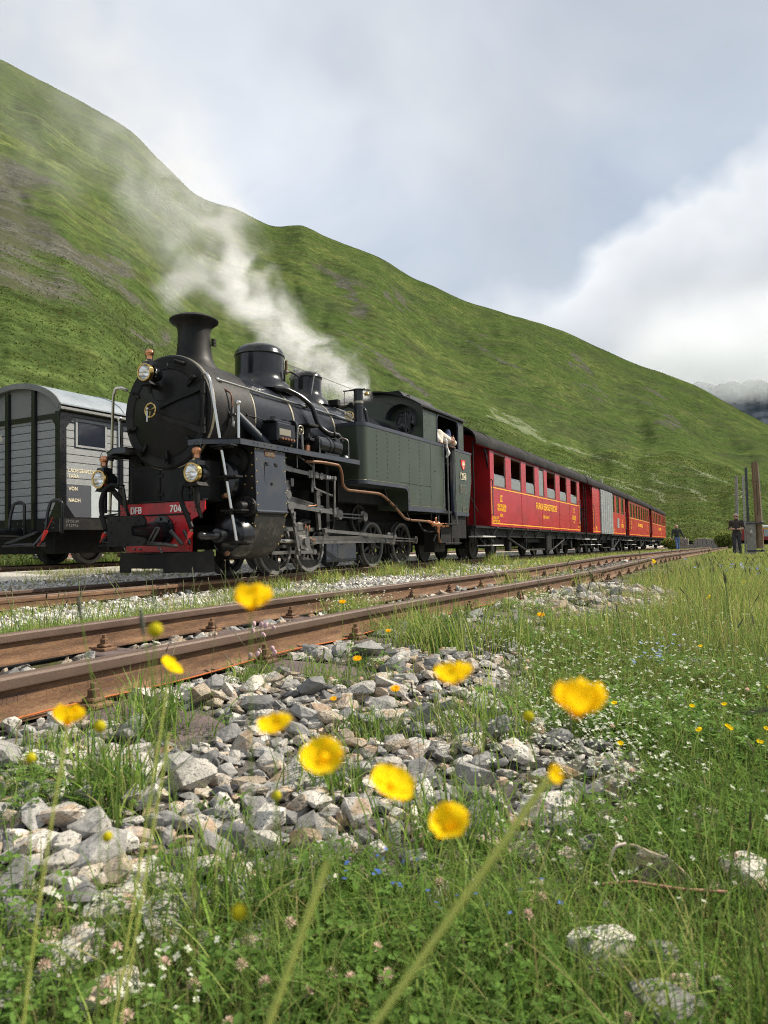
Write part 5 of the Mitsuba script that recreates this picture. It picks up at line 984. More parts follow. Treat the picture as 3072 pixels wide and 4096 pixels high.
L('drilled_bar', [bar((-6.52, 9.99, 1.38), (-6.52, 9.93, .85), .06, .02, (0, 1, 0))] + [disc((-6.508, 9.985 - .02 * i, 1.30 - .16 * i), (1, 0, 0), .012, .01, 8) for i in range(3)], S)
L('upper_crosshead', [box(-6.72, -6.55, 9.06, 9.36, .78, 1.02, .012), disc((-6.54, 9.26, .78), (1, 0, 0), .07, .06, 16), box(-6.62, -6.52, 9.34, 9.42, .92, 1.05, .008), bar((-6.60, 9.05, 1.0), (-6.60, 9.10, .64), .03, .03, (0, 1, 0)), prism([(9.10, .70), (9.3, .72), (9.36, .62), (9.25, .58)], 'x', -6.62, -6.56)], S)
L('upper_crosshead_bolts', [disc((-6.545, y, z), (1, 0, 0), .014, .02, 6) for y in (9.12, 9.22, 9.32) for z in (.86, .97)], 'mat_iron')
L('upper_rod', [bar((-6.66, 9.25, .79), (-6.66, 11.0, .56), .024, .05), bar((-6.66, 9.25, .71), (-6.66, 11.0, .49), .024, .05), bar((-6.655, 9.25, .75), (-6.655, 11.0, .525), .07, .02), disc((-6.66, 11.02, .51), (1, 0, 0), .09, .07, 18), box(-6.70, -6.62, 10.8, 10.95, .46, .64, .01), bar((-6.66, 11.05, .53), (-6.66, 11.85, .52), .022, .04), bar((-6.66, 11.05, .465), (-6.66, 11.85, .46), .022, .04), disc((-6.66, 11.95, .49), (1, 0, 0), .085, .08, 18), box(-6.69, -6.63, 11.8, 11.95, .52, .60, .01)], S)
L('motion_bracket', [box(-6.95, -6.60, 10.5, 10.6, .2, 1.4), box(-6.95, -6.62, 9.0, 9.06, -.1, 1.4)], 'mat_iron')
L('feed_pipe', tube(bend([(-6.30, 9.42, 1.31), (-6.22, 9.75, 1.32), (-6.17, 10.24, 1.305), (-6.17, 10.32, 1.19), (-6.17, 10.35, .97), (-6.17, 10.50, .90), (-6.17, 11.74, .90), (-6.17, 12.17, .735), (-6.17, 12.75, .45), (-6.17, 13.0, .43), (-6.19, 13.9, .42)], 7), .026, 10), 'mat_dull_copper', True)
L('pipe_clips', [disc((-6.17, 12.05, .775), (0, .93, -.36), .036, .03, 10), disc((-6.17, 12.28, .69), (0, .9, -.45), .045, .05, 10), bar((-6.17, 12.02, .80), (-6.25, 12.0, 1.08), .014, .014), bar((-6.17, 12.95, .45), (-6.25, 12.95, .64), .014, .014), disc((-6.17, 12.95, .43), (0, 1, 0), .034, .03, 10)], 'mat_iron')
# side tanks
GR = 'mat_green'
def arc(cx, cy, r, a0, a1, n=7): return [(cx + r * math.cos(math.radians(a)), cy + r * math.sin(math.radians(a))) for a in np.linspace(a0, a1, n)]
plan = [(-7.0, 11.11)] + arc(-6.34, 11.27, .16, -90, 0) + [(-6.18, 14.86), (-7.0, 14.86)]
lowp = [(12.66, 1.112)] + arc(12.80, .93, .18, 75, 0)[::1] + [(12.98, .65), (14.86, .65), (14.86, 1.112)]
for s in (0, 1):
    g = (lambda m: m) if s == 0 else mirm
    tk = L('side_tank', [g(prism(plan, 'z', 1.112, 2.15)), g(prism(lowp, 'x', -6.9, -6.18))], GR, 40)
    po = shapely.Polygon(plan); rim = shapely.Polygon([(-7.0, 11.098)] + arc(-6.34, 11.27, .172, -90, 0) + [(-6.168, 14.86), (-7.0, 14.86)])
    put(tk + '__top_rim', g(prism(rim, 'z', 2.118, 2.185)), 'mat_blue_black')
    put(tk + '__bottom_strip', [g(prism(shapely.Polygon([(-7.0, 11.104)] + arc(-6.34, 11.27, .166, -90, 0) + [(-6.174, 12.72), (-7.0, 12.72)]), 'z', 1.06, 1.116)),
        g(prism([(12.70, 1.06), (12.70, 1.116)] + arc(12.80, .93, .186, 80, 0) + [(12.986, .706), (14.86, .706), (14.86, .62), (12.93, .62), (12.93, .93)] + arc(12.80, .93, .13, 0, 75), 'x', -6.186, -6.174))], 'mat_blue_black', 40)
    put(tk + '__lining', [g(tube([(-6.90, 11.107, 1.135), (-6.35, 11.107, 1.135)] + [(x, y, 1.135) for x, y in arc(-6.34, 11.27, .1615, -85, 0, 5)] + [(-6.178, 12.70, 1.135)], .004, 4)), g(tube([(-6.178, y, z) for y, z in [(12.70, 1.135)] + arc(12.80, .93, .205, 80, 0, 6) + [(13.005, .728), (14.84, .728)]], .004, 4))], 'mat_ring', True)
rv = []
for y in (11.62, 12.05, 12.58, 13.02, 13.52): rv += [(y, z) for z in np.arange(2.06, 1.16 if y < 12.8 else (.72 if y < 13.9 else .72), -.083)]
rv += [(14.10, z) for z in np.arange(2.08, .70, -.045)] + [(y, 1.175) for y in np.arange(12.58, 14.1, .075)] + [(14.80, z) for z in np.arange(1.9, .7, -.13)] + [(14.3, 1.53), (14.36, 1.53)] + [(12.93 - .0, z) for z in np.arange(1.0, .7, -.05)]
rv += [(11.14, z) for z in np.arange(2.08, 1.16, -1)]
L('tank_rivets', [ball((-6.178, y, z), .0125, 4) for y, z in rv] + [ball((-6.90, 11.107, z), .010, 4) for z in np.arange(2.08, 1.9, -.03)] + [ball((-6.3, y, 1.055), .009, 4) for y in (11.9, 12.1, 12.3, 12.5)], GR, True)
L('tank_plate', [box(-6.180, -6.174, 15.93, 16.10, .70, .80, .002)], GR)
# cab
def panel(outer, holes, x0, x1):
    g_ = shapely.Polygon(outer, [h for h in holes]); return prism(g_, 'x', x0, x1)
def rrect(y0, y1, z0, z1, r): return list(shapely.box(y0 + r, z0 + r, y1 - r, z1 - r).buffer(r, quad_segs=5).exterior.coords)
side = shapely.Polygon([(13.93, 2.19), (13.93, 2.93), (16.30, 2.93), (16.30, 2.19)]).difference(shapely.Polygon(rrect(14.66, 15.93, 1.9, 2.84, .13)))
win = rrect(14.62, 15.97, 1.86, 2.88, .15)
for s in (0, 1):
    g = (lambda m: m) if s == 0 else mirm
    cs = L('cab_side', [g(prism(side, 'x', -6.27, -6.25))], 'mat_green')
    put(cs + '__window_beading', g(prism(shapely.Polygon(win).difference(shapely.Polygon(rrect(14.66, 15.93, 1.9, 2.84, .13))).intersection(shapely.box(14, 2.19, 16.2, 3)), 'x', -6.275, -6.238)), 'mat_blue_black')
    put(cs + '__rivets', [g(ball((-6.249, y, z), .009, 4)) for y, z in [(y, 2.86) for y in np.arange(13.99, 14.6, .07)] + [(y, 2.89) for y in np.arange(15.7, 16.3, .07)] + [(y, 2.215) for y in np.arange(13.99, 14.6, .07)] + [(13.99, z) for z in (2.4, 2.6, 2.75)] + [(y, z) for y in (14.1, 14.22) for z in (2.52, 2.76)] + [(16.1, 2.65), (16.1, 2.4), (16.05, 2.25), (16.15, 2.25)]], 'mat_iron', True)
    L('bunker_side', [g(prism([(15.46, .62), (15.46, 2.11), (16.58, 2.11), (16.58, 1.45), (16.34, .62)], 'x', -6.25, -6.18))], GR)
    L('bunker_rim', [g(box(-6.26, -6.168, 15.45, 16.6, 2.10, 2.155, .005)), g(prism([(15.45, .58), (15.45, .66), (16.36, .66), (16.34, .58)], 'x', -6.24, -6.172))], 'mat_blue_black')
    L('bunker_rivets', [g(ball((-6.178, y, z), .0095, 4)) for y, z in [(15.80, zz) for zz in np.arange(2.05, .7, -.14)] + [(16.52 - .0 - .26 * max(0, 1.45 - zz), zz) for zz in np.arange(2.05, .7, -.09)]], GR, True)
    L('door_handrail', [g(cyl((-6.10, y, .36), (-6.10, y, 2.14), .017, n=9)) for y in (14.875, 15.34)], 'mat_steel')
    L('door_jamb', [g(box(-6.26, -6.19, 14.862, 14.90, .65, 2.15)), g(box(-6.26, -6.19, 15.42, 15.455, .65, 2.15))], 'mat_blue_black')
    L('door_rest', [g(box(-6.30, -6.16, 14.60, 14.92, 2.186, 2.215, .006)), g(box(-6.30, -6.14, 15.15, 15.5, 2.156, 2.185, .006))], 'mat_dull_copper')
    L('cab_steps', [g(box(-6.26, -6.06, 14.62, 15.42, .355, .38, .004)), g(box(-6.24, -6.02, 14.48, 15.42, -.075, -.05, .004)), g(box(-6.25, -6.23, 14.55, 14.60, -.06, .6)), g(box(-6.25, -6.23, 15.34, 15.40, -.06, .6)), g(box(-6.26, -6.23, 14.86, 15.42, .62, .68)), g(box(-6.26, -6.23, 14.7, 15.3, -.05, .35)), g(bar((-6.2, 14.2, .0), (-6.2, 14.55, .3), .03, .02))], 'mat_iron')
y0 = 13.93
R_ = (1.24 ** 2 + .37 ** 2) / (2 * .37); za = 3.29
arcp = [(XC + q, za - R_ + math.sqrt(R_ * R_ - q * q)) for q in np.linspace(-1.23, 1.23, 25)]
front = shapely.Polygon(arcp + [(-6.25, 1.2), (-8.71, 1.2)]).difference(shapely.Point(-6.66, 2.60).buffer(.24)).difference(shapely.Point(mir(-6.66), 2.60).buffer(.24)).difference(shapely.Point(XC, ZB).buffer(.74))
L('cab_front', prism(front, 'y', y0 - .02, y0), 'mat_green')
L('cab_front_rivets', [ball((-6.30, y0 - .022, z), .009, 4) for z in (2.25, 2.42, 2.6, 2.72, 2.84)] + [ball((-6.42, y0 - .022, z), .009, 4) for z in (2.55, 2.75)], 'mat_iron', True)
wf = L('spectacle_window', torus((-6.66, y0 - .022, 2.60), (0, 1, 0), .245, .018, 32), 'mat_blue_black', True)
put(wf + '__glass', disc((-6.66, y0 - .012, 2.60), (0, 1, 0), .24, .004, 28), 'mat_thin_pane')
put(wf + '__centre_bar', box(-6.675, -6.645, y0 - .03, y0 - .01, 2.36, 2.84), 'mat_blue_black')
vq = np.linspace(-.5, np.pi * .98, 16); vis = []
v_ = np.array([[-6.68 + .29 * math.cos(q) * (1.0 if q < 1.57 else 1.25), y0 - yy * .8, 2.60 + (.32 - .10 * (yy / .34) * (q < .6)) * math.sin(q) + .04] for q in vq for yy in (0.0, .34)])
f_ = np.array([[2 * i, 2 * i + 1, 2 * i + 3] for i in range(15)] + [[2 * i, 2 * i + 3, 2 * i + 2] for i in range(15)])
L('window_visor', [(v_, f_), (v_ + [0, 0, .006], f_[:, ::-1])], 'mat_blue_black', True)
L('cab_back', prism(shapely.Polygon(arcp + [(-6.25, .65), (-8.71, .65)]), 'y', 16.28, 16.30), 'mat_iron')
roof_o = [(XC + q * 1.0, za + .03 - (R_ + .0) + math.sqrt(R_ * R_ - q * q)) for q in np.linspace(-1.30, 1.30, 27)]; roof_i = [(x, z - .035) for x, z in roof_o[::-1]]
L('cab_roof', prism(roof_o + roof_i, 'y', 13.66, 16.42), 'mat_black_matt', 20)
L('roof_vent', prism([(-8.05, 3.20), (-7.95, 3.40), (-6.98, 3.40), (-6.80, 3.20)], 'y', 14.25, 16.0), 'mat_black_matt')
L('roof_hook', torus((-6.78, 14.3, 3.24), (0, 1, 0), .035, .01, 14), 'mat_iron', True)
L('cab_floor', box(-8.68, -6.27, 13.95, 16.27, .60, .65), 'mat_iron')
L('backhead', [rev([(.70, 13.96), (.70, 14.15), (.002, 14.2)], (XC, 0, 1.85), (0, 1, 0), 32), box(-8.1, -6.95, 13.96, 14.15, .66, 1.9)], 'mat_iron')
L('coal_heap_plate', box(-8.65, -6.5, 15.7, 16.27, .65, 2.05), 'mat_iron')
L('vent_stack', [cyl((-6.50, 11.53, 2.15), (-6.50, 11.53, 2.86), .088, n=22), rev([(.10, 2.52), (.10, 2.545)], (-6.50, 11.53, 0), (0, 0, 1), 22), rev([(.10, 2.85), (.10, 2.872)], (-6.5, 11.53, 0), (0, 0, 1), 22), disc((-6.5, 11.53, 2.22), (0, 0, 1), .11, .06, 20)], 'mat_black_gloss')
L('vent_stack_band', rev([(.0895, 2.60), (.094, 2.603), (.094, 2.64), (.0895, 2.643)], (-6.50, 11.53, 0), (0, 0, 1), 22), 'mat_ring')
L('stack_fittings', [cyl((-6.5, 11.53, 2.86), (-6.30, 11.42, 2.84), .012, n=6), box(-6.78, -6.50, 11.44, 11.48, 2.845, 2.86), cyl((-6.76, 11.46, 2.6), (-6.76, 11.46, 2.85), .006, n=5), torus((-6.36, 11.62, 2.86), (0, 0, 1), .06, .008, 16)], 'mat_iron')
L('brass_cap', rev([(.002, 2.77), (.05, 2.775), (.055, 2.80), (.03, 2.83), (.01, 2.85)], (-6.40, 11.68, 0), (0, 0, 1), 14), 'mat_brass', True)
L('valve_handwheel', [torus((-6.58, 11.32, 2.35), (.6, -.8, 0), .075, .010, 24)] + [cyl((-6.58, 11.32, 2.35), (-6.58 + .072 * .8 * math.cos(a), 11.32 + .072 * .6 * math.cos(a), 2.35 + .072 * math.sin(a)), .006, n=5) for a in (.3, 1.35, 2.4, 3.44, 4.49, 5.54)], 'mat_brass', True)
# plates, shield
sh = L('red_shield', prism([(15.90, 1.93), (16.155, 1.93), (16.155, 1.83), (16.12, 1.75), (16.03, 1.68), (15.94, 1.75), (15.90, 1.83)], 'x', -6.18, -6.165), 'mat_signal_red')
put(sh + '__eagle', [prism([(15.95 + a * .155, 1.72 + b * .19) for a, b in q], 'x', -6.164, -6.158) for q in ([(0, .9), (.2, .75), (.15, .2), (.0, .45)], [(1, .9), (.8, .75), (.85, .2), (1, .45)], [(.4, .95), (.6, .95), (.6, .05), (.5, -.1), (.4, .05)], [(.1, .6), (.9, .6), (.9, .5), (.1, .5)])], 'mat_cream', False)
np_ = L('number_plate', box(-6.18, -6.168, 15.83, 16.185, 1.455, 1.61, .003), 'mat_iron'); put(np_ + '__border', [box(-6.17, -6.162, 15.83, 16.185, 1.60, 1.612), box(-6.17, -6.162, 15.83, 16.185, 1.453, 1.465), box(-6.17, -6.162, 15.828, 15.842, 1.453, 1.612), box(-6.17, -6.162, 16.173, 16.187, 1.453, 1.612)], 'mat_cream')
put(np_ + '__number', text('704', .10, (-6.168, 15.895, 1.482), (0, 1, 0), (0, 0, 1), .006, True, 1.05), 'mat_cream', False)
wp = L('works_plate', box(-6.18, -6.17, 15.80, 16.23, 1.125, 1.325, .003), 'mat_green'); put(wp + '__border', [box(-6.172, -6.166, 15.80, 16.23, 1.318, 1.326), box(-6.172, -6.166, 15.80, 16.23, 1.124, 1.132), box(-6.172, -6.166, 15.80, 15.81, 1.124, 1.326), box(-6.172, -6.166, 16.22, 16.23, 1.124, 1.326)], 'mat_ring')
put(wp + '__lettering', [text(t_, .03, (-6.17, 15.835, z), (0, 1, 0), (0, 0, 1), .003, False, 1.15) for t_, z in (('SCHWEIZ.', 1.27), ('LOKOMOTIVFAB', 1.215), ('WINTERTHUR', 1.16))], 'mat_ring', False)
L('small_plates', [text('FURKA', .028, (-6.178, 15.91, .965), (0, 1, 0), (0, 0, 1), .003, False, 1.1), text('1923', .028, (-6.178, 15.95, .925), (0, 1, 0), (0, 0, 1), .003, False, 1.1)], 'mat_ring', False)
L('plate_frame', [box(-6.178, -6.170, 15.95, 16.235, .79, .797), box(-6.178, -6.170, 15.95, 16.235, .69, .697), box(-6.178, -6.170, 15.945, 15.955, .69, .797), box(-6.178, -6.170, 16.23, 16.24, .69, .797)], 'mat_ring')
# valves under the cab, rear steps
L('injector', [cyl((-6.2, 13.9, .42), (-6.2, 14.12, .40), .035, n=9), ball((-6.18, 14.15, .37), .06, 7), ball((-6.18, 14.40, .36), .07, 7), ball((-6.18, 14.68, .34), .06, 7), cyl((-6.18, 14.1, .36), (-6.18, 14.8, .35), .04, n=10), cyl((-6.18, 14.3, .36), (-6.18, 14.3, .48), .022, n=8), ball((-6.18, 14.3, .49), .03, 6), cyl((-6.17, 14.41, .36), (-6.17, 14.42, .18), .055, .03, n=10), cyl((-6.18, 14.78, .35), (-6.15, 14.9, .35), .05, n=9)], 'mat_copper', True)
L('overflow_pipe', tube(bend([(-6.17, 14.42, .20), (-6.17, 14.43, .05), (-6.17, 14.47, -.02), (-6.16, 14.52, -.05)]), .03, 9), 'mat_dull_copper', True)
L('injector_stems', [cyl((-6.2, y, .42), (-6.2, y, .62), .010, n=6) for y in (14.1, 14.4, 14.55)] + [tube(bend([(-6.25, 14.9, .25), (-6.25, 14.3, .2), (-6.3, 13.9, .22), (-6.35, 13.75, .4)]), .025, 8)], 'mat_iron', True)
L('rear_gear', [box(-7.9, -6.5, 15.0, 16.5, -.1, .58), box(-6.6, -6.35, 14.6, 15.2, -.25, .35), disc((-6.97, 15.35, -.12), (1, 0, 0), .36, .1, 28), disc((mir(-6.97), 15.35, -.12), (1, 0, 0), .36, .1, 28), box(-6.4, -6.24, 15.4, 16.3, .05, .6)], 'mat_iron')

# the driver at the cab window
P('mat_skin', (.50, .30, .22), .55); P('mat_shirt', dirt((.62, .58, .50), (.50, .46, .40), 14), .9, specular=.1); P('mat_blue_cloth', dirt((.10, .13, .24), (.07, .09, .17), 9), .9, specular=.1); P('mat_rag', (.68, .67, .63), .9)
import manifold3d as m3
def bodymesh(bones, edge=.028, it=8):
    """One smooth skin over bones: (point, radius, point, radius)."""
    acc = None
    for p0, r0, p1, r1 in bones:
        a = m3.Manifold.sphere(r0, 20).translate(tuple(map(float, p0))); b = m3.Manifold.sphere(r1, 20).translate(tuple(map(float, p1)))
        h = m3.Manifold.batch_hull([a, b]); acc = h if acc is None else acc + h
    m = acc.refine_to_length(edge).to_mesh(); t_ = trimesh.Trimesh(m.vert_properties[:, :3], m.tri_verts)
    trimesh.smoothing.filter_taubin(t_, iterations=it); return np.asarray(t_.vertices), np.asarray(t_.faces)
dr_ = thing('person', 'train driver in cream shirt and blue trousers leaning on the cab door sill', 'person')
hp_ = np.array([-6.50, 15.06, 1.35]); ch = np.array([-6.44, 14.92, 2.12]); shn = np.array([-6.34, 15.03, 2.36])
part(dr_, 'shirt', bodymesh([(hp_ + [0, 0, .1], .15, ch, .18), (ch, .20, (-6.42, 14.80, 2.40), .14), (ch, .19, (-6.38, 15.02, 2.44), .13), ((-6.38, 15.02, 2.44), .12, (-6.22, 15.24, 2.32), .09), ((-6.22, 15.24, 2.32), .085, (-6.14, 15.40, 2.27), .066), ((-6.42, 14.80, 2.40), .12, (-6.28, 14.76, 2.27), .09)]), 'mat_shirt', True)
part(dr_, 'forearm', bodymesh([((-6.16, 15.38, 2.25), .052, (-6.06, 15.16, 2.31), .038), ((-6.06, 15.16, 2.31), .036, (-6.05, 15.10, 2.33), .04), ((-6.05, 15.10, 2.33), .012, (-6.04, 15.02, 2.30), .010), ((-6.06, 15.10, 2.34), .012, (-6.05, 15.01, 2.33), .010), ((-6.07, 15.10, 2.35), .012, (-6.06, 15.02, 2.36), .010), ((-6.05, 15.11, 2.32), .012, (-6.03, 15.05, 2.27), .010), ((-6.06, 15.12, 2.36), .012, (-6.02, 15.06, 2.38), .010)], .014, 4), 'mat_skin', True)
part(dr_, 'trousers', bodymesh([(hp_, .15, hp_ + [.05, -.06, -.06], .14), (hp_ + [.10, -.06, -.05], .10, (-6.36, 14.96, 1.0), .075), ((-6.36, 14.96, 1.0), .075, (-6.34, 14.96, .72), .06), (hp_ + [-.08, .08, -.05], .10, (-6.6, 15.16, 1.0), .075), ((-6.6, 15.16, 1.0), .075, (-6.6, 15.16, .72), .06)]), 'mat_blue_cloth', True)
part(dr_, 'head', bodymesh([((-6.62, 14.93, 2.50), .10, (-6.64, 14.93, 2.62), .095), ((-6.56, 14.94, 2.38), .06, (-6.62, 14.93, 2.50), .07)]), 'mat_skin', True)
part(dr_, 'shoe', [box(-6.42, -6.20, 14.90, 15.0, .652, .73, .02), box(-6.66, -6.42, 15.1, 15.2, .652, .73, .02)], 'mat_iron')
k_ = thing('cleaning_rag', 'white cleaning rag hanging over the cab door handrail', 'rag'); rp = [(-6.13, 14.86, 2.30), (-6.10, 14.84, 2.22), (-6.11, 14.88, 2.10), (-6.09, 14.92, 1.98), (-6.12, 14.86, 1.88)]
put(k_, tube(bend(rp, 5), .03, 8, rad=np.interp(np.linspace(0, 1, len(bend(rp, 5))), [0, .3, .6, .85, 1], [.03, .022, .03, .055, .02])), 'mat_rag', True)
k_ = thing('jacket', 'dark blue jacket hanging inside the cab behind the driver', 'jacket'); put(k_, bodymesh([((-6.40, 15.66, 2.60), .06, (-6.40, 15.68, 2.22), .12), ((-6.40, 15.60, 2.5), .05, (-6.36, 15.62, 2.25), .06), ((-6.40, 15.74, 2.5), .05, (-6.36, 15.80, 2.25), .06)], .03, 5), 'mat_blue_cloth', True)

# ------------------------------------------------------------------ the red coaches
P('mat_post_steel', (.045, .052, .058), .5)
P('mat_window_frame', (.10, .045, .03), .5); P('mat_screen', (.16, .18, .18), .5); P('mat_wood_inside', (.30, .16, .07), .6); P('mat_grey_door', dirt((.20, .215, .215), (.15, .16, .16), 4), .5)
P('mat_step', (.40, .40, .38), .7)
def warp(m):
    """From coach coordinates (x from the near side inwards negative, y along, z from the body's bottom) to the curved, falling track."""
    v, f = cat([m]) if not isinstance(m, tuple) else m
    v = np.array(v, float); y = v[:, 1]
    v[:, 0] += xL(y) + 1.30; v[:, 2] += .385 + fall(y)
    return v, f
def wput(parent, name, ms, mat, smooth=30): return part(parent, name, [warp(m) for m in ms], mat, smooth)
def wsub(key, name, ms, mat, smooth=30): return put(sub(key, name), [warp(m) for m in ms], mat, smooth)
HB = 2.07
def long_box(x0, x1, y0, y1, z0, z1): return cat([box(x0, x1, a, b, z0, z1) for a, b in zip(np.linspace(y0, y1, 5)[:-1], np.linspace(y0, y1, 5)[1:])])
def coach(label, y0, y1, wins, p0, p1, red, texts, detail=True, door=None, split=()):
    c = thing('railway_coach', label, 'railway coach', None)
    holes = [rrect(a, b, za, zb, .05) for a, b, za, zb in wins]
    shp = shapely.box(y0, 0, y1, HB)
    if door: shp = shp.difference(shapely.box(door[0], 0.0, door[1], HB - .04))
    for h in holes: shp = shp.difference(shapely.Polygon(h))
    # near side in sections, so that it follows the curve
    cuts = sorted({y0, y1, *[(wins[i][1] + wins[i + 1][0]) / 2 for i in range(1, len(wins) - 1, 2)]})
    for a, b in zip(cuts[:-1], cuts[1:]):
        s_ = shp.intersection(shapely.box(a, -1, b, 3))
        for g_ in getattr(s_, 'geoms', [s_]):
            if g_.area > .01: wput(c, 'side_panel', [prism(g_, 'x', -.05, 0)], red)
    back = shapely.box(y0, 0, y1, HB)
    wput(c, 'far_side', [prism(back, 'x', -2.60, -2.55)], red)
    for a, b, za, zb in wins:
        w_ = wput(c, 'window', [prism(shapely.Polygon(rrect(a, b, za, zb, .05)).difference(shapely.box(a + .045, za + .045, b - .045, zb - .05)), 'x', -.045, -.012)], 'mat_window_frame')
        wsub(w_, 'pane', [box(-.034, -.030, a + .02, b - .02, za + .02, za + (.36 if b - a > .8 and detail else .88))], 'mat_pane')
        if detail: wsub(w_, 'screen', [box(-.028, -.022, a + .045, b - .045, za + .045, za + (.31 if b - a > .8 else .88))], 'mat_screen')
    ends = (y0, y1)
    for e_ in ends: wput(c, 'end_wall', [prism(shapely.Polygon([(-2.58, 0), (-2.58, HB + .1), (-2.2, HB + .36), (-1.3, HB + .54), (-.4, HB + .36), (-.02, HB + .1), (-.02, 0)]).difference(shapely.box(-1.7, .05, -.95, 1.95)), 'y', e_ - .02 if e_ == y0 else e_ - .03, e_ + .03 if e_ == y0 else e_ + .02)], 'mat_coach_red')
    # roof
    ro = [(-1.30 + 1.38 * math.cos(q) * (1 if abs(math.cos(q)) < .93 else 1), HB + .02 + .60 * max(math.sin(q), 0) ** .8) for q in np.linspace(0, math.pi, 25)]; ri = [(x * .985 - .02, z - .045) for x, z in ro[::-1]]
    ys_ = np.linspace(p0, p1, 9)
    wput(c, 'roof', [prism(ro + ri, 'y', a, b) for a, b in zip(ys_[:-1], ys_[1:])], 'mat_coach_roof', 40)
    wput(c, 'roof_seam', [prism([(x, z + .012) for x, z in ro] + [(x, z) for x, z in ro[::-1]], 'y', y - .02, y + .02) for y in np.linspace(p0 + 1.2, p1 - 1.2, 4)], 'mat_coach_roof')
    wput(c, 'cantrail', [long_box(-.03, .018, p0 + .25, p1 - .25, HB - .005, HB + .07)], 'mat_coach_red')
    wput(c, 'floor', [long_box(-2.6, -.02, p0 + .1, p1 - .1, -.06, -.012)], 'mat_iron')
    # lining and lettering
    wput(c, 'lining', [long_box(0, .004, y0 + .06, y1 - .06, zz, zz + .022) for zz in ([1.03, .065] if not door else [.065])] + [box(0, .004, y, y + .02, .07, 1.04) for y in (y0 + .06, y1 - .08)], 'mat_yellow')
    for y in split: wput(c, 'panel_joint', [box(0, .007, y - .008, y + .008, .02, 1.02)], red)
    if texts: wput(c, 'lettering', [text(t_, h, (.003, y, z), (0, 1, 0), (0, 0, 1), .004, True, sq) for t_, h, y, z, sq in texts], 'mat_yellow', False)
    # seats inside
    if detail or not door:
        for i, (a, b, za, zb) in enumerate(wins):
            if b - a > .8: wput(c, 'seat', [box(-1.05, -.12, b + .08, b + .16, .1, 1.32), box(-2.45, -1.55, b + .08, b + .16, .1, 1.32), box(-1.05, -.12, b - .3, b + .6, .42, .48)], 'mat_wood_inside')
        wput(c, 'ceiling', [long_box(-2.5, -.1, y0 + .1, y1 - .1, HB + .12, HB + .16)], 'mat_wood_inside')
        wput(c, 'partition', [box(-2.5, -.08, y0 + 2.9 * k, y0 + 2.9 * k + .05, 0, HB + .1) for k in ((2,) if not door else (2,))], 'mat_wood_inside')
    # platforms
    for a, b, e_ in ((p0, y0, p0), (y1, p1, p1)):
        if b - a < .3: continue
        m_ = a + .12 if e_ == p0 else b - .12
        wput(c, 'platform_deck', [box(-2.5, -.1, a + .05, b, -.10, 0.0)], 'mat_iron')
        wput(c, 'platform_post', [cyl((-.06, m_, -.55 if e_ == p0 else -.1), (-.06, m_, HB + .06), .022, n=8)], 'mat_iron')
        wput(c, 'platform_railing', [cyl((-.25, m_, 0), (-.25, m_, 1.02), .02, n=7), cyl((-.75, m_, 0), (-.75, m_, 1.02), .02, n=7), cyl((-2.3, m_, .98), (-.2, m_, .98), .02, n=7), bar((-.25, m_, .9), (-.08, m_ + .35, .35), .02, .012), bar((-.7, m_ - .02, .05), (-.3, m_ - .02, .9), .03, .012), ball((-.22, m_ - .1, 1.03), .03, 5)], 'mat_iron')
        wput(c, 'wall_bracket', [prism([(y0 - .02 if e_ == p0 else y1 + .02, 2.03), (y0 - .34 if e_ == p0 else y1 + .34, 2.03), (y0 - .12 if e_ == p0 else y1 + .12, 1.9), (y0 - .02 if e_ == p0 else y1 + .02, 1.55)], 'x', -.08, -.05)], 'mat_iron')
        h_ = y0 + .12 if e_ == p0 else y1 - .12
        wput(c, 'grab_handle', [tube(bend([(.0, h_ - .06, 1.24), (.05, h_ - .08, 1.24), (.05, h_ - .08, .30), (.0, h_ - .06, .30)]), .016, 7)], 'mat_steel', True)
        s0 = (a + b) / 2
        wput(c, 'step_board', [box(-.22, .16, s0 - .52, s0 + .45, -.30, -.27), box(-.10, .32, s0 - .25, s0 + .62, -.53, -.50)], 'mat_step')
        wput(c, 'step_hanger', [bar((-.15, s0 - .45, -.08), (.05, s0 - .0, -.52), .04, .02), bar((-.15, s0 + .4, -.08), (.1, s0 + .5, -.52), .04, .02)], 'mat_iron')
        wput(c, 'buffer', [box(-1.6, -1.0, (p0 - .18 if e_ == p0 else p1 + .0), (p0 if e_ == p0 else p1 + .18), -.30, .02, .03)], 'mat_iron')
    # underframe, wheels
    wput(c, 'sole_bar', [long_box(-2.5, -2.42, p0 + .1, p1 - .1, -.28, -.01), long_box(-.24, -.16, p0 + .1, p1 - .1, -.28, -.01), box(-2.3, -.3, (p0 + p1) / 2 - 1.5, (p0 + p1) / 2 + 1.5, -.42, -.06)], 'mat_iron')
    for y in np.linspace(y0 + .5, y1 - .5, 8 if detail else 6): wput(c, 'side_bracket', [bar((-.03, y, -.03), (-.16, y, -.27), .05, .04), bar((-.0, y + .06, -.02), (-.0, y - .1, -.02), .02, .03)], 'mat_post_steel' if detail else 'mat_iron')
    my = (y0 + y1) / 2
    wput(c, 'truss_rod', [cyl((-.2, my - 3.6, -.28), (-.2, my - 1.7, -.66), .03, n=6), cyl((-.2, my - 1.7, -.66), (-.2, my + 1.7, -.66), .03, n=6), cyl((-.2, my + 1.7, -.66), (-.2, my + 3.6, -.28), .03, n=6), cyl((-.2, my - 1.7, -.66), (-.2, my - 1.7, -.2), .035, n=6), cyl((-.2, my + 1.7, -.66), (-.2, my + 1.7, -.2), .035, n=6)], 'mat_iron')
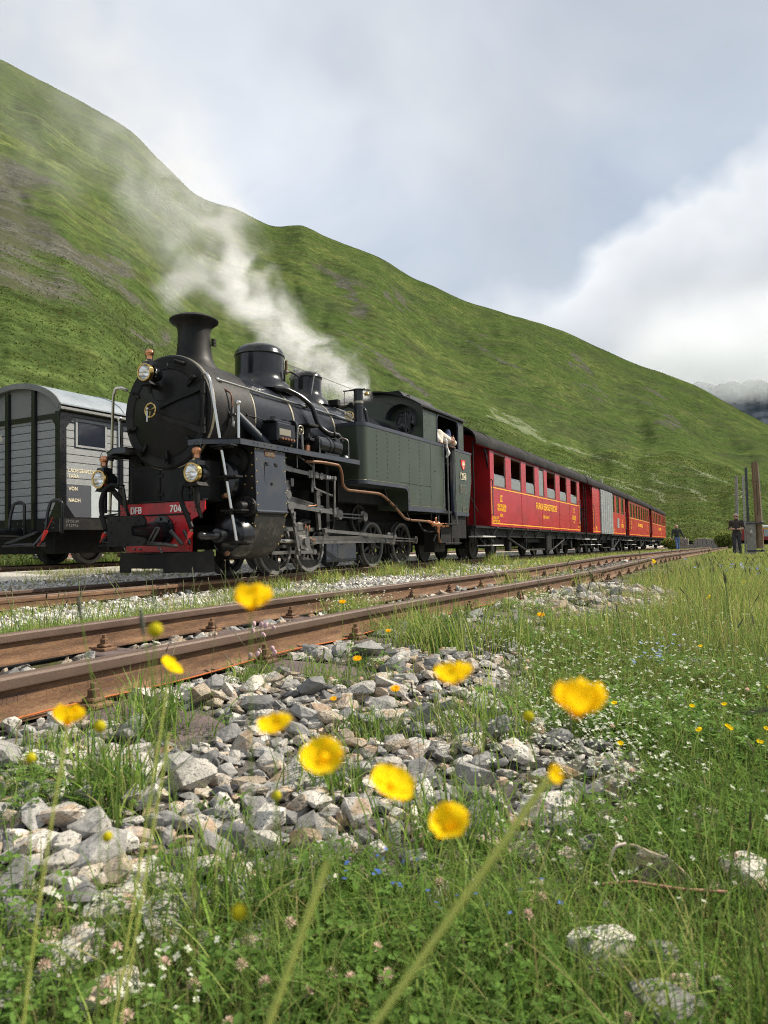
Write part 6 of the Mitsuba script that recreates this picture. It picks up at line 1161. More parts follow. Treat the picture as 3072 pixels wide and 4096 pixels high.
    wput(c, 'battery_box', [box(-.55, -.12, my + .55, my + 1.25, -.70, -.16, .02), box(-.12, -.11, my + .62, my + 1.18, -.64, -.22)], 'mat_iron')
    wput(c, 'brake_gear', [box(-2.0, -.6, my - 1.0, my + .4, -.55, -.2), cyl((-1.3, p0 + 1, -.4), (-1.3, p1 - 1, -.45), .05, n=6)], 'mat_iron')
    for q in (y0 + 1.5, y1 - 1.5):
        wput(c, 'bogie_frame', [box(-.42, -.34, q - 1.15, q + 1.15, -.52, -.34), box(-2.26, -2.18, q - 1.15, q + 1.15, -.52, -.34), box(-2.1, -.5, q - .25, q + .25, -.45, -.1)] + [box(-.36, -.22, q + s_ - .12, q + s_ + .12, -.68, -.30, .02) for s_ in (-.8, .8)] + [cyl((-.3, q + s_, -.34), (-.3, q + s_, -.12), .07, n=8) for s_ in (-.3, .3)], 'mat_iron')
        for s_ in (-.8, .8):
            wput(c, 'wheelset', [rev([(.10, -.02), (.30, .01), (.31, .03), (.365, .03), (.365, -.06), (.39, -.065), (.39, -.09)], (xw, q + s_, -.515), (1 if xw > -1 else -1, 0, 0), 24) for xw in (-.80, -1.80)] + [cyl((-1.8, q + s_, -.515), (-.8, q + s_, -.515), .07, n=10)], 'mat_dark_wheel')
    return c
W1 = [(18.33, 19.36), (19.86, 20.88), (21.36, 22.37), (22.86, 23.50), (23.9, 25.08), (25.7, 26.8), (27.45, 28.6)]
W1 = [(a, b, 1.07, 2.02) for a, b in W1]
T1 = [('II', .17, 18.78, .69, 1.0), ('NICHTRAUCHER', .085, 18.55, .535, .80), ('NON FUMEURS', .085, 18.55, .43, .86), ('28 Pl.', .08, 18.72, .27, 1.0), ('TARA  13.7 T', .065, 18.15, .20, .9), ('BRUTTO 15.8T', .065, 18.15, .11, .9),
      ('FURKA BERGSTRECKE', .20, 22.42, .65, .93), ('DFB AB 4462', .09, 23.25, .37, 1.0), ('II', .17, 27.85, .72, 1.0), ('NICHTRAUCHER', .075, 27.6, .54, .75), ('NON FUMEURS', .075, 27.6, .45, .8), ('28 Pl.', .07, 27.8, .33, 1.0), ('REV 24', .06, 28.6, .16, .8)]
coach('red wooden coach with yellow lettering coupled directly behind the locomotive', 18.02, 29.05, W1, 16.78, 30.25, 'mat_coach_red', T1, True, None, (20.85, 23.2, 25.55, 27.2))
W2 = [(37.15, 37.75, 1.10, 2.0), (38.3, 39.3, 1.10, 2.0), (39.95, 40.95, 1.10, 2.0)]
T2 = [('II', .16, 40.2, .66, 1.0), ('NON FUMEURS', .09, 39.9, .50, .9), ('NICHTRAUCHER', .09, 39.9, .40, .85), ('TARA', .09, 32.3, .22, 1.0), ('12.4 T', .09, 32.3, .11, 1.0), ('TARA 12 T', .08, 37.1, .2, 1.0)]
c2 = coach('red coach with a grey sliding luggage door, second in the train', 31.75, 41.5, W2, 30.45, 42.0, 'mat_coach_orange', T2, False, (33.55, 36.75))
dd = wput(c2, 'sliding_door', [box(.0, .05, 33.5, 36.8, .0, HB - .03)], 'mat_grey_door'); wsub(dd, 'plank', [box(.05, .062, 33.55 + i * .55, 34.03 + i * .55, .05, HB - .08) for i in range(6)], 'mat_grey_door')
wput(c2, 'notice_board', [box(.0, .02, 38.45, 39.05, .35, .85)], 'mat_grey_door'); wput(c2, 'roof_ventilator', [cyl((-1.3, y, HB + .5), (-1.3, y, HB + 1.05), .05, n=8) for y in (37.5, 38.4)] + [cyl((-1.1, 40.8, HB + .5), (-1.1, 40.8, HB + 1.1), .05, n=8)], 'mat_step')
def wins(a, b, n, w): return [(a + (b - a) * (i + .5) / n - w / 2, a + (b - a) * (i + .5) / n + w / 2, 1.05, 1.95) for i in range(n)]
coach('third red coach of the train, right behind the one with the grey door', 43.0, 54.3, wins(43.2, 54.1, 8, 1.0), 42.2, 54.9, 'mat_coach_orange', [('FURKA BERGSTRECKE', .19, 47.2, .60, .95), ('II', .17, 43.8, .68, 1.1), ('28 Pl.', .1, 43.7, .42, 1.1), ('II', .17, 53.0, .68, 1.1), ('28 Pl.', .1, 52.9, .42, 1.1)], False)
coach('rearmost red coach of the train, nearest the walking man', 56.3, 70.8, wins(56.5, 70.6, 9, 1.05), 55.2, 71.2, 'mat_coach_orange', [('FURKA BERGSTRECKE', .2, 62.0, .60, 1.0), ('TARA 13 T', .1, 64.5, .3, 1.0)], False)

# ------------------------------------------------------------------ the grey goods wagon
P('mat_plank', proc(lambda p, n, uv: mix((.18, .19, .195), (.27, .285, .29), fbm(p.x * 9, p.y * 9, p.z * 90, 3))), .55)
P('mat_zinc', dirt((.22, .25, .275), (.17, .195, .215), 2.2), .5, metallic=.2); P('mat_slate_board', (.05, .055, .068), .5); P('mat_light_grey', (.36, .40, .41), .5); P('mat_arch_board', dirt((.15, .155, .15), (.19, .195, .19), 3), .55)
GW = thing('goods_wagon', 'grey planked goods wagon with black iron frame and arched roof left of the locomotive', 'goods wagon')
def W(name, ms, m, smooth=30): return part(GW, name, ms, m, smooth)
x0, x1, y0, y1, zb, ze = -14.20, -11.70, 9.12, 14.6, .58, 2.60
W('inner_box', box(x0 + .06, x1 - .06, y0 + .06, y1 - .06, zb - .04, ze + .05), 'mat_iron')
nb = 13
for i in range(nb):
    a, b = zb + (ze - zb) * i / nb, zb + (ze - zb) * (i + 1) / nb
    W('end_plank', box(x0 + .03, x1 - .03, y0 + .012, y0 + .05, a + .006, b - .006, .004), 'mat_plank')
    W('side_plank', box(x1 - .05, x1 - .012, y0 + .03, y1, a + .006, b - .006, .004), 'mat_plank')
wa = [(-12.95 + q, 2.62 + .60 * math.sqrt(max(0, 1 - (q / 1.30) ** 2)) ** 1.25) for q in np.linspace(-1.29, 1.29, 27)]
W('arch_board', prism([(x0 + .02, 2.6)] + [(x, z) for x, z in wa if x0 < x < x1] + [(x1 - .02, 2.6)], 'y', y0 + .01, y0 + .05), 'mat_arch_board')
ro = [(-12.95 + q, 2.66 + .62 * math.sqrt(max(0, 1 - (q / 1.44) ** 2)) ** 1.2) for q in np.linspace(-1.40, 1.40, 29)]
W('roof', [prism([(x, z + .0) for x, z in ro] + [(x, z - .03) for x, z in ro[::-1]], 'y', y0 - .10, y1 + .1)], 'mat_zinc', 25)
W('roof_edge', [prism([(x, z - .004) for x, z in ro] + [(x * 1 + .0 - (x + 12.95) * .05, z - .11) for x, z in ro[::-1]], 'y', y0 - .115, y0 - .06)], 'mat_arch_board', 25)
W('roof_eave', [box(-11.60, -11.54, y0 - .11, y1 + .1, 2.645, 2.70, .008)], 'mat_arch_board')
W('roof_seam', [prism([(x, z + .018) for x, z in ro] + [(x, z) for x, z in ro[::-1]], 'y', 10.55, 10.60)], 'mat_zinc')
IR = 'mat_black_gloss'
W('corner_post', [box(x1 - .13, x1 + .006, y0 - .006, y0 + .02, zb - .2, 2.64), box(x1 - .02, x1 + .008, y0 - .004, y0 + .14, zb - .2, 2.64)], IR)
for x in (-12.42, -13.22, -13.92): W('end_post', [box(x - .05, x + .05, y0 - .05, y0 + .012, .30, 3.12 if abs(x + 12.95) < .7 else 2.85), box(x - .055, x + .055, y0 - .004, y0 + .012, .30, 2.9)], IR)
W('end_rail', box(x0, x1, y0 - .012, y0 + .012, 2.50, 2.60), IR)
W('gusset_plate', [prism([(x1 - .32, zb + .0), (x1, zb), (x1, zb + .30), (x1 - .12, zb + .30)], 'y', y0 - .009, y0 + .008), prism([(x1 - .30, 2.6), (x1, 2.6), (x1, 2.32), (x1 - .12, 2.36)], 'y', y0 - .009, y0 + .008), prism([(y0, zb), (y0 + .34, zb), (y0 + .14, zb + .26), (y0, zb + .26)], 'x', x1 - .002, x1 + .011), prism([(y0, 2.6), (y0 + .34, 2.6), (y0 + .14, 2.34), (y0, 2.34)], 'x', x1 - .002, x1 + .011)], IR)
W('side_post', [box(x1 - .012, x1 + .03, y - .05, y + .05, zb, 2.6) for y in (10.58, 12.2)] + [box(x1 - .01, x1 + .02, y0, y1, 2.56, 2.64)], IR)
W('post_rivets', [ball((x1 + .012, y0 + .07, z), .012, 4) for z in np.arange(.7, 2.6, .14)] + [ball((x1 - .07, y0 - .01, z), .012, 4) for z in np.arange(.7, 2.6, .14)], 'mat_iron', True)
W('sole_bar', [box(x0, x1 + .01, y0 - .03, y0 + .05, .32, .58), box(x1 - .03, x1 + .015, y0, y1, .36, .58), box(x0 + .3, x1 - .4, y0 + .2, y1, -.1, .4)], 'mat_iron')
W('sole_bar_rivets', [ball((x, y0 - .032, z), .014, 4) for x in (-13.6, -13.5, -12.9, -12.75, -12.1, -12.0, -11.85) for z in (.40, .50)], 'mat_steel', True)
W('window_frame', [prism(shapely.box(9.47, 1.98, 10.22, 2.53).difference(shapely.box(9.515, 2.02, 10.175, 2.485)), 'x', x1 - .012, x1 + .014)], 'mat_plank')
P('mat_navy_glass', (.012, .016, .026), .25, specular=.3)
W('window_pane', box(x1 - .004, x1 + .002, 9.52, 10.17, 2.02, 2.48), 'mat_navy_glass')
W('window_glass', box(x1 + .004, x1 + .006, 9.53, 10.16, 2.03, 2.47), 'mat_thin_pane')
W('destination_board', box(x1 - .012, x1 + .006, 9.24, 9.83, .60, 1.24, .003), 'mat_slate_board')
W('blank_panel', box(x1 - .012, x1 + .003, 9.835, 10.52, .60, 1.24, .003), 'mat_light_grey')
for t_, z in (('LADEGEWICHT', 1.48), ('TARA', 1.37), ('VON', 1.125), ('NACH', .90)): W('side_lettering', text(t_, .066, (x1 - .011 if z > 1.25 else x1 + .0065, 9.30, z), (0, 1, 0), (0, 0, 1), .004, True, 1.05), 'mat_cream', False)
W('end_number', text('4506', .13, (-13.81, y0 + .012, 2.20), (1, 0, 0), (0, 0, 1), .004, True, .8), 'mat_cream', False)
W('inspection_date', [text('29.06.24', .05, (x1 + .016, 9.23, .50), (0, 1, 0), (0, 0, 1), .003, False), text('V 12916', .05, (x1 + .016, 9.23, .42), (0, 1, 0), (0, 0, 1), .003, False)], 'mat_arch_board', False)
W('buffer_plate', box(-13.25, -12.40, 8.30, 8.34, .08, .50, .02), 'mat_black_matt')
W('draw_gear', [rev([(.07, 0), (.09, .2), (.12, .6), (.12, .78)], (-12.83, 8.34, .30), (0, 1, 0), 18), bar((-12.5, 8.6, .12), (-12.05, 8.9, .32), .05, .03), bar((-12.45, 8.5, .10), (-12.0, 8.8, .30), .05, .03), cyl((-12.5, 8.5, .08), (-11.7, 8.8, .08), .035, n=8), bar((-11.85, 8.9, .3), (-11.75, 8.6, .05), .05, .03)], 'mat_black_gloss')
for x in (-11.55, -12.62): W('brake_hose', [tube(bend([(x + .12, 8.95, .28), (x + .12, 8.95, .86), (x + .05, 8.9, .92), (x - .06, 8.85, .88), (x - .10, 8.8, .6), (x - .06, 8.75, .36)]), .030, 9)], 'mat_black_gloss', True)
W('hose_cap', [cyl((-11.60, 8.75, .34), (-11.68, 8.72, .16), .04, .025, n=9), cyl((-11.68, 8.72, .16), (-11.78, 8.7, .05), .007, n=5), tube(bend([(-11.60, 8.75, .34), (-11.52, 8.76, .46), (-11.46, 8.76, .55), (-11.44, 8.76, .58)]), .006, 5)], 'mat_signal_red', True)
for y in (10.35, 13.2):
    for x in (-12.42, -13.48):
        wl = W('wheel', [rev([(.08, -.05), (.10, .05), (.26, .02), (.30, .0)], (x, y, .05), (1, 0, 0), 26)] + [bar((x, y, .05), (x, y + .31 * math.cos(a), .05 + .31 * math.sin(a)), .05, .04, (0, -math.sin(a), math.cos(a))) for a in np.arange(8) * math.pi / 4], 'mat_dark_wheel')
        put(wl + '__tyre', rev([(.305, -.06), (.41, -.06), (.38, -.02), (.38, .06), (.305, .06), (.305, -.06)], (x, y, .05), (1, 0, 0), 36), 'mat_tyre')
W('axle_guard', [box(-12.30, -12.24, y - .2, y + .2, -.05, .4) for y in (10.35, 13.2)] + [box(-12.28, -12.16, y - .1, y + .1, -.05, .18, .015) for y in (10.35, 13.2)] + [cyl((-13.5, y, .05), (-12.4, y, .05), .06) for y in (10.35, 13.2)], 'mat_iron')
W('leaf_spring', [box(-12.26, -12.18, y - .55 + .06 * i, y + .55 - .06 * i, .20 + .025 * i, .222 + .025 * i) for y in (10.35, 13.2) for i in range(5)], 'mat_iron')

# ------------------------------------------------------------------ people
P('mat_dark_shirt', (.060, .050, .045), .9, specular=.1); P('mat_green_shirt', (.052, .066, .058), .9, specular=.1); P('mat_charcoal', (.062, .060, .065), .9, specular=.1); P('mat_jeans', (.13, .21, .36), .9, specular=.1); P('mat_navy', (.018, .026, .05), .9, specular=.1); P('mat_grey_hair', (.42, .40, .37), .8); P('mat_shoe', (.03, .027, .025), .6); P('mat_shades', (.01, .01, .01), .2)
def person(label, at, H, pose, mats, face, cap=None):
    """pose: joints in fractions of the height, x to the viewer's right, y away from the viewer, z up."""
    t = thing('person', label, 'person'); at = np.asarray(at, float); A = rz(face)
    J = {k: at + A @ (np.array(v, float) * H) for k, v in pose.items()}
    s = H
    part(t, 'torso', bodymesh([(J['hip'], .083 * s, J['waist'], .088 * s), (J['waist'], .092 * s, J['chest'], .090 * s), (J['chest'], .085 * s, J['ls'], .052 * s), (J['chest'], .085 * s, J['rs'], .052 * s), (J['chest'], .075 * s, J['neck'], .038 * s),
        (J['ls'], .046 * s, J['le'], .033 * s), (J['rs'], .046 * s, J['re'], .033 * s)] + ([(J['le'], .033 * s, J['lw'], .025 * s), (J['re'], .033 * s, J['rw'], .025 * s)] if mats.get('long') else [(J['ls'], .046 * s, (J['ls'] + J['le']) / 2, .038 * s), (J['rs'], .046 * s, (J['rs'] + J['re']) / 2, .038 * s)])), mats['top'], True)
    for q in 'lr':
        hd = J[q + 'w'] + (J[q + 'h'] - J[q + 'w'])
        d = (J[q + 'h'] - J[q + 'w']); d /= np.linalg.norm(d); sd = np.cross(d, [0, 0, 1.0]); sd = sd / (np.linalg.norm(sd) + 1e-9) if np.linalg.norm(sd) > .1 else np.array([1.0, 0, 0])
        palm = J[q + 'w'] + d * .045 * s
        bones = [(J[q + 'w'], .018 * s, palm, .020 * s)] + [(palm + sd * o * .011 * s, .0075 * s, palm + sd * o * .014 * s + d * (.045 - .005 * abs(o)) * s - np.array([0, 0, .012 * s]), .0055 * s) for o in (-1.5, -.5, .5, 1.5)] + [(palm - d * .015 * s, .008 * s, palm + sd * .03 * s + d * .012 * s, .006 * s)]
        if not mats.get('long'): bones.append((J[q + 'e'], .031 * s, J[q + 'w'], .021 * s))
        part(t, 'hand', bodymesh(bones, .012, 3), 'mat_skin', True)
    part(t, 'trousers', bodymesh([(J['hip'], .083 * s, J['hip'] + [0, 0, -.02 * s], .085 * s)] + [b for q in 'lr' for b in ((J[q + 'hip'], .060 * s, J[q + 'k'], .042 * s), (J[q + 'k'], .041 * s, J[q + 'a'], .034 * s))]), mats['legs'], True)
    for q in 'lr':
        fw = A @ np.array([.0, -1.0, 0]); part(t, 'shoe', bodymesh([(J[q + 'a'] + [0, 0, -.012 * s], .026 * s, J[q + 'a'] + fw * .075 * s + [0, 0, -.02 * s], .020 * s)], .03, 3), 'mat_shoe', True)
    hc = J['head']; up_ = A @ np.array([0, 0, 1.0]); fw = A @ np.array([0, -1.0, 0]); sd = A @ np.array([1.0, 0, 0])
    hd = bodymesh([(hc + up_ * .018 * s, .052 * s, hc - up_ * .03 * s + fw * .012 * s, .042 * s), (hc - up_ * .04 * s + fw * .022 * s, .034 * s, hc - up_ * .03 * s, .04 * s), (hc - up_ * .03 * s, .034 * s, J['neck'], .034 * s), (hc + fw * .052 * s - up_ * .004 * s, .008 * s, hc + fw * .064 * s - up_ * .022 * s, .010 * s)] + [(hc + sd * k * .053 * s - up_ * .01 * s, .010 * s, hc + sd * k * .055 * s - up_ * .03 * s, .008 * s) for k in (-1, 1)], .012, 3)
    part(t, 'head', hd, 'mat_skin', True)
    part(t, 'mouth', bodymesh([(hc - up_ * .042 * s + fw * .052 * s - sd * .013 * s, .004 * s, hc - up_ * .042 * s + fw * .052 * s + sd * .013 * s, .004 * s)], .01, 1), 'mat_dull_copper', True)
    if mats.get('shades'): part(t, 'sunglasses', [xf(box(-.020 * s, .020 * s, -.006 * s, .004 * s, -.012 * s, .010 * s, .004), A, hc + fw * .052 * s + sd * k * .024 * s + up_ * .004 * s) for k in (-1, 1)] + [xf(box(-.05 * s, .05 * s, -.002 * s, .004 * s, .003 * s, .008 * s), A, hc + fw * .050 * s)], 'mat_shades')
    else: part(t, 'eyes', [ball(hc + fw * .050 * s + sd * k * .021 * s + up_ * .003 * s, .006 * s, 5) for k in (-1, 1)], 'mat_shades', True)
    if mats.get('hair'): part(t, 'hair', bodymesh([(hc + up_ * .028 * s - fw * .008 * s, .052 * s, hc + up_ * .0 * s - fw * .02 * s, .050 * s)], .014, 3), 'mat_grey_hair', True)
    return t, J
gz = float(G(-.72, 34.7))
man, J = person('man in dark shirt and sunglasses standing by the concrete post, hands before his belly', (-.70, 34.7, gz), 1.80, dict(hip=(0, 0, .51), waist=(0, -.01, .60), chest=(0, 0, .73), neck=(0, 0, .85), head=(0, -.01, .925), ls=(-.115, 0, .79), rs=(.115, 0, .79), le=(-.150, .01, .635), re=(.150, .01, .635), lw=(-.055, -.10, .615), rw=(.065, -.10, .615), lh=(-.015, -.13, .615), rh=(.02, -.13, .615),
    lhip=(-.05, 0, .49), rhip=(.05, 0, .49), lk=(-.055, -.03, .28), rk=(.055, .0, .28), la=(-.06, -.0, .035), ra=(.065, .03, .035)), dict(top='mat_dark_shirt', legs='mat_charcoal', shades=True, hair=True), math.radians(-2))
part(man, 'phone', [xf(box(-.035, .035, -.004, .004, -.06, .06, .003), rx(-.9), J['lh'] + [.02, -.03, .02])], 'mat_shades')
gz = float(G(-4.83, 53.6)) + .02
person('man in dark green sweater and blue jeans walking beside the last coach', (-4.83, 53.6, gz), 1.84, dict(hip=(0, 0, .51), waist=(0, 0, .60), chest=(0, 0, .73), neck=(-.005, -.0, .85), head=(-.01, -.015, .925), ls=(-.115, 0, .79), rs=(.11, 0, .79), le=(-.165, -.04, .62), re=(.18, .05, .63), lw=(-.19, -.10, .49), rw=(.26, .06, .50), lh=(-.19, -.13, .46), rh=(.285, .06, .475),
    lhip=(-.05, 0, .49), rhip=(.05, 0, .49), lk=(-.03, -.06, .28), rk=(.04, .05, .27), la=(-.01, -.10, .035), ra=(.06, .14, .05)), dict(top='mat_green_shirt', legs='mat_jeans', long=True), math.radians(6))
gz = float(G(-19.6, 13.5))
person('person in dark blue trousers walking behind the goods wagon, only the legs in view', (-19.75, 13.5, gz), 1.75, dict(hip=(0, 0, .51), waist=(0, 0, .60), chest=(0, 0, .73), neck=(0, 0, .85), head=(0, -.01, .925), ls=(-.115, 0, .79), rs=(.115, 0, .79), le=(-.14, .06, .63), re=(.14, -.06, .63), lw=(-.13, .02, .49), rw=(.13, -.10, .50), lh=(-.13, .0, .46), rh=(.13, -.13, .47),
    lhip=(-.05, 0, .49), rhip=(.05, 0, .49), lk=(-.09, -.05, .28), rk=(.12, .05, .28), la=(-.20, -.02, .035), ra=(.20, .10, .045)), dict(top='mat_charcoal', legs='mat_navy', long=True, hair=True), math.radians(40))

# ------------------------------------------------------------------ posts, wall, timber
P('mat_old_wood', proc(lambda p, n, uv: mix((.15, .10, .06), (.28, .20, .13), smoothstep(.25, .75, .7 * fbm(p.x * 30, p.y * 30, p.z * 1.6, 3) + .3 * noise(p.x * 120, p.y * 120, p.z * 5)))), .85, specular=.2)
P('mat_grey_wood', proc(lambda p, n, uv: mix((.20, .19, .17), (.36, .34, .31), fbm(p.x * 25, p.y * 25, p.z * 4, 3))), .85, specular=.2)
P('mat_concrete', proc(lambda p, n, uv: mix((.20, .19, .165), (.34, .325, .285), smoothstep(.2, .8, .5 * fbm(p.x * 8, p.y * 8, p.z * 8, 4) + .5 * noise(p.x * 70, p.y * 70, p.z * 70)))), .9, specular=.2)
P('mat_post_steel', (.045, .052, .058), .5); P('mat_red_plank', (.30, .10, .07), .7)
def pole_mesh(pts, radii, n=14): return tube(pts, radii[0], n, rad=radii)
t = thing('wooden_pole', 'thick brown wooden pole strapped to the concrete post', 'pole'); yy = 35.12
part(t, 'trunk', [pole_mesh([(.20, yy, -.62), (.185, yy, .2), (.15, yy, 1.4), (.11, yy, 3.15)], [.155, .15, .147, .138]), disc((.11, yy, 3.145), (0, 0, 1), .128, .02, 14)], 'mat_old_wood', 40)
part(t, 'drying_crack', [box(.05, .20, yy - .150, yy - .14, 2.28, 2.295), box(.145, .155, yy - .16, yy - .14, .8, 2.2)], 'mat_iron')
part(t, 'down_wire', tube([(.26, yy - .08, 3.0), (.31, yy - .1, 1.5), (.34, yy - .1, .5)], .008, 5), 'mat_step', True)
t = thing('concrete_post', 'short grey concrete post with a white number 6 and two steel straps', 'post'); g0 = float(G(-.14, 34.9))
part(t, 'shaft', prism([(-.315, 34.8), (.045, 34.8), (.045, 35.0), (-.315, 35.0)], 'z', g0 - .2, .55), 'mat_concrete'); part(t, 'cap', box(-.31, .04, 34.79, 35.01, .545, .565, .004), 'mat_dull_copper')
part(t, 'number', text('6', .13, (-.19, 34.798, .07), (1, 0, 0), (0, 0, 1), .004), 'mat_white', False)
part(t, 'rust_stain', [box(-.30, -.26, 34.797, 34.80, .04, .09), box(-.19, -.16, 34.797, 34.80, -.10, .0)], 'mat_dull_copper')
for z in (.475, -.72): part(t, 'strap', [box(-.325, .36, 34.775, 34.795, z - .035, z + .035, .004), box(.10, .38, 34.74, 34.90, z - .025, z + .025, .006), cyl((.26, 34.7, z + .05), (.36, 34.9, z + .04), .03, n=8), cyl((.2, 34.72, z - .03), (.38, 34.74, z - .01), .018, n=7)], 'mat_post_steel')
t = thing('steel_post', 'slim dark steel post close behind the concrete post', 'post'); part(t, 'channel', [bar((-.225, 35.1, -.9), (-.24, 35.1, 2.95), .10, .06, (1, 0, 0))], 'mat_post_steel'); part(t, 'foot_plate', box(-.33, -.1, 35.0, 35.2, g0 - .04, g0 + .01), 'mat_post_steel')
t = thing('grey_steel_post', 'pale grey metal post just left of the dark steel post', 'post'); part(t, 'channel', [bar((-.38, 35.5, -1.0), (-.365, 35.5, 2.62), .085, .05, (1, 0, 0))], 'mat_step'); part(t, 'foot_plate', box(-.47, -.27, 35.4, 35.6, float(G(-.37, 35.5)) - .03, float(G(-.37, 35.5)) + .02), 'mat_step')
t = thing('weathered_pole', 'weathered thin grey wooden pole rising behind the man in the dark shirt', 'pole'); part(t, 'trunk', [pole_mesh([(-.76, 38, -1.0), (-.72, 38, 1.0), (-.68, 38, 2.78)], [.078, .074, .068], 10)], 'mat_grey_wood', 40); part(t, 'cap', disc((-.68, 38, 2.79), (0, 0, 1), .085, .05, 10), 'mat_grey_wood')
t = thing('timber_beam', 'weathered timber beam lying in the grass at the right edge', 'timber'); put(t, box(-.30, 1.6, 16.6, 16.8, -.80, -.70, .012), 'mat_grey_wood')
t = thing('stone_wall', 'low ruined wall of grey squared stones beyond the walking man', 'wall'); rw = np.random.default_rng(5)
for cx_, n_ in ((-5.35, 2), (-4.35, 9)):
    x = cx_
    for i in range(n_):
        w_ = rw.uniform(.24, .36); g0 = float(G(x, 62)); h_ = rw.uniform(.34, .46) + (.15 if n_ == 2 else .08)
        part(t, 'stone', xf(box(0, w_ - .015, 0, .4, -.1, h_, .025), None, (x, 62 + rw.normal(0, .03), -.75)), 'mat_concrete'); x += w_
part(t, 'foundation', box(-5.6, -1.6, 61.8, 62.6, -1.4, -.74), 'mat_concrete')
# timber trestle and planks behind the wagon
t = thing('plank_stack', 'stack of red and pale planks on a wooden trestle behind the goods wagon', 'plank stack')
for i in range(7): part(t, 'plank', bar((-20.6 + .15 * i, 14.0 + .1 * i, .22 - .02 * i + .015 * i), (-17.9 + .12 * i, 14.1 + .12 * i, -.42 + .03 * i), .05, .16, (0, -.3, 1)), 'mat_red_plank' if i % 2 else 'mat_grey_wood')
part(t, 'trestle_leg', box(-18.22, -18.12, 13.9, 14.0, -.55, .18), 'mat_grey_wood'); part(t, 'trestle_rail', box(-20.9, -17.5, 13.92, 13.98, -.27, -.22), 'mat_grey_wood')
# far coach, shrubs
t = thing('far_coach', 'far small red coach with a white roof at the right edge', 'railway coach'); g0 = float(G(1.5, 110))
part(t, 'body', box(-1.6, 6, 110, 112.4, g0 + .7, g0 + 2.35), 'mat_coach_red'); part(t, 'roof', box(.9, 6, 109.9, 112.5, g0 + 2.35, g0 + 2.75, .1), 'mat_white')
for i in range(4): part(t, 'window', box(1.15 + i * .75, 1.65 + i * .75, 109.985, 109.995, g0 + 1.2, g0 + 2.2), 'mat_light_grey'); 
part(t, 'stripe', [box(.9, 6, 109.98, 109.99, g0 + 2.22, g0 + 2.34)], 'mat_yellow')
def shrub(x, y, r, h, n, label):
    z = float(G(x, y)); k = thing('shrub', label, 'shrub'); q = rg.normal(size=(n, 3)); q /= np.linalg.norm(q, axis=1, keepdims=True); q *= rg.uniform(.3, 1, (n, 1)) ** .5
    p = np.array([x, y, z + h * .5]) + q * [r, r * .8, h * .55]; p[:, 2] = np.maximum(p[:, 2], z)
    b = blades(p[:, 0], p[:, 1], p[:, 2], rg.uniform(.10, .25, n), rg.uniform(.06, .12, n), rg, .8, .02, 2, .8)
    put(k + '__foliage', [b[:2]], 'mat_grass', False, color=b[2]); put(k + '__stem', [cyl((x + o, y, z - .1), (x + o * 2, y, z + h * .6), .02, n=5) for o in (-.1, 0, .12)], 'mat_old_wood')
shrub(-1.95, 58, .75, 1.15, 1500, 'dark green shrub at the right end of the ruined wall'); shrub(-3.4, 64, 1.2, .8, 1500, 'low green shrub growing behind the ruined wall'); shrub(-6.3, 66, .9, 1.0, 1200, 'green shrub behind the end of the last coach')

# ------------------------------------------------------------------ steam, smoke and the low cloud
def volume(name, lo, hi, arr, scale, albedo, label):
    """A cloudy volume: density arr indexed [z, y, x] inside the box."""
    lo, hi = np.array(lo, float), np.array(hi, float)
    tw = T().translate(lo.tolist()).scale((hi - lo).tolist())
    scene[name + '_medium'] = {'type': 'heterogeneous', 'albedo': {'type': 'constvolume', 'value': {'type': 'rgb', 'value': list(albedo)}} if False else {'type': 'rgb', 'value': list(albedo)}, 'scale': float(scale),
                               'sigma_t': {'type': 'gridvolume', 'grid': mi.VolumeGrid(np.ascontiguousarray(arr[..., None].astype(np.float32))), 'to_world': tw}, 'phase': {'type': 'hg', 'g': 0.2}}
    scene[name] = {'type': 'cube', 'to_world': T().translate(((lo + hi) / 2).tolist()).scale(((hi - lo) / 2).tolist()), 'bsdf': {'type': 'null'}, 'interior': {'type': 'ref', 'id': name + '_medium'}}
    labels[name] = {'label': label, 'kind': 'stuff'}
def cells(lo, hi, n):
    ax = [lo[i] + (np.arange(n[i]) + .5) / n[i] * (hi[i] - lo[i]) for i in range(3)]
    Z, Y, X = np.meshgrid(ax[2], ax[1], ax[0], indexing='ij'); return X, Y, Z
def plume(X, Y, Z, axis, seed):
    """Density of a turbulent plume round an axis of (x, y, z, radius, strength)."""
    p = np.stack([X, Y, Z], -1).reshape(-1, 3); a = np.array(axis, float); out = np.zeros(len(p))
    def core(q, grow):
        d = np.zeros(len(q))
        for i in range(len(a) - 1):
            u = a[i + 1, :3] - a[i, :3]; t = np.clip(((q - a[i, :3]) @ u) / (u @ u), 0, 1)
            r = a[i, 3] + t * (a[i + 1, 3] - a[i, 3]); s = a[i, 4] + t * (a[i + 1, 4] - a[i, 4])
            d = np.maximum(d, s * np.clip(1.25 + grow / r - np.linalg.norm(q - a[i, :3] - t[:, None] * u, axis=1) / r, 0, 1))
        return d
    act = core(p, .45) > 0; p = p[act]
    w = np.stack([meshkit.fbm(p * 1.1 + [0, 0, 3], 4, seed), meshkit.fbm(p * 1.1 + 11, 4, seed + 5), meshkit.fbm(p * 1.1 + 23, 4, seed + 9)], -1) - .5
    d = core(p + w * 1.2, 0)
    n = meshkit.fbm(p * 1.9 + w * 3.2 + 5, 6, seed + 3); n2 = meshkit.fbm(p * 7 + w * 4, 4, seed + 4)
    out[act] = d * np.clip((n - .44 + .07 * np.clip(d - .8, 0, 1)) * 7, 0, 1.8) * np.clip(.30 + 1.4 * n2, 0, 1.5)
    return out.reshape(X.shape)
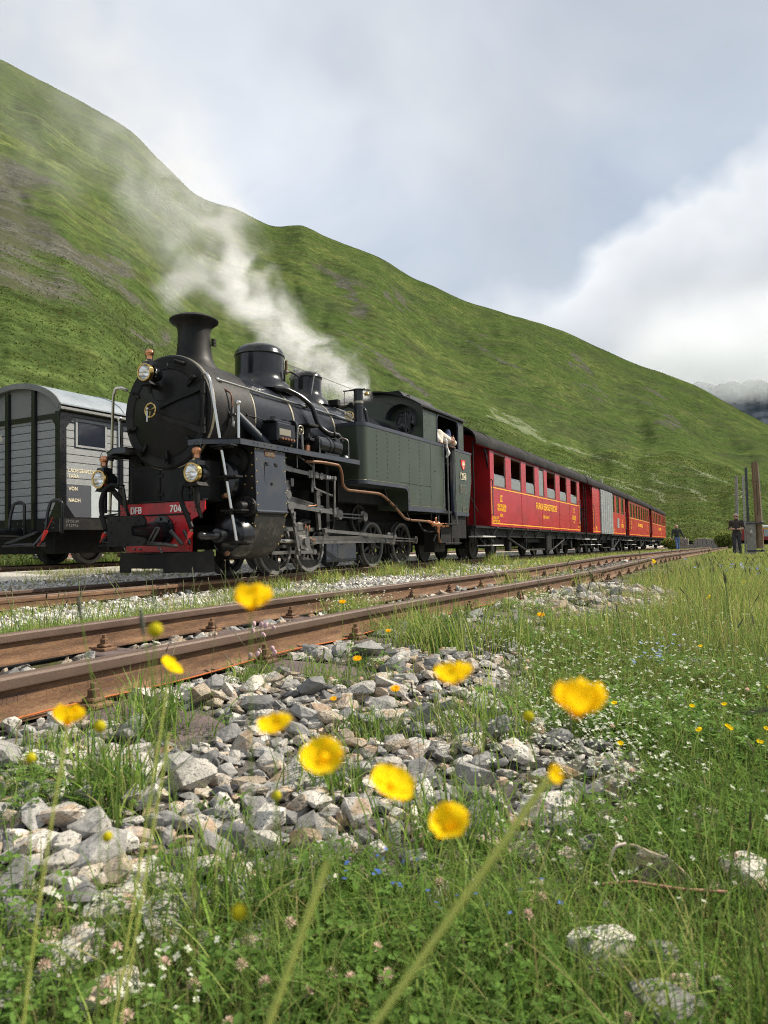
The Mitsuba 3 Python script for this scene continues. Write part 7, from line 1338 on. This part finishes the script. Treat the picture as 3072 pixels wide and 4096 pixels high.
AXIS = [(-7.5, 13.1, 3.05, .30, 1.7), (-7.55, 12.5, 3.40, .42, 1.8), (-7.6, 11.5, 3.62, .45, 1.6), (-7.6, 10.6, 3.95, .52, 1.7), (-7.6, 9.75, 4.40, .58, 1.3), (-7.65, 9.15, 4.80, .68, .85), (-7.7, 8.5, 5.12, .75, .60), (-7.7, 7.95, 5.45, .80, .36), (-7.75, 7.5, 5.85, .85, .26), (-7.8, 6.9, 6.35, .9, .20), (-7.8, 6.1, 6.75, .9, .18), (-7.8, 5.5, 7.2, 1.0, .20), (-7.8, 4.9, 7.8, 1.1, .2)]
AX4 = [(-7.7, 8.6, 4.75, .7, .06), (-7.7, 7.6, 5.0, .9, .07), (-7.8, 6.6, 5.3, 1.0, .06), (-7.8, 5.6, 5.6, 1.0, .05)]
AX2 = [(-7.55, 10.9, 3.25, .16, 1.3), (-7.55, 10.7, 3.7, .35, 1.4), (-7.6, 10.3, 4.1, .45, 1.2)]
AX3 = [(-7.5, 8.15, 3.40, .17, 1.1), (-7.55, 7.95, 3.72, .28, 1.1), (-7.6, 7.75, 4.1, .32, .75), (-7.6, 7.7, 4.6, .45, .35), (-7.7, 7.6, 5.2, .6, .16)]
lo, hi, n = (-9.5, 3.2, 2.95), (-6.0, 13.9, 9.4), (74, 250, 158)
X, Y, Z = cells(lo, hi, n)
den = np.maximum(np.maximum(plume(X, Y, Z, AXIS, 101), plume(X, Y, Z, AX2, 131)), np.maximum(plume(X, Y, Z, AX4, 141), plume(X, Y, Z, AX3, 151)))
den = np.minimum(den, 1.9) * np.clip((9.3 - Z) / 1.2, 0, 1) * np.clip((Y - 3.3) / .8, 0, 1) * np.clip((X + 9.4) / .4, 0, 1)
ins = (np.hypot(X - XC, Y - 8.2) < .40) & (Z < 3.50); den[ins] = 0
volume('steam', lo, hi, den, 1.45, (.962, .962, .965), 'white steam drifting up and left from the locomotive and thinning into smoke')
lo, hi, n = (-330, 1850, 255), (480, 2150, 820), (54, 14, 44)
X, Y, Z = cells(lo, hi, n)
p = np.stack([X, Y, Z], -1) / 150
den = np.clip((Z - 345 + 120 * (meshkit.fbm(p, 5, 171) - .5)) / 75, 0, 1) * np.clip((X + 330) / 130, 0, 1) * np.clip((480 - X) / 80, 0, 1) * np.clip((640 - Z) / 200, 0, 1) * np.clip(.4 + 1.6 * (meshkit.fbm(p * 1.7, 4, 173) - .2), 0, 1)
den *= np.clip(1 - np.abs(Y - 2000) / 150, 0, 1) ** .5
volume('cloud', lo, hi, den, .012, (.90, .925, .95), 'grey cloud hiding the top of the distant mountain')
import numpy as np
from scipy.optimize import least_squares
f=2840.;cx,cy=1536.,2048.
# world: x right of tracks, y along, z up. camera heading rotated left by a from +y
def R(a,th,ro):
    fwd=np.array([-np.sin(a)*np.cos(th),np.cos(a)*np.cos(th),np.sin(th)])
    right0=np.array([np.cos(a),np.sin(a),0]); up0=np.cross(right0,fwd)
    # content rotated ccw by ro => camera rolled cw
    right=right0*np.cos(ro)-up0*np.sin(ro); up=right0*np.sin(ro)+up0*np.cos(ro)
    return np.array([right,up,fwd])
def vpdist(M,d,p,q):
    c=M@d
    # vp homogeneous
    v=np.array([f*c[0]+cx*c[2], -f*c[1]+cy*c[2], c[2]])
    m=(np.array(p)+np.array(q))/2; l=np.cross(np.r_[m,1],v); l/=np.hypot(l[0],l[1])
    return l@np.r_[p,1.]/np.hypot(*(np.array(q)-p))
lines=[(1,(1452,1690),(1778,1783)),(1,(1102,2299),(1609,2256)),(0,(482.9,2018.9),(763.2,2002.3)),
(2,(235,1665),(235,2034)),(2,(1711.8,1782),(1717,2020)),(2,(1788,1788),(1795.5,2094)),(2,(1957,1791),(1966,2099.6))]
def res(p):
    M=R(*p); return [vpdist(M,np.eye(3)[k],np.array(a,float),np.array(b,float)) for k,a,b in lines]
if __name__=='__main__':
    s=least_squares(res,[np.radians(27.4),.03,.02]); print(np.degrees(s.x),s.fun)
